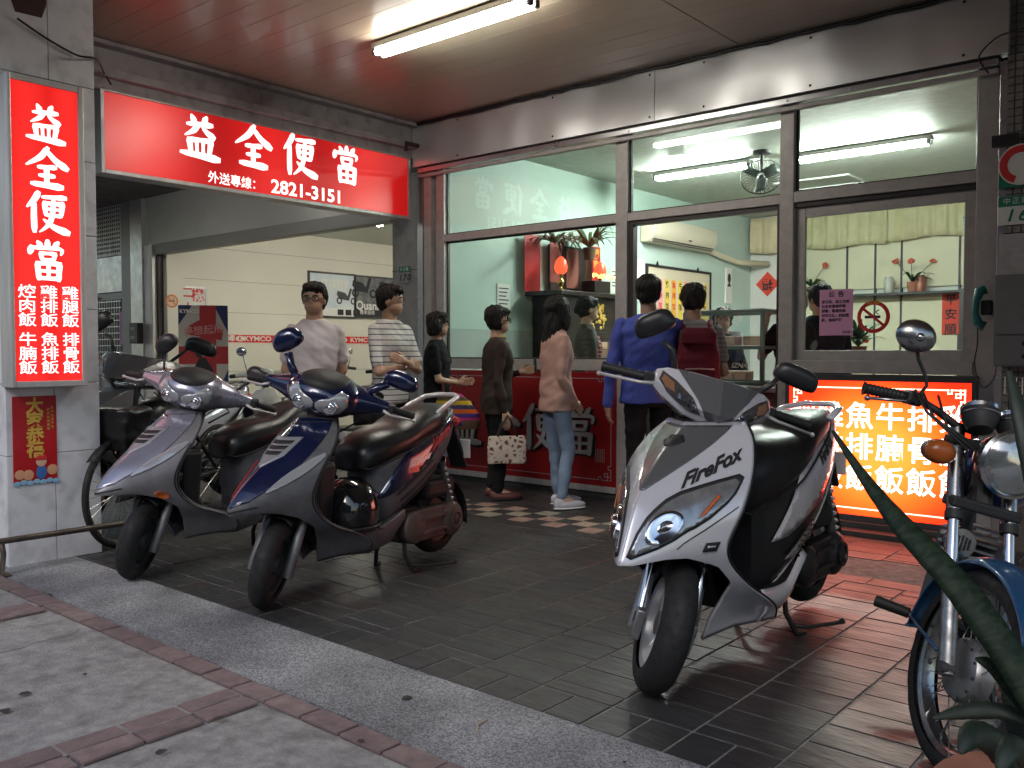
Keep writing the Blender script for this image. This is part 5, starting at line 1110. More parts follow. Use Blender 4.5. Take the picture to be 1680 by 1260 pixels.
    # ---- steering head, bars, mirrors
    H = Matrix.Translation(c['hoff']) @ Matrix.Translation((.29, 0, .95)) @ Matrix.Diagonal((c['hs'], c['hs'], c['hs'], 1)) @ Matrix.Translation((-.29, 0, -.95)); T = ST @ H
    if not sp:
        q = G(); q.ell((.30, 0, .99), (.155, .165, .10), 32, 20, T)
        secs = []
        for y, hx, hz, a, b in ((-.27, .245, .985, .024, .024), (-.22, .255, .985, .04, .036), (-.16, .275, .988, .075, .058), (-.08, .29, .99, .11, .08), (.08, .29, .99, .11, .08), (.16, .275, .988, .075, .058), (.22, .255, .985, .04, .036), (.27, .245, .985, .024, .024)): secs.append([(hx+a*cos(2*pi*j/20), y, hz+b*sin(2*pi*j/20)) for j in range(20)])
        q.loft(secs, T); hd = q.ob('handlebar_cover', mp, root, smooth=50)
        def ef(y, z, k=1.0): return V((.30+.155*k*math.sqrt(max(0, 1-(y/(.165*k))**2-((z-.99)/(.10*k))**2)), y, z))
        q = G(); q.ell((.315, 0, 1.035), (.13, .118, .062), 28, 16, T @ Matrix.Rotation(R_(0), 4, 'Y')); q.ob('visor', c.get('visor', m_blk), root, smooth=1)
        for s in (1, -1):
            poly = [(.004, .945), (.05, .918), (.10, .935), (.13, .975), (.125, 1.02), (.095, 1.035), (.06, 1.0), (.02, .985), (.004, .97)]
            g = patch([(u*s, v) for u, v in poly], lambda u, v: T @ ef(u, v, 1.02), .012); g.ob('headlight', m_lens, root, smooth=1, solid=.003)
            q = G(); cpt = ef(.065*s, .962, 1.03); 
            for r_, d in ((.033, .0), (.022, .004), (.01, .009)): q.ell(cpt+V((d-.006, 0, 0)), (.008, r_, r_), 16, 8, T)
            q.ob('reflector', m_refl, root, smooth=1)
        bar0, bar1, lev = V((.245, .255, .985)), V((.185, .375, .965)), V((.215, .385, .95))
    else:
        Y = [-.215, -.18, -.1, 0, .1, .18, .215]
        ft = [(0, .33, 1.135), (.1, .285, 1.13), (.18, .215, 1.118), (.215, .18, 1.10)]; ns = [(0, .455, 1.02), (.1, .385, 1.03), (.18, .285, 1.055), (.215, .235, 1.07)]; bt = [(0, .405, .965), (.1, .345, .98), (.18, .265, 1.015), (.215, .22, 1.04)]; bk = [(0, .15, .95), (.1, .14, .96), (.18, .13, 1.0), (.215, .14, 1.04)]; tb_ = [(0, .13, 1.115), (.1, .125, 1.11), (.18, .12, 1.10), (.215, .14, 1.085)]
        def at(tab, y): y = abs(y); return V((lerp([(a, b) for a, b, _ in tab], y), 0, lerp([(a, d) for a, _, d in tab], y)))
        secs = [[V((0, y, 0))+at(tab, y) for tab in (tb_, ft, ns, bt, bk)] for y in Y]
        q = G(); q.loft(secs, T); hd = q.ob('handlebar_cover', mp, root, bevel=.008, seg=3)
        def hf(y, z, off=.004):
            a, b = at(ft, y), at(ns, y); d = at(bt, y)
            if z >= b.z: x = b.x+(a.x-b.x)*(z-b.z)/(a.z-b.z)
            else: x = d.x+(b.x-d.x)*(z-d.z)/(b.z-d.z)
            return T @ V((x+off, y, z+off*.4))
        g = patch([(-.15, 1.123), (0, 1.133), (.15, 1.123), (.075, 1.05), (.04, 1.0), (0, .972), (-.04, 1.0), (-.075, 1.05)], lambda y, z: hf(y, z), .02); g.ob('cowl_centre', c['grey'], root, solid=.003)
        for s in (1, -1):
            g = patch([(u*s, v) for u, v in ((.055, 1.0), (.10, 1.0), (.17, 1.035), (.205, 1.07), (.195, 1.10), (.15, 1.085), (.09, 1.05))], lambda y, z: hf(y, z, .005), .02); g.ob('position_lamp', c.get('poslamp') or mat('smoked_lens', (.12, .11, .11), .08, .5, coat=1), root, solid=.003)
            q = G()
            for i in range(3):
                for j in range(2): q.box(hf(s*(.083+i*.020+j*.012), 1.018+i*.009+j*.019, .009), (.006, .011, .011))
            q.ob('lamp_cells', m_refl, root); g = patch([(u*s, v) for u, v in ((.15, 1.045), (.18, 1.052), (.197, 1.072), (.19, 1.09), (.155, 1.075))], lambda y, z: hf(y, z, .008), .02); g.ob('indicator', mat('pale_amber_lens', (.35, .18, .1), .15, .3, coat=1), root, solid=.002)
        bar0, bar1, lev = V((.17, .2, 1.06)), V((.10, .40, 1.045)), V((.15, .41, 1.02))
    for s in (1, -1):
        m = Matrix.Diagonal((1, s, 1, 1)); q = G(); n = 14; pts = [bar0.lerp(bar1, .18+.82*i/n) for i in range(n+1)]
        q.tube([T @ m @ p for p in pts], [.0185 if i % 2 else .0165 for i in range(n)]+[.021], 12); q.tube([T @ m @ bar0.lerp(bar1, -.1), T @ m @ bar0.lerp(bar1, .2)], .014, 8); q.ob('grip', m_blk, root, smooth=40)
        q = G(); q.tube([T @ m @ (bar0+V((.03, 0, -.012))), T @ m @ (bar0.lerp(bar1, .3)+V((.045, 0, -.02))), T @ m @ lev], [.009, .007, .006], 8); q.ell(T @ m @ lev, (.01, .01, .01), 8, 6); q.ob('brake_lever', m_alu, root, smooth=1)
        q = G(); q.box(bar0.lerp(bar1, .12), (.05, .05, .04), T @ m); q.ob('switch_box', m_blk, root, bevel=.006)
        mi = c['mirror'][0 if s == 1 else 1]   # (stalk pts, head centre, radii, material)
        q = G(); q.tube([T @ m @ V(p) for p in mi[0]], mi[4], 10); q.ob('mirror_stalk', mi[3], root, smooth=1)
        hc, hr = V(mi[1]), mi[2]; MM = T @ m @ Matrix.Translation(hc) @ Matrix.Rotation(R_(mi[5]), 4, 'X') @ Matrix.Rotation(R_(mi[6] if len(mi) > 6 else 0), 4, 'Z')
        secs = []
        for x, k in ((.028, .25), (.024, .62), (.012, .9), (-.006, 1), (-.016, .97), (-.018, .9)):
            e = mi[7] if len(mi) > 7 else 2.4; secs.append([(x*hr[0]/.028, hr[1]*k*math.copysign(abs(cos(a))**(2/e), cos(a))*(1-.16*sin(a)), hr[2]*k*math.copysign(abs(sin(a))**(2/e), sin(a))) for a in [2*pi*j/24 for j in range(24)]])
        q = G(); q.loft(secs, MM); mo = q.ob('mirror', mi[3], root, smooth=50)
        q = G(); q.prism([(hr[1]*.86*math.copysign(abs(cos(a))**(2/2.4), cos(a)), hr[2]*.86*math.copysign(abs(sin(a))**(2/2.4), sin(a))) for a in [2*pi*j/24 for j in range(24)]], 0, .001, MM @ Matrix.Translation((-.0185*hr[0]/.028, 0, 0)) @ Matrix(((0, 0, -1, 0), (1, 0, 0, 0), (0, -1, 0, 0), (0, 0, 0, 1)))); q.ob('mirror_glass', m_mirror, mo)
    for k in range(3): q = G(); q.tube([T @ V((.26, (-.1, .03, .12)[k], .96)), T @ V((.2, (-.1, .03, .12)[k]*1.3, .9)), V((.22, (-.05, .0, .05)[k], .8))], .005, 6); q.ob('cable', m_blk, root, smooth=1)
    return root
M2 = lambda *a: a
OLD = dict(sport=0, lip=.03, fx=.62, rx=-.60, R=.21, tw=.096, p=1.55, tip=.50, z0=.19, z1=.885, shdepth=.12,
 R_z=[(.19,.44),(.30,.56),(.40,.72),(.46,.82),(.50,.87),(.53,.865),(.58,.81),(.66,.70),(.76,.58),(.84,.48),(.885,.43)], E_z=[(.19,.12),(.25,.14),(.30,.22),(.37,.40),(.46,.51),(.56,.54),(.66,.50),(.76,.42),(.885,.31)],
 W_z=[(.19,.15),(.24,.178),(.32,.186),(.42,.185),(.5,.19),(.58,.205),(.68,.215),(.74,.21),(.81,.185),(.86,.14),(.885,.115)], A_z=[(.19,.38),(.3,.43),(.38,.50),(.44,.60),(.48,.74),(.50,.88)],
 floor=[(.30,.10,.30,.21),(.24,.14,.30,.19),(.1,.17,.298,.175),(-.06,.165,.33,.2),(-.2,.13,.36,.28)],
 body=[(.03,.085,.66,.24),(-.01,.12,.69,.24),(-.08,.15,.72,.30),(-.26,.16,.75,.38),(-.45,.145,.80,.50),(-.62,.105,.85,.63),(-.74,.05,.87,.75)],
 seat=[(.12,.07,.69,.60),(.10,.11,.725,.585),(.03,.145,.77,.60),(-.08,.165,.80,.63),(-.2,.17,.815,.665),(-.34,.165,.875,.705),(-.5,.145,.905,.75),(-.64,.08,.90,.81)],
 tail=(-.68,.86), stx=-.24, hoff=(0,0,.0), hs=1.15, plastic=m_plast, cowl=m_plast, inner=mat('leg_shield_plastic',(.07,.07,.075),.55,var=.3,dirt=.3), floorm=m_plast, bodym=m_plast, engine=mat('dusty_engine_case',(.13,.1,.09),.6,.3,var=.4,dirt=.4), rim=m_dkgrey, fork=mat('dusty_fork',(.24,.24,.25),.45,.5,var=.4,dirt=.3), stoff=.010)
def old_mirror(m, big):
    if big: return (((.27,.15,1.02),(.265,.20,1.055),(.26,.25,1.09)), (.255,.30,1.115), (.03,.078,.042), m, (.022,.02,.022), -8, 0), (((.27,.15,1.03),(.265,.18,1.07),(.26,.205,1.12)), (.255,.225,1.175), (.03,.072,.048), m, (.022,.02,.022), -38, 0)
    return (((.27,.17,1.01),(.27,.20,1.04),(.255,.25,1.09)), (.25,.28,1.12), (.022,.066,.04), m, .0065, -20, 0), (((.27,.17,1.02),(.27,.18,1.07),(.255,.19,1.12)), (.25,.20,1.165), (.022,.06,.042), m, .0065, -50, 0)
def old_cfg(paintm, nav, decal2, cowl=None, big=True, mm=None):
    c = dict(OLD); c['paint'] = paintm; c['cowl'] = cowl or m_plast; c['mirror'] = old_mirror(mm or paintm, big)
    c['decals'] = [('painted_nose', paintm, [([(-.02,.535),(.28,.545),(.48,.59),(.66,.68),(.80,.80),(.9,.87),(.5,.883),(0,.883)], False), ([(.02,.535),(-.28,.545),(-.48,.59),(-.66,.68),(-.80,.80),(-.9,.87),(-.5,.883),(0,.883)], False)], .005),
      ('indicator_lens', m_lens, [([(.42,.565),(.60,.585),(.80,.64),(.95,.71),(.93,.735),(.74,.70),(.54,.64)], True)], .006),
      ('vent_frame', mat('vent_surround', (.3,.3,.33), .35, .3), [([(-.42,.80),(.42,.80),(.30,.72),(.0,.67),(-.30,.72)], False)], .009),
      ('vent', m_blk, [([(-.3,.785),(.3,.785),(.27,.770),(-.27,.770)], False), ([(-.26,.762),(.26,.762),(.22,.747),(-.22,.747)], False), ([(-.21,.739),(.21,.739),(.17,.724),(-.17,.724)], False)], .012),
      ('badge', m_chrome, [([(-.13,.845),(.13,.845),(.15,.86),(-.15,.86)], False)], .011),
      ('panel_seam', m_blk, [([(.97,.30),(.985,.30),(.985,.72),(.97,.72)], True), ([(-.9,.862),(.9,.862),(.9,.8655),(-.9,.8655)], False)], .0055), ('nose_slot', m_blk, [([(-.45,.512),(.45,.512),(.42,.519),(-.42,.519)], False)], .002)]+nav
    c['side'] = [('side_panel', paintm, [(.04,.42),(-.08,.58),(-.22,.70),(-.45,.775),(-.66,.835),(-.70,.80),(-.5,.68),(-.28,.55)], .006)]+decal2
    return c
m_navy = paint('navy_metallic_paint', (.009, .015, .062), .22, .1, .3, 1); m_lilac = paint('silver_lilac_paint', (.32, .32, .40), .25, .12, .5, .7)
slats = [('side_slat', m_blk, [(-.10-k*.03,.44-k*.035+.02),(-.42-k*.03,.60-k*.035+.02),(-.43-k*.03,.588-k*.035+.02),(-.10-k*.03,.425-k*.035+.02)], .003) for k in range(3)]
cb_ = old_cfg(m_navy, [('red_stripe', mat('red_decal', (.4, .02, .03), .3), [([(-.12,.56),(-.2,.565),(-.42,.69),(-.32,.69)], False)], .009)], slats+[('red_decal', mat('red_side_decal', (.32, .04, .03), .45), [(-.36,.645),(-.52,.70),(-.60,.77),(-.5,.745),(-.42,.70)], .010)])
cb_['sidetext'] = (('Jockey', .085, -.50, .735, .33, m_redink),)
cs_ = old_cfg(m_lilac, [('side_reflector', m_amber, [([(.80+.075*cos(i*pi/6),.455+.022*sin(i*pi/6)) for i in range(12)], True)], .006)], slats, cowl=mat('dull_silver_plastic', (.24, .23, .25), .42, .2, var=.3, vs=7, dirt=.4), big=False, mm=m_black)
def place(fc, rc, cfg, label, steer, lift=.035, **k):
    """put a scooter so that its front tyre stands at pixel fc and the rear tyre over pixel rc"""
    a = P(*fc, Z=0) if len(fc) == 2 else V(fc); b = P(*rc, Z=lift) if len(rc) == 2 else V(rc); d = (a-b); ang = math.atan2(d.y, d.x); dr = V((cos(ang), sin(ang), 0)); loc = a-dr*cfg['fx']; loc.z = 0
    return scooter(cfg, loc, ang, label, steer, **k)
blue = place((448, 998), (750, 893), cb_, 'navy blue scooter with grey plastic cowl and a black helmet on its floorboard', 32)
bd = blue.rotation_euler.z
sv = P(232, 950, Z=0); place((sv.x, sv.y, 0), (sv.x-cos(bd), sv.y-sin(bd), 0), cs_, 'silver lilac scooter with dull grey cowl, next to the white pillar', 34)
# helmet on the floorboard
hp = blue.matrix_basis @ V((.15, .05, .305)); hm = thing('helmet', hp, bd+.6, 'glossy black half helmet resting on the navy scooter floorboard', 'helmet'); hm.scale = (1.12,)*3
q = G(); q.lathe([(0, .235), (.05, .228), (.09, .205), (.122, .16), (.135, .11), (.134, .06), (.125, .02), (.12, .0), (.11, .0), (.11, .05)], 36, Matrix.Diagonal((1.1, 1, 1, 1))); q.ob('helmet_shell', paint('gloss_black_paint', (.01, .01, .011), .08, 0, 0, 1), hm, smooth=1)
q = G(); q.tube([(.149*cos(a), .135*sin(a), .018) for a in [2*pi*j/36 for j in range(36)]], .007, 6, closed=True); q.ob('rim_trim', m_blk, hm, smooth=1)
q = G(); q.tube([(.03, .12, .03), (.03, .13, -.0+.008), (.05, .16, .006)], .006, 6); q.ob('chin_strap', m_blk, hm, smooth=1)
# white sport scooter
m_wp = paint('silver_white_paint', (.62, .62, .68), .24, .04, .15, 1); m_gr = paint('graphite_paint', (.15, .155, .165), .3, 0, .4, .5)
SPORT = dict(sport=1, lip=.055, fx=.67, rx=-.67, R=.243, tw=.115, p=1.22, tip=.55, z0=.175, z1=.945, shdepth=.14, paint=m_wp, plastic=m_blk, cowl=m_wp, grey=m_gr,
 R_z=[(.16,.52),(.36,.70),(.44,.85),(.50,.94),(.54,.965),(.58,.95),(.66,.885),(.76,.79),(.86,.655),(.945,.50)], E_z=[(.16,.14),(.22,.17),(.29,.30),(.36,.44),(.44,.55),(.52,.62),(.60,.60),(.72,.53),(.82,.46),(.945,.35)],
 W_z=[(.16,.185),(.28,.225),(.38,.225),(.475,.215),(.56,.225),(.66,.25),(.78,.25),(.88,.215),(.945,.16)], A_z=[(.20,.46),(.3,.48),(.39,.53),(.47,.63),(.52,.78),(.55,.97)],
 decals=[('headlight_surround', m_blk, [([(.045,.565),(.45,.575),(.70,.62),(.88,.70),(.94,.785),(.62,.757),(.32,.724),(.11,.645)], True)], .004),
   ('headlight', mat('headlight_lens', (.48,.48,.5), .14, .6, var=.45, vs=14, coat=1), [([(.07,.575),(.43,.585),(.68,.63),(.85,.70),(.90,.77),(.62,.745),(.34,.712),(.14,.645)], True)], .008),
   ('reflector', m_refl, [([(.34+.16*cos(i*pi/14), .634+.042*sin(i*pi/14)) for i in range(28)], True)], .019), ('bulb_shield', m_chrome, [([(.34+.06*cos(i*pi/6), .637+.014*sin(i*pi/6)) for i in range(12)], True)], .025), ('lamp_divider', m_amber, [([(.62,.645),(.67,.655),(.75,.715),(.71,.715)], True)], .016),
   ('cowl_centre', m_gr, [([(-.78,.935),(.78,.935),(.62,.90),(.03,.735),(-.03,.735),(-.62,.90)], False)], .004), ('panel_seam', m_blk, [([(.55,.552),(.56,.552),(.74,.60),(.95,.67),(.95,.674),(.74,.605)], True)], .003), ('horn_grille', m_blk, [([(-.18,.885),(-.06,.87),(.06,.87),(.18,.885),(.1,.905),(-.1,.905)], False)], .008),
   ('badge', m_blk, [([(.78,.53),(.90,.53),(.92,.56),(.80,.56)], True)], .006), ('badge_centre', m_chrome, [([(.81,.538),(.88,.538),(.89,.552),(.82,.552)], True)], .0075)],
 text=(('FireFox', .066, .60, .80, .40, m_blk),), inner=m_black, floor=[(.27,.10,.27,.22),(.20,.15,.265,.205),(.1,.19,.262,.16),(-.08,.18,.30,.18),(-.2,.14,.36,.26)], floorm=m_black, bodym=m_black,
 body=[(.13,.09,.70,.20),(.07,.13,.73,.20),(-.08,.165,.76,.27),(-.28,.18,.80,.38),(-.5,.165,.86,.52),(-.7,.12,.91,.68),(-.84,.06,.93,.81)],
 seat=[(.27,.07,.70,.59),(.24,.125,.79,.565),(.12,.165,.86,.59),(-.12,.185,.87,.65),(-.26,.185,.875,.71),(-.36,.175,.925,.75),(-.55,.15,.935,.82),(-.72,.09,.935,.88)],
 side=[('side_panel', m_wp, [(.06,.45),(-.06,.58),(-.18,.715),(-.38,.815),(-.6,.885),(-.80,.92),(-.81,.87),(-.62,.735),(-.40,.61),(-.2,.52),(-.04,.46)], .010), ('lower_sweep', m_wp, [(.14,.235),(-.05,.30),(-.3,.455),(-.55,.62),(-.79,.84),(-.79,.80),(-.6,.60),(-.35,.42),(-.1,.275),(.12,.225)], .012), ('foot_plate', mat('perforated_steel', (.5,.48,.45), .35, .9, var=.2), [(-.02,.37),(-.16,.45),(-.26,.50),(-.25,.44),(-.12,.37)], .016)],
 sidetext=(('FireFox', .065, -.45, .775, .42, m_blk),), stoff=.017, tail=(-.78,.90), stx=-.22, hoff=(.02,0,-.045), hs=1.07, engine=m_black, rim=mat('bright_wheel_alloy', (.75, .75, .77), .35, .6),
 mirror=((((.2,.15,1.11),(.19,.20,1.16),(.17,.22,1.19)), (.165,.285,1.21), (.022,.085,.04), m_black, .012, -8, 0, 3.2), (((.2,.15,1.11),(.19,.18,1.18),(.18,.22,1.20)), (.175,.27,1.255), (.022,.075,.043), m_black, .012, -38, 0, 3.2)))
wsc = place((1086, 1136), (1356, 963), SPORT, 'large silver white sport scooter with big headlights parked in front', 40)
for s in (1, -1):   # skirts joining leg shield and tail
    rows = []
    for i in range(18):
        x = .25-i*.025; k = i/17; zt = .31-.02*sin(pi*k)+max(0, k-.6)*.2; zb = .18+max(0, k-.5)*.28; w = .195-.01*k; rows.append([(x, s*w*.95, zt), (x, s*(w+.012), (zt*2+zb)/3), (x, s*(w+.004), (zt+2*zb)/3), (x, s*w*.86, zb)])
    q = G(); q.grid(rows); q.ob('floor_skirt', m_wp, wsc, smooth=1, solid=.006)
q = G()
for i in range(7):
    for j in range(3): q.ell((-.06-i*.026, .207-.0*i, .385+i*.017+j*.02), (.005, .004, .005), 6, 4)
q.ob('plate_holes', m_blk, wsc, kind='stuff')
# ================================================================ PEOPLE
DG = lambda: bpy.context.evaluated_depsgraph_get()
def remesh(g, name, voxel, smooth=3, disp=None, dec=0):
    me = g.mesh(name); o = bpy.data.objects.new(name, me); COL.objects.link(o)
    r = o.modifiers.new('r', 'REMESH'); r.mode = 'VOXEL'; r.voxel_size = voxel
    if smooth: s = o.modifiers.new('s', 'SMOOTH'); s.factor = .5; s.iterations = smooth
    m = bpy.data.meshes.new_from_object(o.evaluated_get(DG())); bpy.data.objects.remove(o); bpy.data.meshes.remove(me); m.name = name; m.materials.clear()
    if disp:
        import numpy as np
        nr = [v.normal.copy() for v in m.vertices]
        for v, n in zip(m.vertices, nr): v.co = v.co+n*disp(v.co)
        m.update()
    return m
def cap(g, a, b, ra, rb, n=14):
    a, b = V(a), V(b); pts = []; rs = []; d = (b-a).normalized()
    for k in (0, .35, .7, 1): an = k*pi/2; pts.append(a-d*ra*cos(an)*.98); rs.append(max(.001, ra*sin(an)))
    for k in (1, .7, .35, 0): an = k*pi/2; pts.append(b+d*rb*cos(an)*.98); rs.append(max(.001, rb*sin(an)))
    g.tube(pts, rs, n)
def eloft(g, secs, M=None, n=24, e=2.3):     # secs: (cx, cy, z, rx, ry)
    g.loft([[(cx+rx*math.copysign(abs(cos(a))**(2/e), cos(a)), cy_+ry*math.copysign(abs(sin(a))**(2/e), sin(a)), z) for a in [2*pi*j/n for j in range(n)]] for cx, cy_, z, rx, ry in secs], M)
def folds(amp, sc=(5, 5, 9), seed=0):
    def f(c):
        return amp*(noise.noise(V((c.x*sc[0]+seed, c.y*sc[1], c.z*sc[2])))+.5*noise.noise(V((c.x*sc[0]*2.3, c.y*sc[1]*2.3+seed, c.z*sc[2]*2.1))))
    return f
m_skin = mat('skin', (.46, .28, .19), .5, var=.12, vs=14, sss=.15); m_skin2 = mat('fair_skin', (.55, .35, .25), .5, var=.1, vs=14, sss=.15)
m_hair = mat('black_hair', (.012, .01, .009), .55, spec=.3, bump=.8, bs=60, stretch=(4, 4, .5)); m_ghair = mat('grey_hair', (.22, .21, .2), .6, bump=.6, bs=60)
m_lip = mat('lips', (.35, .13, .1), .5); m_eye = mat('dark_eye', (.01, .008, .008), .2); m_eyew = mat('eye_white', (.5, .48, .46), .3)
def cloth(name, col, **k): return mat(name, col, k.pop('rough', .85), var=k.pop('var', .15), vs=5, bump=.25, bs=220, spec=.2, **k)
def stripe_mat(name, base, stripes, freq, axis=2, sharp=.8, ramp=None):
    m = cloth(name, base); n = m.node_tree.nodes; l = m.node_tree.links; b = n['Principled BSDF']
    tc = n.new('ShaderNodeTexCoord'); sp = n.new('ShaderNodeSeparateXYZ'); l.new(tc.outputs['Object'], sp.inputs[0])
    a = n.new('ShaderNodeMath'); a.operation = 'MULTIPLY'; a.inputs[1].default_value = freq; l.new(sp.outputs[axis], a.inputs[0])
    f = n.new('ShaderNodeMath'); f.operation = 'FRACT'; l.new(a.outputs[0], f.inputs[0]); r = n.new('ShaderNodeValToRGB'); r.color_ramp.interpolation = 'CONSTANT'
    e = r.color_ramp.elements
    if ramp:
        e[0].color = (*ramp[0], 1); e[0].position = 0; e[1].color = (*ramp[1], 1); e[1].position = 1/len(ramp)
        for i, c in enumerate(ramp[2:], 2): k = e.new(i/len(ramp)); k.color = (*c, 1)
    else: e[0].color = (*base, 1); e[1].position = sharp; e[1].color = (*stripes, 1)
    l.new(f.outputs[0], r.inputs[0]); l.new(r.outputs[0], b.inputs['Base Color']); return m
def fpos(px, D, z=0):
    f = V((-sin(R_(YAW)), cos(R_(YAW)), 0)); return f*D+_RT*((px-840)/F_PX*D*1.0)+V((0, 0, z))
def person(label, loc, ang, H, o, fem=False, W_=1.0, hy=0, hp=0, hair='short', glasses=False, arms=None, legs=None, lean=0, group='people queueing at the lunchbox shop', skin=None):
    yaw = R_(YAW+ang); root = thing('person', loc, yaw, label, 'person', group); sk = skin or (m_skin2 if fem else m_skin)
    sw = (.098 if fem else .112)*H*W_; L = {}
    def top(p): return V((p[0]+lean*max(0, (p[2]-.5*H)), p[1], p[2]))
    sh = {s: top((0, s*sw, .808*H)) for s in (1, -1)}
    ar = arms or {}
    el = {s: (V(ar[s][0])*1 if s in ar else sh[s]+V((-.01, s*.035, -.185*H))) for s in (1, -1)}
    wr = {s: (V(ar[s][1])*1 if s in ar else el[s]+V((.035, s*.0, -.155*H))) for s in (1, -1)}
    lg = legs or {}
    hip = {s: V((0, s*.052*H, .50*H)) for s in (1, -1)}; kn = {s: V(lg[s][0]) if s in lg else V((.015, s*.055*H, .275*H)) for s in (1, -1)}; an = {s: V(lg[s][1]) if s in lg else V((-.015, s*.06*H, .05*H)) for s in (1, -1)}
    hc = top((.02, 0, .922*H)); HM = Matrix.Translation(hc) @ Matrix.Rotation(R_(hy), 4, 'Z') @ Matrix.Rotation(R_(hp), 4, 'Y') @ Matrix.Diagonal((H/1.68,)*3+(1,))
    # body, one continuous surface
    g = G(); k = W_
    g.ell((-.008, 0, .02), (.094, .08, .088), 24, 16, HM); g.ell((.022, 0, -.045), (.064, .061, .062), 20, 12, HM); g.ell((.035, 0, -.075), (.042, .038, .03), 14, 8, HM)
    g.add(*_wedge((.082, 0, -.012), (.026, .013, .024)), M=HM)
    for s in (1, -1): g.ell((-.005, s*.075, -.008), (.017, .009, .028), 12, 8, HM)
    cap(g, top((-.01, 0, .80*H)), HM @ V((-.015, 0, -.05)), .064*(.85 if fem else 1), .057*(.85 if fem else 1))
    eloft(g, [(0, 0, .47*H, .035*H, .055*H*k), (0, 0, .54*H, .045*H, .072*H*k), (0, 0, .62*H, .04*H, .06*H*k), (lean*.2*H, 0, .72*H, .045*H, .072*H*k), (lean*.3*H, 0, .80*H, .03*H, .06*H*k), (lean*.3*H, 0, .835*H, .03*H, .04*H)])
    slv = o.get('sleeve', .55)
    for s in (1, -1):
        cap(g, sh[s]+V((0, -s*.03, -.01)), el[s], .026, .027 if slv > 1 else .036*(.85 if fem else 1)); cap(g, el[s], wr[s], (.027 if slv > 1 else .037*(.85 if fem else 1)), .024*(.85 if fem else 1))
        cap(g, hip[s], kn[s], .04, .032); cap(g, kn[s], an[s], .032, .028); cap(g, an[s], an[s]+V((.1, s*.015, -.035)), .03, .025)
        d = (wr[s]-el[s]).normalized(); hd = V(ar[s][2]).normalized() if s in ar and len(ar[s]) > 2 else (d+V((.15, 0, 0))).normalized()
        u = V(ar[s][3]).normalized() if s in ar and len(ar[s]) > 3 else V((1, 0, 0)); u = (u-hd*u.dot(hd)).normalized(); nrm = hd.cross(u)
        cap(g, wr[s], wr[s]+hd*.03, .023, .026); q0 = wr[s]+hd*.05
        for f_ in (-1, 0, 1): cap(g, wr[s]+hd*.01+u*f_*.012, wr[s]+hd*.085+u*f_*.025, .015, .012)
        for i, (ln, off) in enumerate(((.062, .03), (.072, .011), (.068, -.009), (.052, -.028))):
            b0 = wr[s]+hd*.08+u*off; b1 = b0+hd*ln*.55+nrm*.006*s; b2 = b1+hd*ln*.42+nrm*.022*s; cap(g, b0, b1, .0088, .0082, 8); cap(g, b1, b2, .0082, .007, 8)
        t0 = wr[s]+hd*.02+u*.02; t1 = t0+hd*.028+u*.028+nrm*.01*s; cap(g, t0, t1, .011, .0095, 8); cap(g, t1, t1+hd*.03+u*.005+nrm*.012*s, .0095, .008, 8)
    me = remesh(g, 'body', .0065, 2); me.materials.append(sk); link('body', me, root, smooth=1)
    # face
    q = G()
    for s in (1, -1): q.ell((.076, s*.032, .003), (.008, .014, .0055), 12, 8, HM)
    q.ob('eyes', m_eyew, root, smooth=1); q = G()
    for s in (1, -1): q.ell((.081, s*.032, .003), (.005, .006, .0055), 10, 8, HM); q.tube([HM @ V((.085, s*.012, .022)), HM @ V((.087, s*.03, .028)), HM @ V((.074, s*.052, .022))], .0035, 6); q.tube([HM @ V((.080, s*.018, .009)), HM @ V((.082, s*.032, .011)), HM @ V((.074, s*.048, .007))], .002, 5)
    q.ob('eyebrows_and_pupils', m_eye, root, smooth=1, kind='stuff')
    q = G(); q.ell((.074, 0, -.056), (.012, .022, .0065), 12, 8, HM); q.ob('lips', m_lip, root, smooth=1)
    if glasses:
        q = G()
        for s in (1, -1): q.tube([HM @ V((.094, s*(.034+.024*cos(a)), .002+.018*sin(a))) for a in [2*pi*j/16 for j in range(16)]], .0025, 5, closed=True); q.tube([HM @ V((.092, s*.058, .006)), HM @ V((0, s*.08, .004))], .002, 5)
        q.tube([HM @ V((.095, -.01, .004)), HM @ V((.095, .01, .004))], .002, 5); q.ob('glasses', m_blk, root)
    # hair
    g = G()
    if hair != 'cap':
        g.ell((-.022, 0, .038), (.102, .092, .096), 28, 18, HM); g.ell((.026, 0, .082), (.072, .074, .038), 20, 12, HM); g.ell((-.047, 0, -.008), (.066, .082, .072), 20, 12, HM)
        if hair == 'bob': 
            for s in (1, -1): g.ell((-.015, s*.070, -.012), (.066, .032, .085), 16, 12, HM)
            g.ell((-.05, 0, -.045), (.062, .088, .066), 20, 12, HM); g.ell((.045, 0, .055), (.05, .06, .03), 16, 10, HM)
        if hair == 'full': g.ell((-.03, 0, .045), (.105, .098, .1), 24, 16, HM); g.ell((-.03, 0, -.02), (.075, .088, .07), 20, 12, HM)
        if hair == 'long':
            for s in (1, -1): g.ell((-.0, s*.072, -.03), (.066, .03, .12), 16, 12, HM)
            b0 = HM @ V((-.06, 0, 0)); eloft(g, [(b0.x-.03, 0, b0.z-.36, .02, .07), (b0.x-.02, 0, b0.z-.25, .04, .10), (b0.x+.0, 0, b0.z-.1, .065, .1), (b0.x+.02, 0, b0.z, .075, .09)])
        if hair == 'tied': g.ell((-.11, 0, .0), (.035, .035, .045), 14, 10, HM); g.ell((.045, 0, .062), (.048, .062, .032), 16, 10, HM)
        hn = lambda c: .009*noise.noise(V((c.x*70, c.y*70, c.z*14)))+.008*noise.noise(V((c.x*22, c.y*22, c.z*16)))
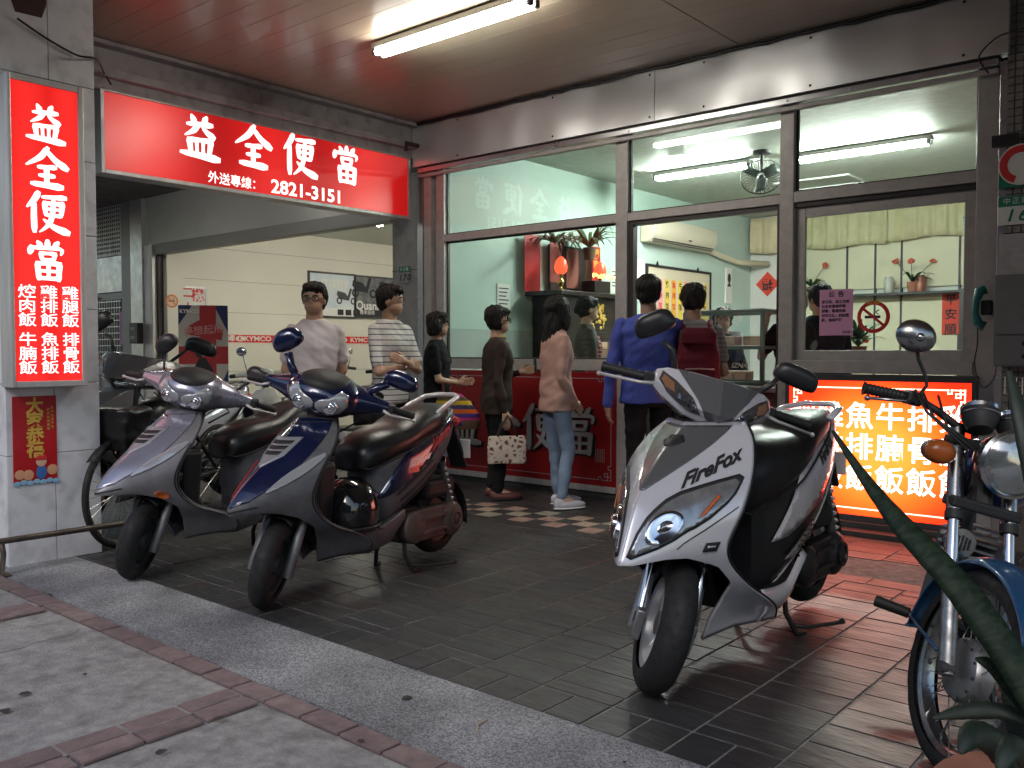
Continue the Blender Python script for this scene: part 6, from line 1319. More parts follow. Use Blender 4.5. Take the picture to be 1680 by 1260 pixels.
        me = remesh(g, 'hair', .0065, 1, hn); me.materials.append(m_ghair if hair == 'grey' else m_hair); link('hair', me, root, smooth=1)
    # top
    g = G(); tk = o.get('tight', 1.0); lo = o.get('hem', .47)
    eloft(g, [(0, 0, lo*H, .067*H*k*tk, (.10 if fem else .098)*H*k*tk), (0, 0, .54*H, .067*H*k*tk, (.102 if fem else .098)*H*k*tk), (0, 0, .62*H, .061*H*k*tk, (.083 if fem else .095)*H*k*tk), (lean*.2*H+(.008 if fem else 0), 0, .72*H, (.073 if fem else .07)*H*k, (.098 if fem else .108)*H*k), (lean*.29*H, 0, .775*H, .060*H*k, (.100 if fem else .112)*H*k), (lean*.3*H, 0, .805*H, .05*H*k, (.088 if fem else .1)*H*k), (lean*.31*H, 0, .826*H, .042*H, .068*H*k), (lean*.32*H, 0, .84*H, .038*H, .046*H)])
    sl = o.get('sleeve', .55); ra, rb = (.05, .047) if not fem else (.044, .04)
    for s in (1, -1):
        if sl <= 1: e_ = sh[s].lerp(el[s], sl); cap(g, sh[s]+V((0, -s*.02, -.022)), e_, ra*k**.5, ra*1.02)
        else: cap(g, sh[s]+V((0, -s*.02, -.022)), el[s], ra*k**.5, rb); cap(g, el[s], el[s].lerp(wr[s], sl-1), rb, rb*.78)
    if o.get('collar'): 
        for s in (1, -1): g.ell(top((.012, s*.038, .832*H)), (.045, .026, .022), 14, 8)
    me = remesh(g, 'shirt', .0095, 2, lambda c: .013*noise.noise(V((c.x*6+H*7, c.y*6, c.z*10)))+.006*noise.noise(V((c.x*11, c.y*11+H, (c.z+c.y*.6)*21)))); me.materials.append(o['top']); link(o.get('topname', 'shirt'), me, root, smooth=1)
    # trousers
    g = G(); lo = o.get('blen', 1.0); th = o.get('leg', 1.0)
    eloft(g, [(0, 0, .455*H, .055*H*k, .08*H*k), (-.005, 0, .50*H, .060*H*k, .092*H*k), (0, 0, .57*H, .048*H*k, .078*H*k)])
    for s in (1, -1): cap(g, hip[s]+V((0, 0, -.01)), kn[s], .088*th*k**.5, .064*th); cap(g, kn[s], kn[s].lerp(an[s], lo), .063*th, (.05 if lo > .9 else .055)*th)
    me = remesh(g, 'trousers', .0095, 2, lambda c: .011*noise.noise(V((c.x*6+H, c.y*6, c.z*14)))+.003*noise.noise(V((c.x*9, c.y*9, c.z*24)))); me.materials.append(o['bottom']); link('trousers', me, root, smooth=1)
    for s in (1, -1):
        a = an[s]; g = G(); g.ell((a.x+.07, a.y+s*.008, .035), (.135, .045, .036), 18, 10); g.ell((a.x-.01, a.y, .05), (.055, .038, .045), 14, 8); q = G()
        me = remesh(g, 'shoe', .0075, 2); me.materials.append(o.get('shoes', m_black)); so = link('shoe', me, root, smooth=1)
        q.ell((a.x+.07, a.y+s*.008, .012), (.14, .048, .012), 18, 8); q.ob('sole', o.get('sole', m_blk), so, smooth=1)
    root['_'] = 0; del root['_']
    return root, dict(sh=sh, el=el, wr=wr, top=top, H=H, HM=HM)
def _wedge(c, r):
    x, y, z = c; a, b, h = r
    return [(x-a, y-b, z-h*.6), (x-a, y+b, z-h*.6), (x-a, y, z+h), (x+a*.75, y-b*.45, z-h*.5), (x+a*.75, y+b*.45, z-h*.5), (x-a*.1, y, z+h*.9)], [(0, 1, 4, 3), (0, 3, 5, 2), (1, 2, 5, 4), (3, 4, 5), (0, 2, 1)]
c_wt = cloth('white_tee_cotton', (.6, .55, .56)); c_bk = cloth('black_trousers', (.012, .012, .014)); c_char = cloth('charcoal', (.04, .04, .045))
# 1 man in white tee
H = 1.70
person('man with glasses in a plain white t-shirt standing with hands behind his back', fpos(516, 6.35), -78, H, dict(top=c_wt, bottom=c_char, sleeve=.72, tight=1.02), hy=-14, hair='short', glasses=True, W_=.93,
  arms={s: (V((-.06, s*.20, .63*H)), V((-.14, s*.10, .53*H)), (-.1, -s*1, -.2), (0, 0, 1)) for s in (1, -1)})
# 2 man in striped polo, arms crossed
H = 1.72
pr, pj = person('man in a white striped polo shirt with crossed arms beside the grey column', fpos(640, 6.85), -42, H, dict(top=stripe_mat('striped_polo', (.6, .58, .56), (.06, .07, .1), 24, sharp=.82), bottom=c_bk, sleeve=.8, collar=1), hy=28, hair='short', W_=.92,
  arms={1: (V((.10, .195, .615*H)), V((.21, -.03, .655*H)), (.1, -1, .25), (0, 0, 1)), -1: (V((.10, -.195, .61*H)), V((.175, .03, .632*H)), (.0, 1, .15), (0, 0, 1))})
q = G(); a, b = pj['el'][-1], pj['wr'][-1]; d = (b-a).normalized(); c = a.lerp(b, .86); u = d.cross(V((0, 0, 1))).normalized(); w = u.cross(d); q.tube([c+(u*cos(t)+w*sin(t))*.031 for t in [2*pi*j/20 for j in range(20)]], .006, 6, closed=True); q.ell(c+V((.03, 0, .006)), (.008, .018, .018), 14, 8); q.ob('wristwatch', m_chrome, pr, smooth=1)
# 3 short haired woman, black top, striped bag
H = 1.55
pr, pj = person('short haired woman in a black top with hands clasped over a striped bag', fpos(716, 7.7), -6, H, dict(top=cloth('black_top', (.01, .01, .012)), bottom=c_bk, sleeve=.75), True, hy=2, hair='bob', W_=1.08,
  arms={1: (V((.06, .17, .62*H)), V((.2, .05, .60*H)), (1, -.3, .1), (0, 0, 1)), -1: (V((.05, -.17, .62*H)), V((.19, -.03, .60*H)), (1, .3, .1), (0, 0, 1))})
g = G(); eloft(g, [(.09, -.0, .0, .19, .06), (.09, 0, .1, .20, .07), (.06, 0, .2, .15, .055), (.03, 0, .27, .10, .03)])
rb = stripe_mat('rainbow_canvas', (.5, .1, .1), None, 3.6, ramp=[(.02, .03, .2), (.55, .03, .2), (.08, .05, .25), (.6, .12, .02), (.05, .05, .12), (.6, .42, .04), (.1, .08, .04), (.5, .04, .25)])
bp_ = pr.matrix_basis @ V((.12, -.20, .355*H+.03)); me = remesh(g, 'bag', .01, 2, folds(.012, (7, 7, 9), 3)); me.materials.append(rb); bg_ = thing('bag', bp_, pr.rotation_euler.z, 'rainbow striped shoulder bag with brown bottom at the hip of the woman in black', 'bag')
link('pouch', me, bg_, smooth=1); q = G(); q.tube([(-.02, 0, .27), (-.06, .1, .45), (-.05, .13, .62)], .012, 8, sq=.4); q.ob('strap', mat('brown_leather', (.12, .06, .03), .5), bg_, smooth=1)
q = G(); eloft(q, [(.10, 0, -.03, .17, .05), (.1, 0, .03, .2, .064), (.1, 0, .05, .195, .062)]); q.ob('bottom_panel', mat('brown_leather_panel', (.10, .05, .03), .5), bg_, smooth=40)
# 4 woman in brown jacket
H = 1.57
pr, pj = person('older woman with glasses in a dark brown jacket over a yellow striped blouse', fpos(815, 7.25), 14, H, dict(top=cloth('brown_jacket', (.045, .03, .024)), bottom=c_bk, sleeve=1.95, hem=.445, tight=1.07, shoes=mat('red_brown_shoe', (.14, .05, .04), .5), topname='jacket'), True, W_=1.12, hair='full', glasses=True,
  arms={1: (V((.03, .20, .63*H)), V((.22, .10, .655*H)), (1, -.2, .2), (0, 0, 1)), -1: (V((-.04, -.20, .615*H)), V((.02, -.215, .46*H)), (.1, 0, -1), (1, 0, 0))})
g = G(); eloft(g, [(.055, .0, .50*H, .06, .07), (.06, 0, .62*H, .06, .075), (.065, 0, .72*H, .07, .08), (.03, 0, .82*H, .06, .06), (.02, 0, .85*H, .05, .05)])
me = remesh(g, 'blouse', .009, 2, folds(.006)); me.materials.append(stripe_mat('yellow_striped_blouse', (.55, .45, .12), (.03, .03, .03), 22, sharp=.5)); link('blouse', me, pr, smooth=1)
q = G(); q.box((.34, .06, .69*H), (.012, .07, .14), Matrix.Rotation(0, 4, 'Y')); phn = q.ob('phone', m_blk, bevel=.006); phn.matrix_basis = pr.matrix_basis.copy(); tag(phn, 'dark mobile phone held up by the woman in the brown jacket', 'phone')
bgp = pr.matrix_basis @ V((.03, -.23, .20*H)); b2 = thing('bag', bgp, pr.rotation_euler.z, 'cream cloth bag printed with brown pattern hanging from the hand of the woman in brown', 'bag')
def mottled():
    m = cloth('printed_cloth', (.5, .42, .34)); n = m.node_tree.nodes; l = m.node_tree.links; tc = n.new('ShaderNodeTexCoord'); v = n.new('ShaderNodeTexVoronoi'); v.feature = 'DISTANCE_TO_EDGE'; v.inputs['Scale'].default_value = 22; v.inputs['Randomness'].default_value = 1; l.new(tc.outputs['Object'], v.inputs[0])
    r = n.new('ShaderNodeValToRGB'); e = r.color_ramp.elements; e[0].color = (.55, .47, .4, 1); e[0].position = .14; e[1].color = (.14, .06, .045, 1); e[1].position = .26; l.new(v.outputs[0], r.inputs[0]); l.new(r.outputs[0], n['Principled BSDF'].inputs['Base Color']); return m
g = G(); eloft(g, [(0, 0, 0, .155, .045), (0, 0, .1, .16, .05), (0, 0, .2, .155, .035), (0, 0, .22, .15, .02)], e=4); me = remesh(g, 'pouch', .009, 2, folds(.006)); me.materials.append(mottled()); link('pouch', me, b2, smooth=1)
q = G()
for s in (-.02, .02): q.tube([(-.08, s, .21), (-.05, s*.7, .30), (.0, s*.3, .385), (.05, s*.7, .30), (.08, s, .21)], .008, 6)
q.ob('handles', mat('dark_strap', (.03, .02, .02), .7), b2, smooth=1)
# 5 woman in pink cardigan and jeans
H = 1.63
person('slim long haired woman in a pink knit cardigan and pale blue jeans, hand in pocket', fpos(912, 6.82), 22, H, dict(top=cloth('pink_knit', (.58, .36, .30), var=.08), bottom=cloth('pale_denim', (.22, .30, .43)), sleeve=1.92, hem=.455, tight=1.06, leg=.88, shoes=mat('pale_canvas_shoe', (.5, .5, .55), .8), sole=m_paper, blen=.94, topname='cardigan'), True, W_=1.0, hy=28, hair='long',
  arms={1: (V((.02, .17, .63*H)), V((.1, .13, .52*H))), -1: (V((-.035, -.18, .62*H)), V((.09, -.15, .50*H)), (.6, .3, -.6), (0, 0, 1))},
  legs={-1: (V((.07, -.075, .275*H)), V((.0, -.10, .05*H))), 1: (V((.03, .08, .275*H)), V((.07, .10, .05*H)))})
# 6 clerk behind the window
H = 1.62
pr, pj = person('shop clerk with tied hair, grey top and pink checked apron seen through the left window', fpos(962, 8.15, .09), 6, H, dict(top=cloth('grey_green_top', (.07, .075, .07)), bottom=c_bk, sleeve=1.7), True, hy=4, hair='tied', W_=.97,
  arms={1: (V((.06, .18, .62*H)), V((.22, .12, .60*H))), -1: (V((.04, -.19, .62*H)), V((.2, -.14, .58*H)))})
def check_mat():
    m = stripe_mat('checked_apron', (.5, .2, .2), (.16, .06, .07), 26, sharp=.55); n = m.node_tree.nodes; l = m.node_tree.links; b = n['Principled BSDF']; src = b.inputs['Base Color'].links[0].from_socket
    tc = n.new('ShaderNodeTexCoord'); sp = n.new('ShaderNodeSeparateXYZ'); l.new(tc.outputs['Object'], sp.inputs[0]); a = n.new('ShaderNodeMath'); a.operation = 'MULTIPLY'; a.inputs[1].default_value = 26; l.new(sp.outputs[1], a.inputs[0])
    f = n.new('ShaderNodeMath'); f.operation = 'FRACT'; l.new(a.outputs[0], f.inputs[0]); g_ = n.new('ShaderNodeMath'); g_.operation = 'GREATER_THAN'; g_.inputs[1].default_value = .6; l.new(f.outputs[0], g_.inputs[0])
    mx = n.new('ShaderNodeMix'); mx.data_type = 'RGBA'; mx.blend_type = 'MULTIPLY'; l.new(g_.outputs[0], mx.inputs[0]); l.new(src, mx.inputs[6]); mx.inputs[7].default_value = (.5, .4, .4, 1); l.new(mx.outputs[2], b.inputs['Base Color']); return m
g = G(); eloft(g, [(.02, -.01, .38*H, .11, .17), (.03, -.01, .55*H, .105, .16), (.03, -.01, .64*H, .098, .14), (.035, -.01, .715*H, .108, .13), (.03, -.01, .775*H, .085, .10)]); me = remesh(g, 'apron', .01, 2, folds(.006)); me.materials.append(check_mat()); link('apron', me, pr, smooth=1)
# 7 man in blue shirt
H = 1.76
person('man in a bright blue long sleeved shirt and black trousers at the doorway', fpos(1064, 6.45), 97, H, dict(top=stripe_mat('blue_pinstripe_shirt', (.075, .105, .42), (.09, .12, .46), 60, axis=1, sharp=.5), bottom=c_bk, sleeve=1.96, collar=1, tight=1.06), hy=-14, hair='short', W_=1.13,
  arms={1: (V((-.02, .28, .62*H)), V((.02, .30, .465*H)), (.1, -.1, -1), (1, 0, 0)), -1: (V((.02, -.27, .62*H)), V((.12, -.22, .50*H)))})
# 8 backpacker
H = 1.70
pr, pj = person('person in a grey striped t-shirt carrying a maroon backpack, facing into the doorway', fpos(1136, 6.50), 84, H, dict(top=stripe_mat('grey_striped_tee', (.25, .25, .25), (.12, .12, .13), 30, sharp=.8), bottom=c_char, sleeve=.7), hy=6, hair='short', W_=1.0, hp=8,
  arms={1: (V((.04, .22, .62*H)), V((.2, .12, .66*H))), -1: (V((.02, -.23, .62*H)), V((.15, -.17, .60*H)))})
bk = thing('backpack', pr.matrix_basis @ V((-.10, -.02, .545*H)), pr.rotation_euler.z, 'maroon canvas backpack with a zipped front pocket worn by the person at the doorway', 'backpack'); mm_ = cloth('maroon_canvas', (.13, .015, .025)); mm2 = cloth('maroon_pocket', (.11, .012, .022))
g = G(); eloft(g, [(-.085, 0, -.03, .07, .14), (-.095, 0, .05, .09, .155), (-.09, 0, .22, .085, .15), (-.07, 0, .36, .07, .13), (-.05, 0, .42, .05, .10)], e=3.2); me = remesh(g, 'bag_body', .009, 2, folds(.008)); me.materials.append(mm_); link('bag_body', me, bk, smooth=1)
g = G(); eloft(g, [(-.175, 0, -.01, .03, .11), (-.185, 0, .06, .035, .12), (-.18, 0, .15, .028, .115)], e=3.5); me = remesh(g, 'pocket', .009, 1, folds(.004)); me.materials.append(mm2); link('pocket', me, bk, smooth=1)
g = G(); eloft(g, [(-.15, 0, .33, .045, .12), (-.13, 0, .40, .05, .125), (-.09, 0, .445, .06, .10)], e=3); me = remesh(g, 'top_flap', .009, 1, folds(.005)); me.materials.append(mm2); link('top_flap', me, bk, smooth=1)
q = G(); q.tube([(-.21, -.10, .15), (-.217, 0, .155), (-.21, .10, .15)], .006, 6); q.ob('zip', mat('pale_zip', (.35, .25, .22), .5), bk, smooth=1)
q = G(); q.box((-.214, -.075, .03), (.006, .05, .055)); q.ob('patch', mat('faded_patch', (.22, .1, .1), .8), bk)
for s in (1, -1): q = G(); q.tube([(-.03, s*.09, .40), (.06, s*.1, .50), (.13, s*.12, .42), (.14, s*.13, .25), (.04, s*.15, .08)], .018, 8, sq=.4); q.ob('shoulder_strap', mm2, bk, smooth=1)
# 9 people behind the right window
H = 1.66
person('dark haired customer in a navy jacket seen from behind inside the right window', fpos(1344, 7.2, .09), 100, H, dict(top=cloth('navy_jacket', (.015, .02, .035)), bottom=c_bk, sleeve=1.95, tight=1.1), W_=1.15, hair='short', hy=15, group='customers inside the shop')
person('grey haired customer in a black top bending an arm beside the mullion inside the shop', fpos(1303, 7.0, .09), 115, 1.62, dict(top=cloth('black_tee', (.012, .012, .014)), bottom=c_bk, sleeve=.7), W_=1.05, hair='grey', hy=0, group='customers inside the shop',
  arms={1: (V((.1, .24, .66*1.62)), V((.16, .16, .80*1.62)), (.2, -.3, 1), (0, 1, 0)), -1: (V((.0, -.22, .6*1.62)), V((.1, -.2, .48*1.62)))})
person('server mostly hidden behind the glass display case, only hair and brow showing', fpos(1186, 8.3, .09), -100, 1.52, dict(top=cloth('server_black_top', (.02, .02, .022)), bottom=c_bk, sleeve=1.9), True, hair='full', group='staff behind the counter')
# ================================================================ MOTORCYCLE (right), OTHER BIKES, PLANTS
m_amber2 = mat('dull_amber_lens', (.32, .075, .012), .3)
m_bl = paint('worn_blue_paint', (.015, .09, .22), .3, .15, .3, .8); m_dkb = paint('deep_blue_tank_paint', (.01, .02, .14), .25, 0, .3, .8)
m_olds = mat('tarnished_chrome', (.5, .5, .5), .25, 1, var=.45, vs=14)
steer = 42; mbh = R_(YAW-89)    # wheel heading (towards the street); body heading follows from the lock
loc = P(1547, 1268, Z=0)
wh = mbh; bodyh = wh-R_(40)
mc = thing('motorcycle', loc, wh, 'old blue motorcycle with chrome fork, round headlamp and amber indicator at the right edge', 'motorcycle'); mc.rotation_euler = (R_(-15.5), 0, wh)
# local frame: x = wheel heading, origin under the front axle
Rw = .30
g = tyre_g(Rw, .085, Matrix.Translation((0, 0, Rw)), 110, .003); t = g.ob('tyre', m_rub, mc, smooth=50)
A = Matrix.Translation((0, 0, Rw)) @ Matrix.Rotation(R_(90), 4, 'X')
q = G(); q.lathe([(.228, -.02), (.245, -.028), (.248, -.024), (.236, -.008), (.232, 0), (.236, .008), (.248, .024), (.245, .028), (.228, .02), (.224, 0), (.228, -.02)], 60, A); q.ob('rim', m_olds, mc, smooth=50)
q = G(); q.lathe([(0, -.05), (.03, -.05), (.085, -.042), (.092, -.03), (.092, .01), (.06, .03), (.03, .045), (0, .045)], 32, A @ Matrix.Rotation(pi, 4, 'X')); hub = q.ob('drum_hub', m_castalu, mc, smooth=40)
q = G()
for k in range(12): a = k*pi/6; q.ell((.082*cos(a), .047, Rw+.082*sin(a)), (.004, .003, .004), 6, 4)
for k in range(12): a = k*pi/6; q.ell((.082*cos(a), -.047, Rw+.082*sin(a)), (.005, .003, .005), 6, 4)
q.ob('spoke_holes', m_blk, hub, kind='stuff')
for k in range(36):
    a = 2*pi*k/36; b = a+(.75 if k % 2 else -.75); s = -1 if k % 4 < 2 else 1
    q = G(); q.tube([(.085*cos(a), s*.032, Rw+.085*sin(a)), (.23*cos(b-(b-a)*.5), s*.006, Rw+.23*sin(b-(b-a)*.5))], .0018, 5, cap=False); q.ob('spoke', m_olds, mc)
axd = V((-.42, 0, .91)).normalized()
for s in (-1, 1):
    y = s*.088; b = V((.03, y, Rw-.02)); q = G(); q.tube([b, b+axd*.02, b+axd*.28], [.02, .024, .023], 14); q.ob('fork_slider', mat('pitted_alloy', (.4, .4, .41), .4, .85, var=.5, vs=25, dirt=.3) if s < 0 else bpy.data.materials['pitted_alloy'], mc, smooth=40)
    q = G(); q.tube([b+axd*.28, b+axd*.62], .0165, 14); q.ob('fork_tube', m_chrome, mc, smooth=40)
    q = G(); q.tube([b+axd*.27, b+axd*.30], .027, 14); q.tube([b+axd*.46, b+axd*.485], .026, 14); q.ob('fork_seal', m_blk, mc, smooth=40)
    q = G(); q.tube([b+axd*.49, b+axd*.76], .023, 14); q.ob('fork_cover', m_olds, mc, smooth=40)
q = G(); q.tube([(0.03, -.115, Rw-.0), (.03, -.075, Rw)], .017, 12); q.tube([(0.0, -.125, Rw), (0, -.13, Rw)], .01, 6); q.ob('axle', m_dkgrey, mc, smooth=40)
# mudguard with stay
rows = []
for i in range(25):
    a = R_(28+i*6.1); r = Rw+.032; rows.append([((r-.03*abs(k)**2.2)*cos(a), k*.062, Rw+(r-.03*abs(k)**2.2)*sin(a)) for k in (-1, -.85, -.6, -.3, 0, .3, .6, .85, 1)])
q = G(); q.grid(rows); q.ob('mudguard', m_bl, mc, smooth=1, solid=.004); q = G(); q.tube([rows[0][0], rows[0][4], rows[0][8]], .005, 6); q.tube([rows[-1][0], rows[-1][4], rows[-1][8]], .005, 6)
for s in (0, 8): q.tube([rows[-2][s], ((V(rows[-2][s])*.3+V((.0, rows[0][s][1]*1.1, Rw))*.7))], .005, 6)
q.ob('mudguard_stay', m_bl, mc, smooth=1)
tb = V((.03, 0, Rw-.02))+axd*.72; q = G(); q.box(tb, (.07, .23, .03)); q.box(tb-axd*.2, (.07, .22, .035)); q.tube([tb, tb-axd*.2], .03, 12); q.ob('fork_yoke', m_blk, mc, bevel=.008)
# head lamp
hl = tb+V((.10, .03, -.03)); HL = Matrix.Translation(hl) @ Matrix.Rotation(R_(90), 4, 'Y') @ Matrix.Diagonal((1.05, 1.05, 1.0, 1))
q = G(); q.lathe([(0, -.10), (.04, -.095), (.075, -.06), (.092, .0), (.094, .02), (.088, .026)], 36, HL); q.ob('headlamp_shell', m_olds, mc, smooth=40)
q = G(); q.lathe([(.086, .022), (.097, .02), (.099, .03), (.09, .038), (.086, .034)], 36, HL); q.ob('headlamp_rim', m_chrome, mc, smooth=40)
q = G(); q.lathe([(.088, .03), (.07, .042), (.04, .05), (0, .053)], 36, HL); q.ob('headlamp_lens', mat('fluted_lens', (.5, .52, .52), .12, .75, var=.4, vs=18, coat=1), mc, smooth=1)
# instruments
for s in (-1, 1):
    c = tb+V((.05, s*.055-.01, .085)); D = Matrix.Translation(c) @ Matrix.Rotation(R_(-28), 4, 'Y'); q = G(); q.lathe([(0, -.05), (.035, -.045), (.052, -.01), (.054, .02)], 24, D); q.ob('gauge_housing', m_blk, mc, smooth=40)
    q = G(); q.lathe([(.048, .018), (.056, .016), (.057, .028), (.05, .034), (.046, .03)], 24, D); q.lathe([(.0562, -.0), (.0585, .003), (.0562, .006)], 24, D); q.ob('gauge_ring', m_chrome, mc, smooth=40); q = G(); q.lathe([(0, .028), (.047, .028)], 24, D); q.ob('gauge_face', m_blk, mc)
# horn, indicators
for s, nm in ((-1, 'right'), (1, 'left')):
    c = tb+V((.06, s*.165, -.05)); q = G(); q.tube([tb+V((.02, s*.09, -.06)), c+V((0, -s*.03, 0))], .012, 10); q.ob('indicator_stem', m_chrome, mc, smooth=1)
    q = G(); q.loft([[(c.x+x, c.y+.047*k*cos(a), c.z+.038*k*sin(a)) for a in [2*pi*j/20 for j in range(20)]] for x, k in ((-.045, .5), (-.03, .9), (.0, 1.0))]); q.ob('indicator_case', m_dkgrey, mc, smooth=40); q = G()
    q.loft([[(c.x+x, c.y+.046*k*cos(a), c.z+.037*k*sin(a)) for a in [2*pi*j/20 for j in range(20)]] for x, k in ((.001, 1), (.02, .98), (.034, .7), (.038, .3))]); q.ob('indicator_lens', m_amber2, mc, smooth=40)
c = tb+V((.07, -.03, -.30)); Hn = Matrix.Translation(c) @ Matrix.Rotation(R_(90), 4, 'Y'); q = G(); q.lathe([(0, -.03), (.03, -.028), (.048, -.01), (.05, .008), (.044, .014), (0, .016)], 28, Hn); q.ob('horn', m_olds, mc, smooth=40)
q = G()
for i in range(5): q.box(c+V((.017, -.024+i*.012, 0)), (.002, .005, .05-.008*abs(i-2)))
q.ob('horn_slots', m_blk, mc)
# handlebar
for s in (-1, 1):
    pts = [tb+V((.0, s*.03, .04)), tb+V((-.01, s*.10, .045)), tb+V((-.03, s*.16, .075)), tb+V((-.06, s*.21, .095)), tb+V((-.09, s*.38, .085))]; q = G(); q.tube(pts, .0125, 10); q.ob('handlebar', m_blk, mc, smooth=40)
    q = G(); a, b = pts[3].lerp(pts[4], .28), pts[4]; n = 20; q.tube([a.lerp(b, i/n) for i in range(n+1)], [.0195 if i % 2 else .0165 for i in range(n)]+[.024], 12); q.ob('grip', m_blk, mc)
    q = G(); q.box(pts[3].lerp(pts[4], .12), (.05, .05, .045)); q.ob('switch_box', m_black, mc, bevel=.008)
    q = G(); l0 = pts[3].lerp(pts[4], .15)+V((.03, 0, -.01)); l1 = pts[4]+V((.05, 0, -.03)); q.tube([l0, l0.lerp(l1, .4)+V((.02, 0, 0)), l1], .0055, 8); q.ell(l1, (.01, .01, .01), 10, 8); q.ob('brake_lever', m_olds, mc, smooth=1)
    r0 = pts[3].lerp(pts[4], .05); q = G(); q.tube([r0, r0+V((.0, -s*.02, .05)), r0+V((.0, -s*.01, .075)), r0+V((-.0, s*.03, .125)), r0+V((.01, s*.05, .16))], .006, 8); q.ob('mirror_stalk', m_blk, mc, smooth=1)
    mcn = r0+V((.012, s*.062, .19)); q = G(); q.lathe([(0, .03), (.03, .028), (.058, .015), (.066, .0), (.064, -.006)], 30, Matrix.Translation(mcn) @ Matrix.Rotation(R_(90), 4, 'Y') @ Matrix.Diagonal((.8, 1, 1, 1))); q.ell(mcn+V((.03, 0, -.004)), (.012, .014, .014), 12, 8); mo = q.ob('mirror', m_olds, mc, smooth=40)
    q = G(); q.lathe([(0, -.004), (.063, -.004)], 30, Matrix.Translation(mcn) @ Matrix.Rotation(R_(90), 4, 'Y') @ Matrix.Diagonal((.8, 1, 1, 1))); q.ob('mirror_glass', m_mirror, mo)
for k in range(4):
    s = (-1, -1, 1, -1)[k]; q = G(); a = tb+V((-.04+.01*k, s*(.24-.02*k), .12)); q.tube([a, a+V((.05, -s*.03, -.06-.01*k)), tb+V((.09, s*(.1-.03*k), -.02)), tb+V((.03, s*.03, -.16))], .0045, 6); q.ob('cable', m_blk, mc, smooth=1)
# frame, tank and rear, turned to the body heading about the steering head
T = Matrix.Translation(tb) @ Matrix.Rotation(R_(-40), 4, 'Z') @ Matrix.Translation(-tb)
q = G(); secs = []
for x, w, a, b in ((-.10, .05, .02, -.08), (-.16, .115, .065, -.15), (-.30, .135, .085, -.15), (-.45, .12, .07, -.12), (-.56, .08, .02, -.10)): secs.append([(tb.x+x, w*math.copysign(abs(cos(t))**.8, cos(t)), tb.z+(a+b)/2-.03+(a-b)/2*math.copysign(abs(sin(t))**.8, sin(t))) for t in [2*pi*j/24 for j in range(24)]])
q.loft(secs, T); q.ob('fuel_tank', m_dkb, mc, smooth=50)
q = G(); q.lathe([(.03, 0), (.05, .01), (.05, .03), (0, .032)], 20, T @ Matrix.Translation((tb.x-.3, .13, tb.z-.06)) @ Matrix.Rotation(R_(-90), 4, 'X')); q.ob('side_badge', m_olds, mc, smooth=40)
q = G(); secs = [[(tb.x+x, w*math.copysign(abs(cos(t))**.7, cos(t)), tb.z-.07+.05*math.copysign(abs(sin(t))**.7, sin(t))) for t in [2*pi*j/20 for j in range(20)]] for x, w in ((-.56, .08), (-.62, .12), (-1.0, .14), (-1.2, .12), (-1.25, .08))]; q.loft(secs, T); q.ob('seat', m_seat, mc, smooth=50)
q = G(); q.tube([tb+V((-.03, 0, -.1)), tb+V((-.15, 0, -.55)), tb+V((-.5, 0, -.62))], .02, 8, M=T); q.tube([tb+V((-.05, 0, -.04)), tb+V((-1.2, 0, -.12))], .018, 8, M=T); q.box(tb+V((-.35, 0, -.42)), (.28, .2, .25), T); q.tube([tb+V((-.2, .05, -.42)), tb+V((-.12, .06, -.5)), tb+V((-.3, .12, -.68)), tb+V((-1.1, .14, -.62))], .025, 10, M=T); q.ob('engine', m_dkgrey, mc, smooth=40)
q = G()
for i in range(6): q.box(tb+V((-.24, 0, -.25-i*.025)), (.15, .17, .008), T)
q.ob('cooling_fins', m_castalu, mc)
for s in (-1, 1): q = G(); q.tube([tb+V((-.42, 0, -.63)), tb+V((-.42, s*.16, -.63))], .01, 8, M=T); q.tube([tb+V((-.42, s*.16, -.63)), tb+V((-.42, s*.28, -.63))], [.02, .022], 10, M=T); q.ob('footpeg', m_blk, mc, smooth=40)
g = tyre_g(.30, .095, T @ Matrix.Translation((tb.x-1.0, 0, .30)), 60); g.ob('tyre', m_rub, mc, smooth=50)
q = G(); q.tube([tb+V((-.45, .1, -.65)), tb+V((-.4, .22, -tb.z+.01))], .011, 8, M=T); q.ob('side_stand', m_blk, mc)
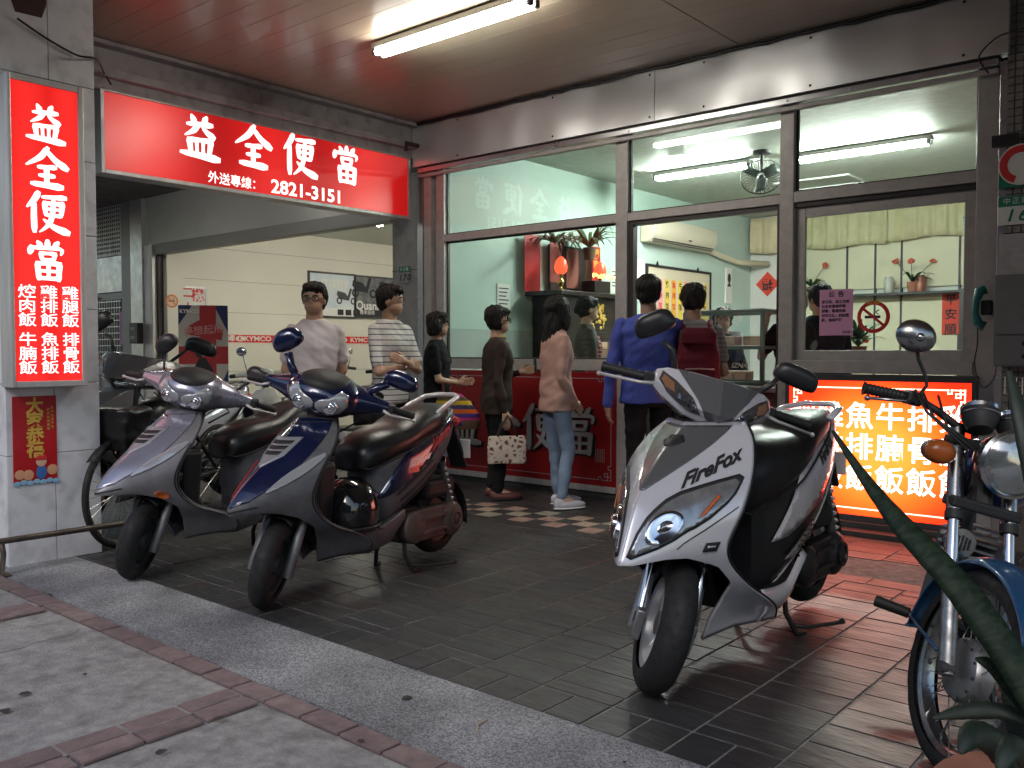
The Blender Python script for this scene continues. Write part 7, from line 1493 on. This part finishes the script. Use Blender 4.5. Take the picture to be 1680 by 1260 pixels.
# ---------------- white scooters inside the motorcycle shop, and machines by the pillar
m_cw = paint('creamy_white_paint', (.6, .6, .56), .3, 0, 0, .5)
def retro(loc, rz, label):
    t_ = thing('scooter', loc, rz, label, 'scooter', 'white scooters in the motorcycle shop')
    for x in (.6, -.6): wheel(t_, Matrix.Translation((x, 0, .21)), .21, .09, 'cast', m_castalu)
    q = G(); q.loft([[(x+a*.045, k*w, z) for a, k in ((-.3, -1), (1, -.6), (1.3, 0), (1, .6), (-.3, 1), (-1, 0))] for x, w, z in ((.42, .17, .28), (.46, .2, .45), (.42, .21, .62), (.36, .17, .80), (.33, .08, .88))]); q.ob('leg_shield', m_cw, t_, bevel=.01, smooth=50)
    q = G(); q.loft([[(x, w*math.copysign(abs(cos(a))**.7, cos(a)), zc+h*math.copysign(abs(sin(a))**.7, sin(a))) for a in [2*pi*j/20 for j in range(20)]] for x, w, zc, h in ((.1, .09, .5, .2), (-.05, .16, .52, .2), (-.4, .19, .55, .19), (-.7, .14, .62, .14), (-.85, .05, .68, .06))]); q.ob('body', m_cw, t_, smooth=50)
    q = G(); q.loft([[(x, w*cos(a), zc+.045*sin(a)) for a in [2*pi*j/20 for j in range(20)]] for x, w, zc in ((.12, .08, .72), (.0, .13, .745), (-.35, .145, .77), (-.62, .1, .80), (-.7, .04, .79))]); q.ob('seat', m_seat, t_, smooth=50)
    q = G(); q.bb((-.05, -.16, .25), (.45, .16, .29)); q.ob('floorboard', m_dkgrey, t_, bevel=.01); q = G(); q.tube([(.6, 0, .25), (.34, 0, .88), (.3, 0, 1.0)], .03, 10); q.ob('steering_column', m_cw, t_, smooth=1)
    q = G(); q.ell((.60, 0, .42), (.2, .08, .08), 20, 12); q.ob('mudguard', m_cw, t_, smooth=1)
    q = G(); q.ell((.33, 0, .98), (.1, .09, .075), 20, 14); q.tube([(.28, -.33, .99), (.29, -.12, 1.0), (.29, .12, 1.0), (.28, .33, .99)], [.018, .03, .03, .018], 10); q.ob('handlebar_cover', m_cw, t_, smooth=1)
    q = G(); q.lathe([(.07, 0), (.078, .01), (.07, .02), (.045, .022), (0, .024)], 24, Matrix.Translation((.41, 0, .98)) @ Matrix.Rotation(R_(90), 4, 'Y')); q.ob('headlamp', m_refl, t_, smooth=40)
    for s in (-1, 1): q = G(); q.tube([(.28, s*.30, .99), (.25, s*.41, .98)], .019, 10); q.ob('grip', m_blk, t_); q = G(); q.tube([(.27, s*.22, 1.0), (.26, s*.26, 1.12), (.26, s*.27, 1.16)], .006, 6); q.ell((.26, s*.29, 1.2), (.015, .055, .04), 16, 10); q.ob('mirror', m_chrome, t_, smooth=1)
    return t_
w1 = retro(fpos(470, 8.0), R_(YAW-108), 'cream white retro scooter parked in the motorcycle shop between the two front scooters')
def floorpt(px, D): v = fpos(px, D); v.z = .01; return v
dup(w1, floorpt(655, 9.6), R_(YAW-70), 'cream white retro scooter deeper in the motorcycle shop behind the man in the striped polo')
dk = retro(floorpt(596, 10.6), R_(YAW+170), 'dark naked motorbike handlebars showing between the two standing men'); dk['group'] = 'machines at the back of the motorcycle shop'
for ch in dk.children:
    if ch.name.startswith(('leg_shield', 'body', 'handlebar_cover', 'mudguard', 'steering')): ch.data.materials[0] = m_black
# silver maxi scooter behind the pillar
c2 = dict(SPORT); m_sl = paint('silver_grey_paint', (.3, .31, .32), .3, .05, .6, .5); c2['paint'] = m_sl; c2['cowl'] = m_sl; c2['text'] = (); c2['sidetext'] = (); c2['grey'] = m_dkgrey; c2['hs'] = 1.45; c2['hoff'] = (0, 0, -.03); c2['poslamp'] = m_lens
sv2 = fpos(135, 6.0)-V((cos(bd+R_(6)), sin(bd+R_(6)), 0))*.67; o_ = scooter(c2, (sv2.x, sv2.y, 0), bd+R_(6), 'silver grey scooter with wide headlamps half hidden behind the white pillar', 20)
# bicycle with black basket
bch = R_(YAW-104); bc = thing('bicycle', fpos(196, 5.45)-V((cos(bch), sin(bch), 0))*.56, bch, 'old black bicycle with a covered front basket squeezed behind the white pillar', 'bicycle')
def bwheel(x):
    A = Matrix.Translation((x, 0, .335)) @ Matrix.Rotation(R_(90), 4, 'X'); q = G(); q.tube([A @ V((.318*cos(a), .318*sin(a), 0)) for a in [2*pi*j/64 for j in range(64)]], .019, 10, closed=True); t_ = q.ob('tyre', m_rub, bc, smooth=1)
    q = G(); q.tube([A @ V((.298*cos(a), .298*sin(a), 0)) for a in [2*pi*j/64 for j in range(64)]], .01, 8, closed=True); q.ob('rim', m_olds, t_, smooth=1); q = G()
    for k in range(32): a = 2*pi*k/32; q.tube([A @ V((.02*cos(a+1), .02*sin(a+1), .02*(-1)**k)), A @ V((.295*cos(a), .295*sin(a), 0))], .0012, 4, cap=False)
    q.ob('spokes', m_olds, t_, kind='stuff')
bwheel(.56); bwheel(-.50)
q = G()
for a, b in (((.56, 0, .335), (.42, 0, .84)), ((.44, 0, .78), (.02, 0, .30)), ((.43, 0, .82), (-.12, 0, .62)), ((-.14, 0, .86), (.02, 0, .30)), ((.02, 0, .3), (-.5, 0, .335)), ((-.12, 0, .72), (-.5, 0, .335)), ((.42, 0, .84), (.40, 0, .98))): q.cyl(a, b, .015)
q.ob('bicycle_frame', m_blk, bc, smooth=40); q = G(); q.tube([(.22, -.28, .98), (.34, -.2, 1.0), (.40, 0, .98), (.34, .2, 1.0), (.22, .28, .98)], .012, 8); q.ob('handlebar', m_olds, bc, smooth=1)
q = G(); q.ell((-.16, 0, .90), (.13, .08, .04), 16, 10); q.ob('saddle', m_seat, bc, smooth=1)
g = G(); eloft(g, [(.56, 0, .60, .11, .12), (.57, 0, .68, .13, .15), (.57, 0, .84, .14, .165), (.57, 0, .86, .13, .15)], e=5); me = remesh(g, 'basket_cover', .012, 2, folds(.015)); me.materials.append(mat('black_plastic_sheet', (.012, .012, .013), .35, bump=.4, bs=20)); link('basket_cover', me, bc, smooth=1)
rows = [[((.56+.35*cos(R_(a))), k*.03, .335+.35*sin(R_(a))-.012*abs(k)) for k in (-1, 0, 1)] for a in range(40, 190, 10)]; q = G(); q.grid(rows); q.ob('mudguard', m_blk, bc, smooth=1, solid=.002)
# ---------------- snake plant in the near right corner
def snake_mat():
    m = mat('snake_plant_leaf', (.03, .07, .03), .6, spec=.25); n = m.node_tree.nodes; l = m.node_tree.links; tc = n.new('ShaderNodeTexCoord'); mp = n.new('ShaderNodeMapping'); l.new(tc.outputs['UV'], mp.inputs[0]); mp.inputs['Scale'].default_value = (1.6, 44, 1)
    t = n.new('ShaderNodeTexNoise'); t.inputs['Scale'].default_value = 1; t.inputs['Detail'].default_value = 4; t.inputs['Distortion'].default_value = .6; l.new(mp.outputs[0], t.inputs[0]); r = n.new('ShaderNodeValToRGB'); e = r.color_ramp.elements; e[0].position = .44; e[0].color = (.008, .018, .009, 1); e[1].position = .56; e[1].color = (.02, .034, .017, 1)
    l.new(t.outputs[0], r.inputs[0]); l.new(r.outputs[0], n['Principled BSDF'].inputs['Base Color']); return m
m_snake = snake_mat(); sn = thing('snake_plant', P(1690, 1330, D=1.25), 0, 'dark banded snake plant with one long leaf leaning across in front of the motorcycle', 'plant'); so = V(sn.location)
def strap_leaf(pts, ws, nm='leaf', fold=.35, twist=0, mt=None):
    P3 = [V(p)-so for p in pts]; L = []; Wd = []; n = 40
    for i in range(n+1):
        t = i/n*(len(P3)-1); k = min(int(t), len(P3)-2); f = t-k; p0 = P3[max(k-1, 0)]; p1 = P3[k]; p2 = P3[k+1]; p3 = P3[min(k+2, len(P3)-1)]
        L.append(.5*((2*p1)+(-p0+p2)*f+(2*p0-5*p1+4*p2-p3)*f*f+(-p0+3*p1-3*p2+p3)*f**3)); Wd.append(smo([(j/(len(ws)-1), w) for j, w in enumerate(ws)], i/n))
    rows = []
    for i, p in enumerate(L):
        d = (L[min(i+1, n)]-L[max(i-1, 0)]).normalized(); v = (p+so-camo.location).normalized(); u = d.cross(V((.3, -.6, .5))).normalized(); nn = d.cross(u); w = Wd[i]*(1+.08*noise.noise(V((i*.45, 3, 0)))+.04*noise.noise(V((i*1.3, 1, 0))))
        rows.append([p+u*w*k+nn*fold*w*(k*k-.5) for k in (-1, -.6, -.2, .2, .6, 1)])
    q = G(); q.grid(rows); me = q.mesh(nm); uv = me.uv_layers.new()
    for lp in me.loops: i, j = divmod(lp.vertex_index, 6); uv.data[lp.index].uv = (j/5, i/n)
    me.materials.append(mt or m_snake); return link(nm, me, sn, smooth=1, solid=.004)
strap_leaf([P(1366, 706, D=1.52), P(1420, 785, D=1.45), P(1480, 860, D=1.38), P(1560, 945, D=1.31), P(1640, 1050, D=1.25), P(1720, 1180, D=1.2)], [.003, .010, .018, .023, .024, .022])
m_pl = mat('dull_green_leaf', (.016, .028, .016), .55, var=.4, vs=8); m_dry = mat('dry_leaf_edge', (.25, .22, .16), .7)
strap_leaf([P(1530, 1178, D=1.3), P(1590, 1166, D=1.3), P(1650, 1168, D=1.28), P(1720, 1200, D=1.25)], [.002, .012, .012, .008], mt=m_pl)
strap_leaf([P(1600, 1080, D=1.28), P(1640, 1100, D=1.27), P(1700, 1170, D=1.25)], [.002, .014, .018], mt=m_snake)
strap_leaf([P(1575, 1235, D=1.15), P(1600, 1205, D=1.17), P(1640, 1225, D=1.2), P(1690, 1290, D=1.2)], [.003, .018, .022, .016], mt=m_pl)
strap_leaf([P(1640, 1262, D=1.1), P(1665, 1225, D=1.12), P(1700, 1260, D=1.15)], [.006, .016, .018], mt=m_pl)
strap_leaf([P(1670, 1060, D=1.4), P(1680, 1140, D=1.35), P(1700, 1240, D=1.3)], [.01, .03, .03], mt=m_snake)
strap_leaf([P(1655, 610, D=1.9), P(1672, 680, D=1.85), P(1700, 800, D=1.8)], [.004, .014, .02], mt=m_pl)
q = G(); q.lathe([(0, -.22), (.12, -.22), (.16, .0), (.165, .01), (.14, .005), (0, -.02)], 28, Matrix.Translation((.03, .03, 0))); q.ob('pot', tp, sn, smooth=40)
q = G(); q.bb((so.x-.2, so.y-.2, -.0), (so.x+.3, so.y+.3, so.z-.222)); tag(q.ob('plant_stand', m_conc, bevel=.01), 'rough concrete block carrying the snake plant pot, just outside the lower right corner', 'block')
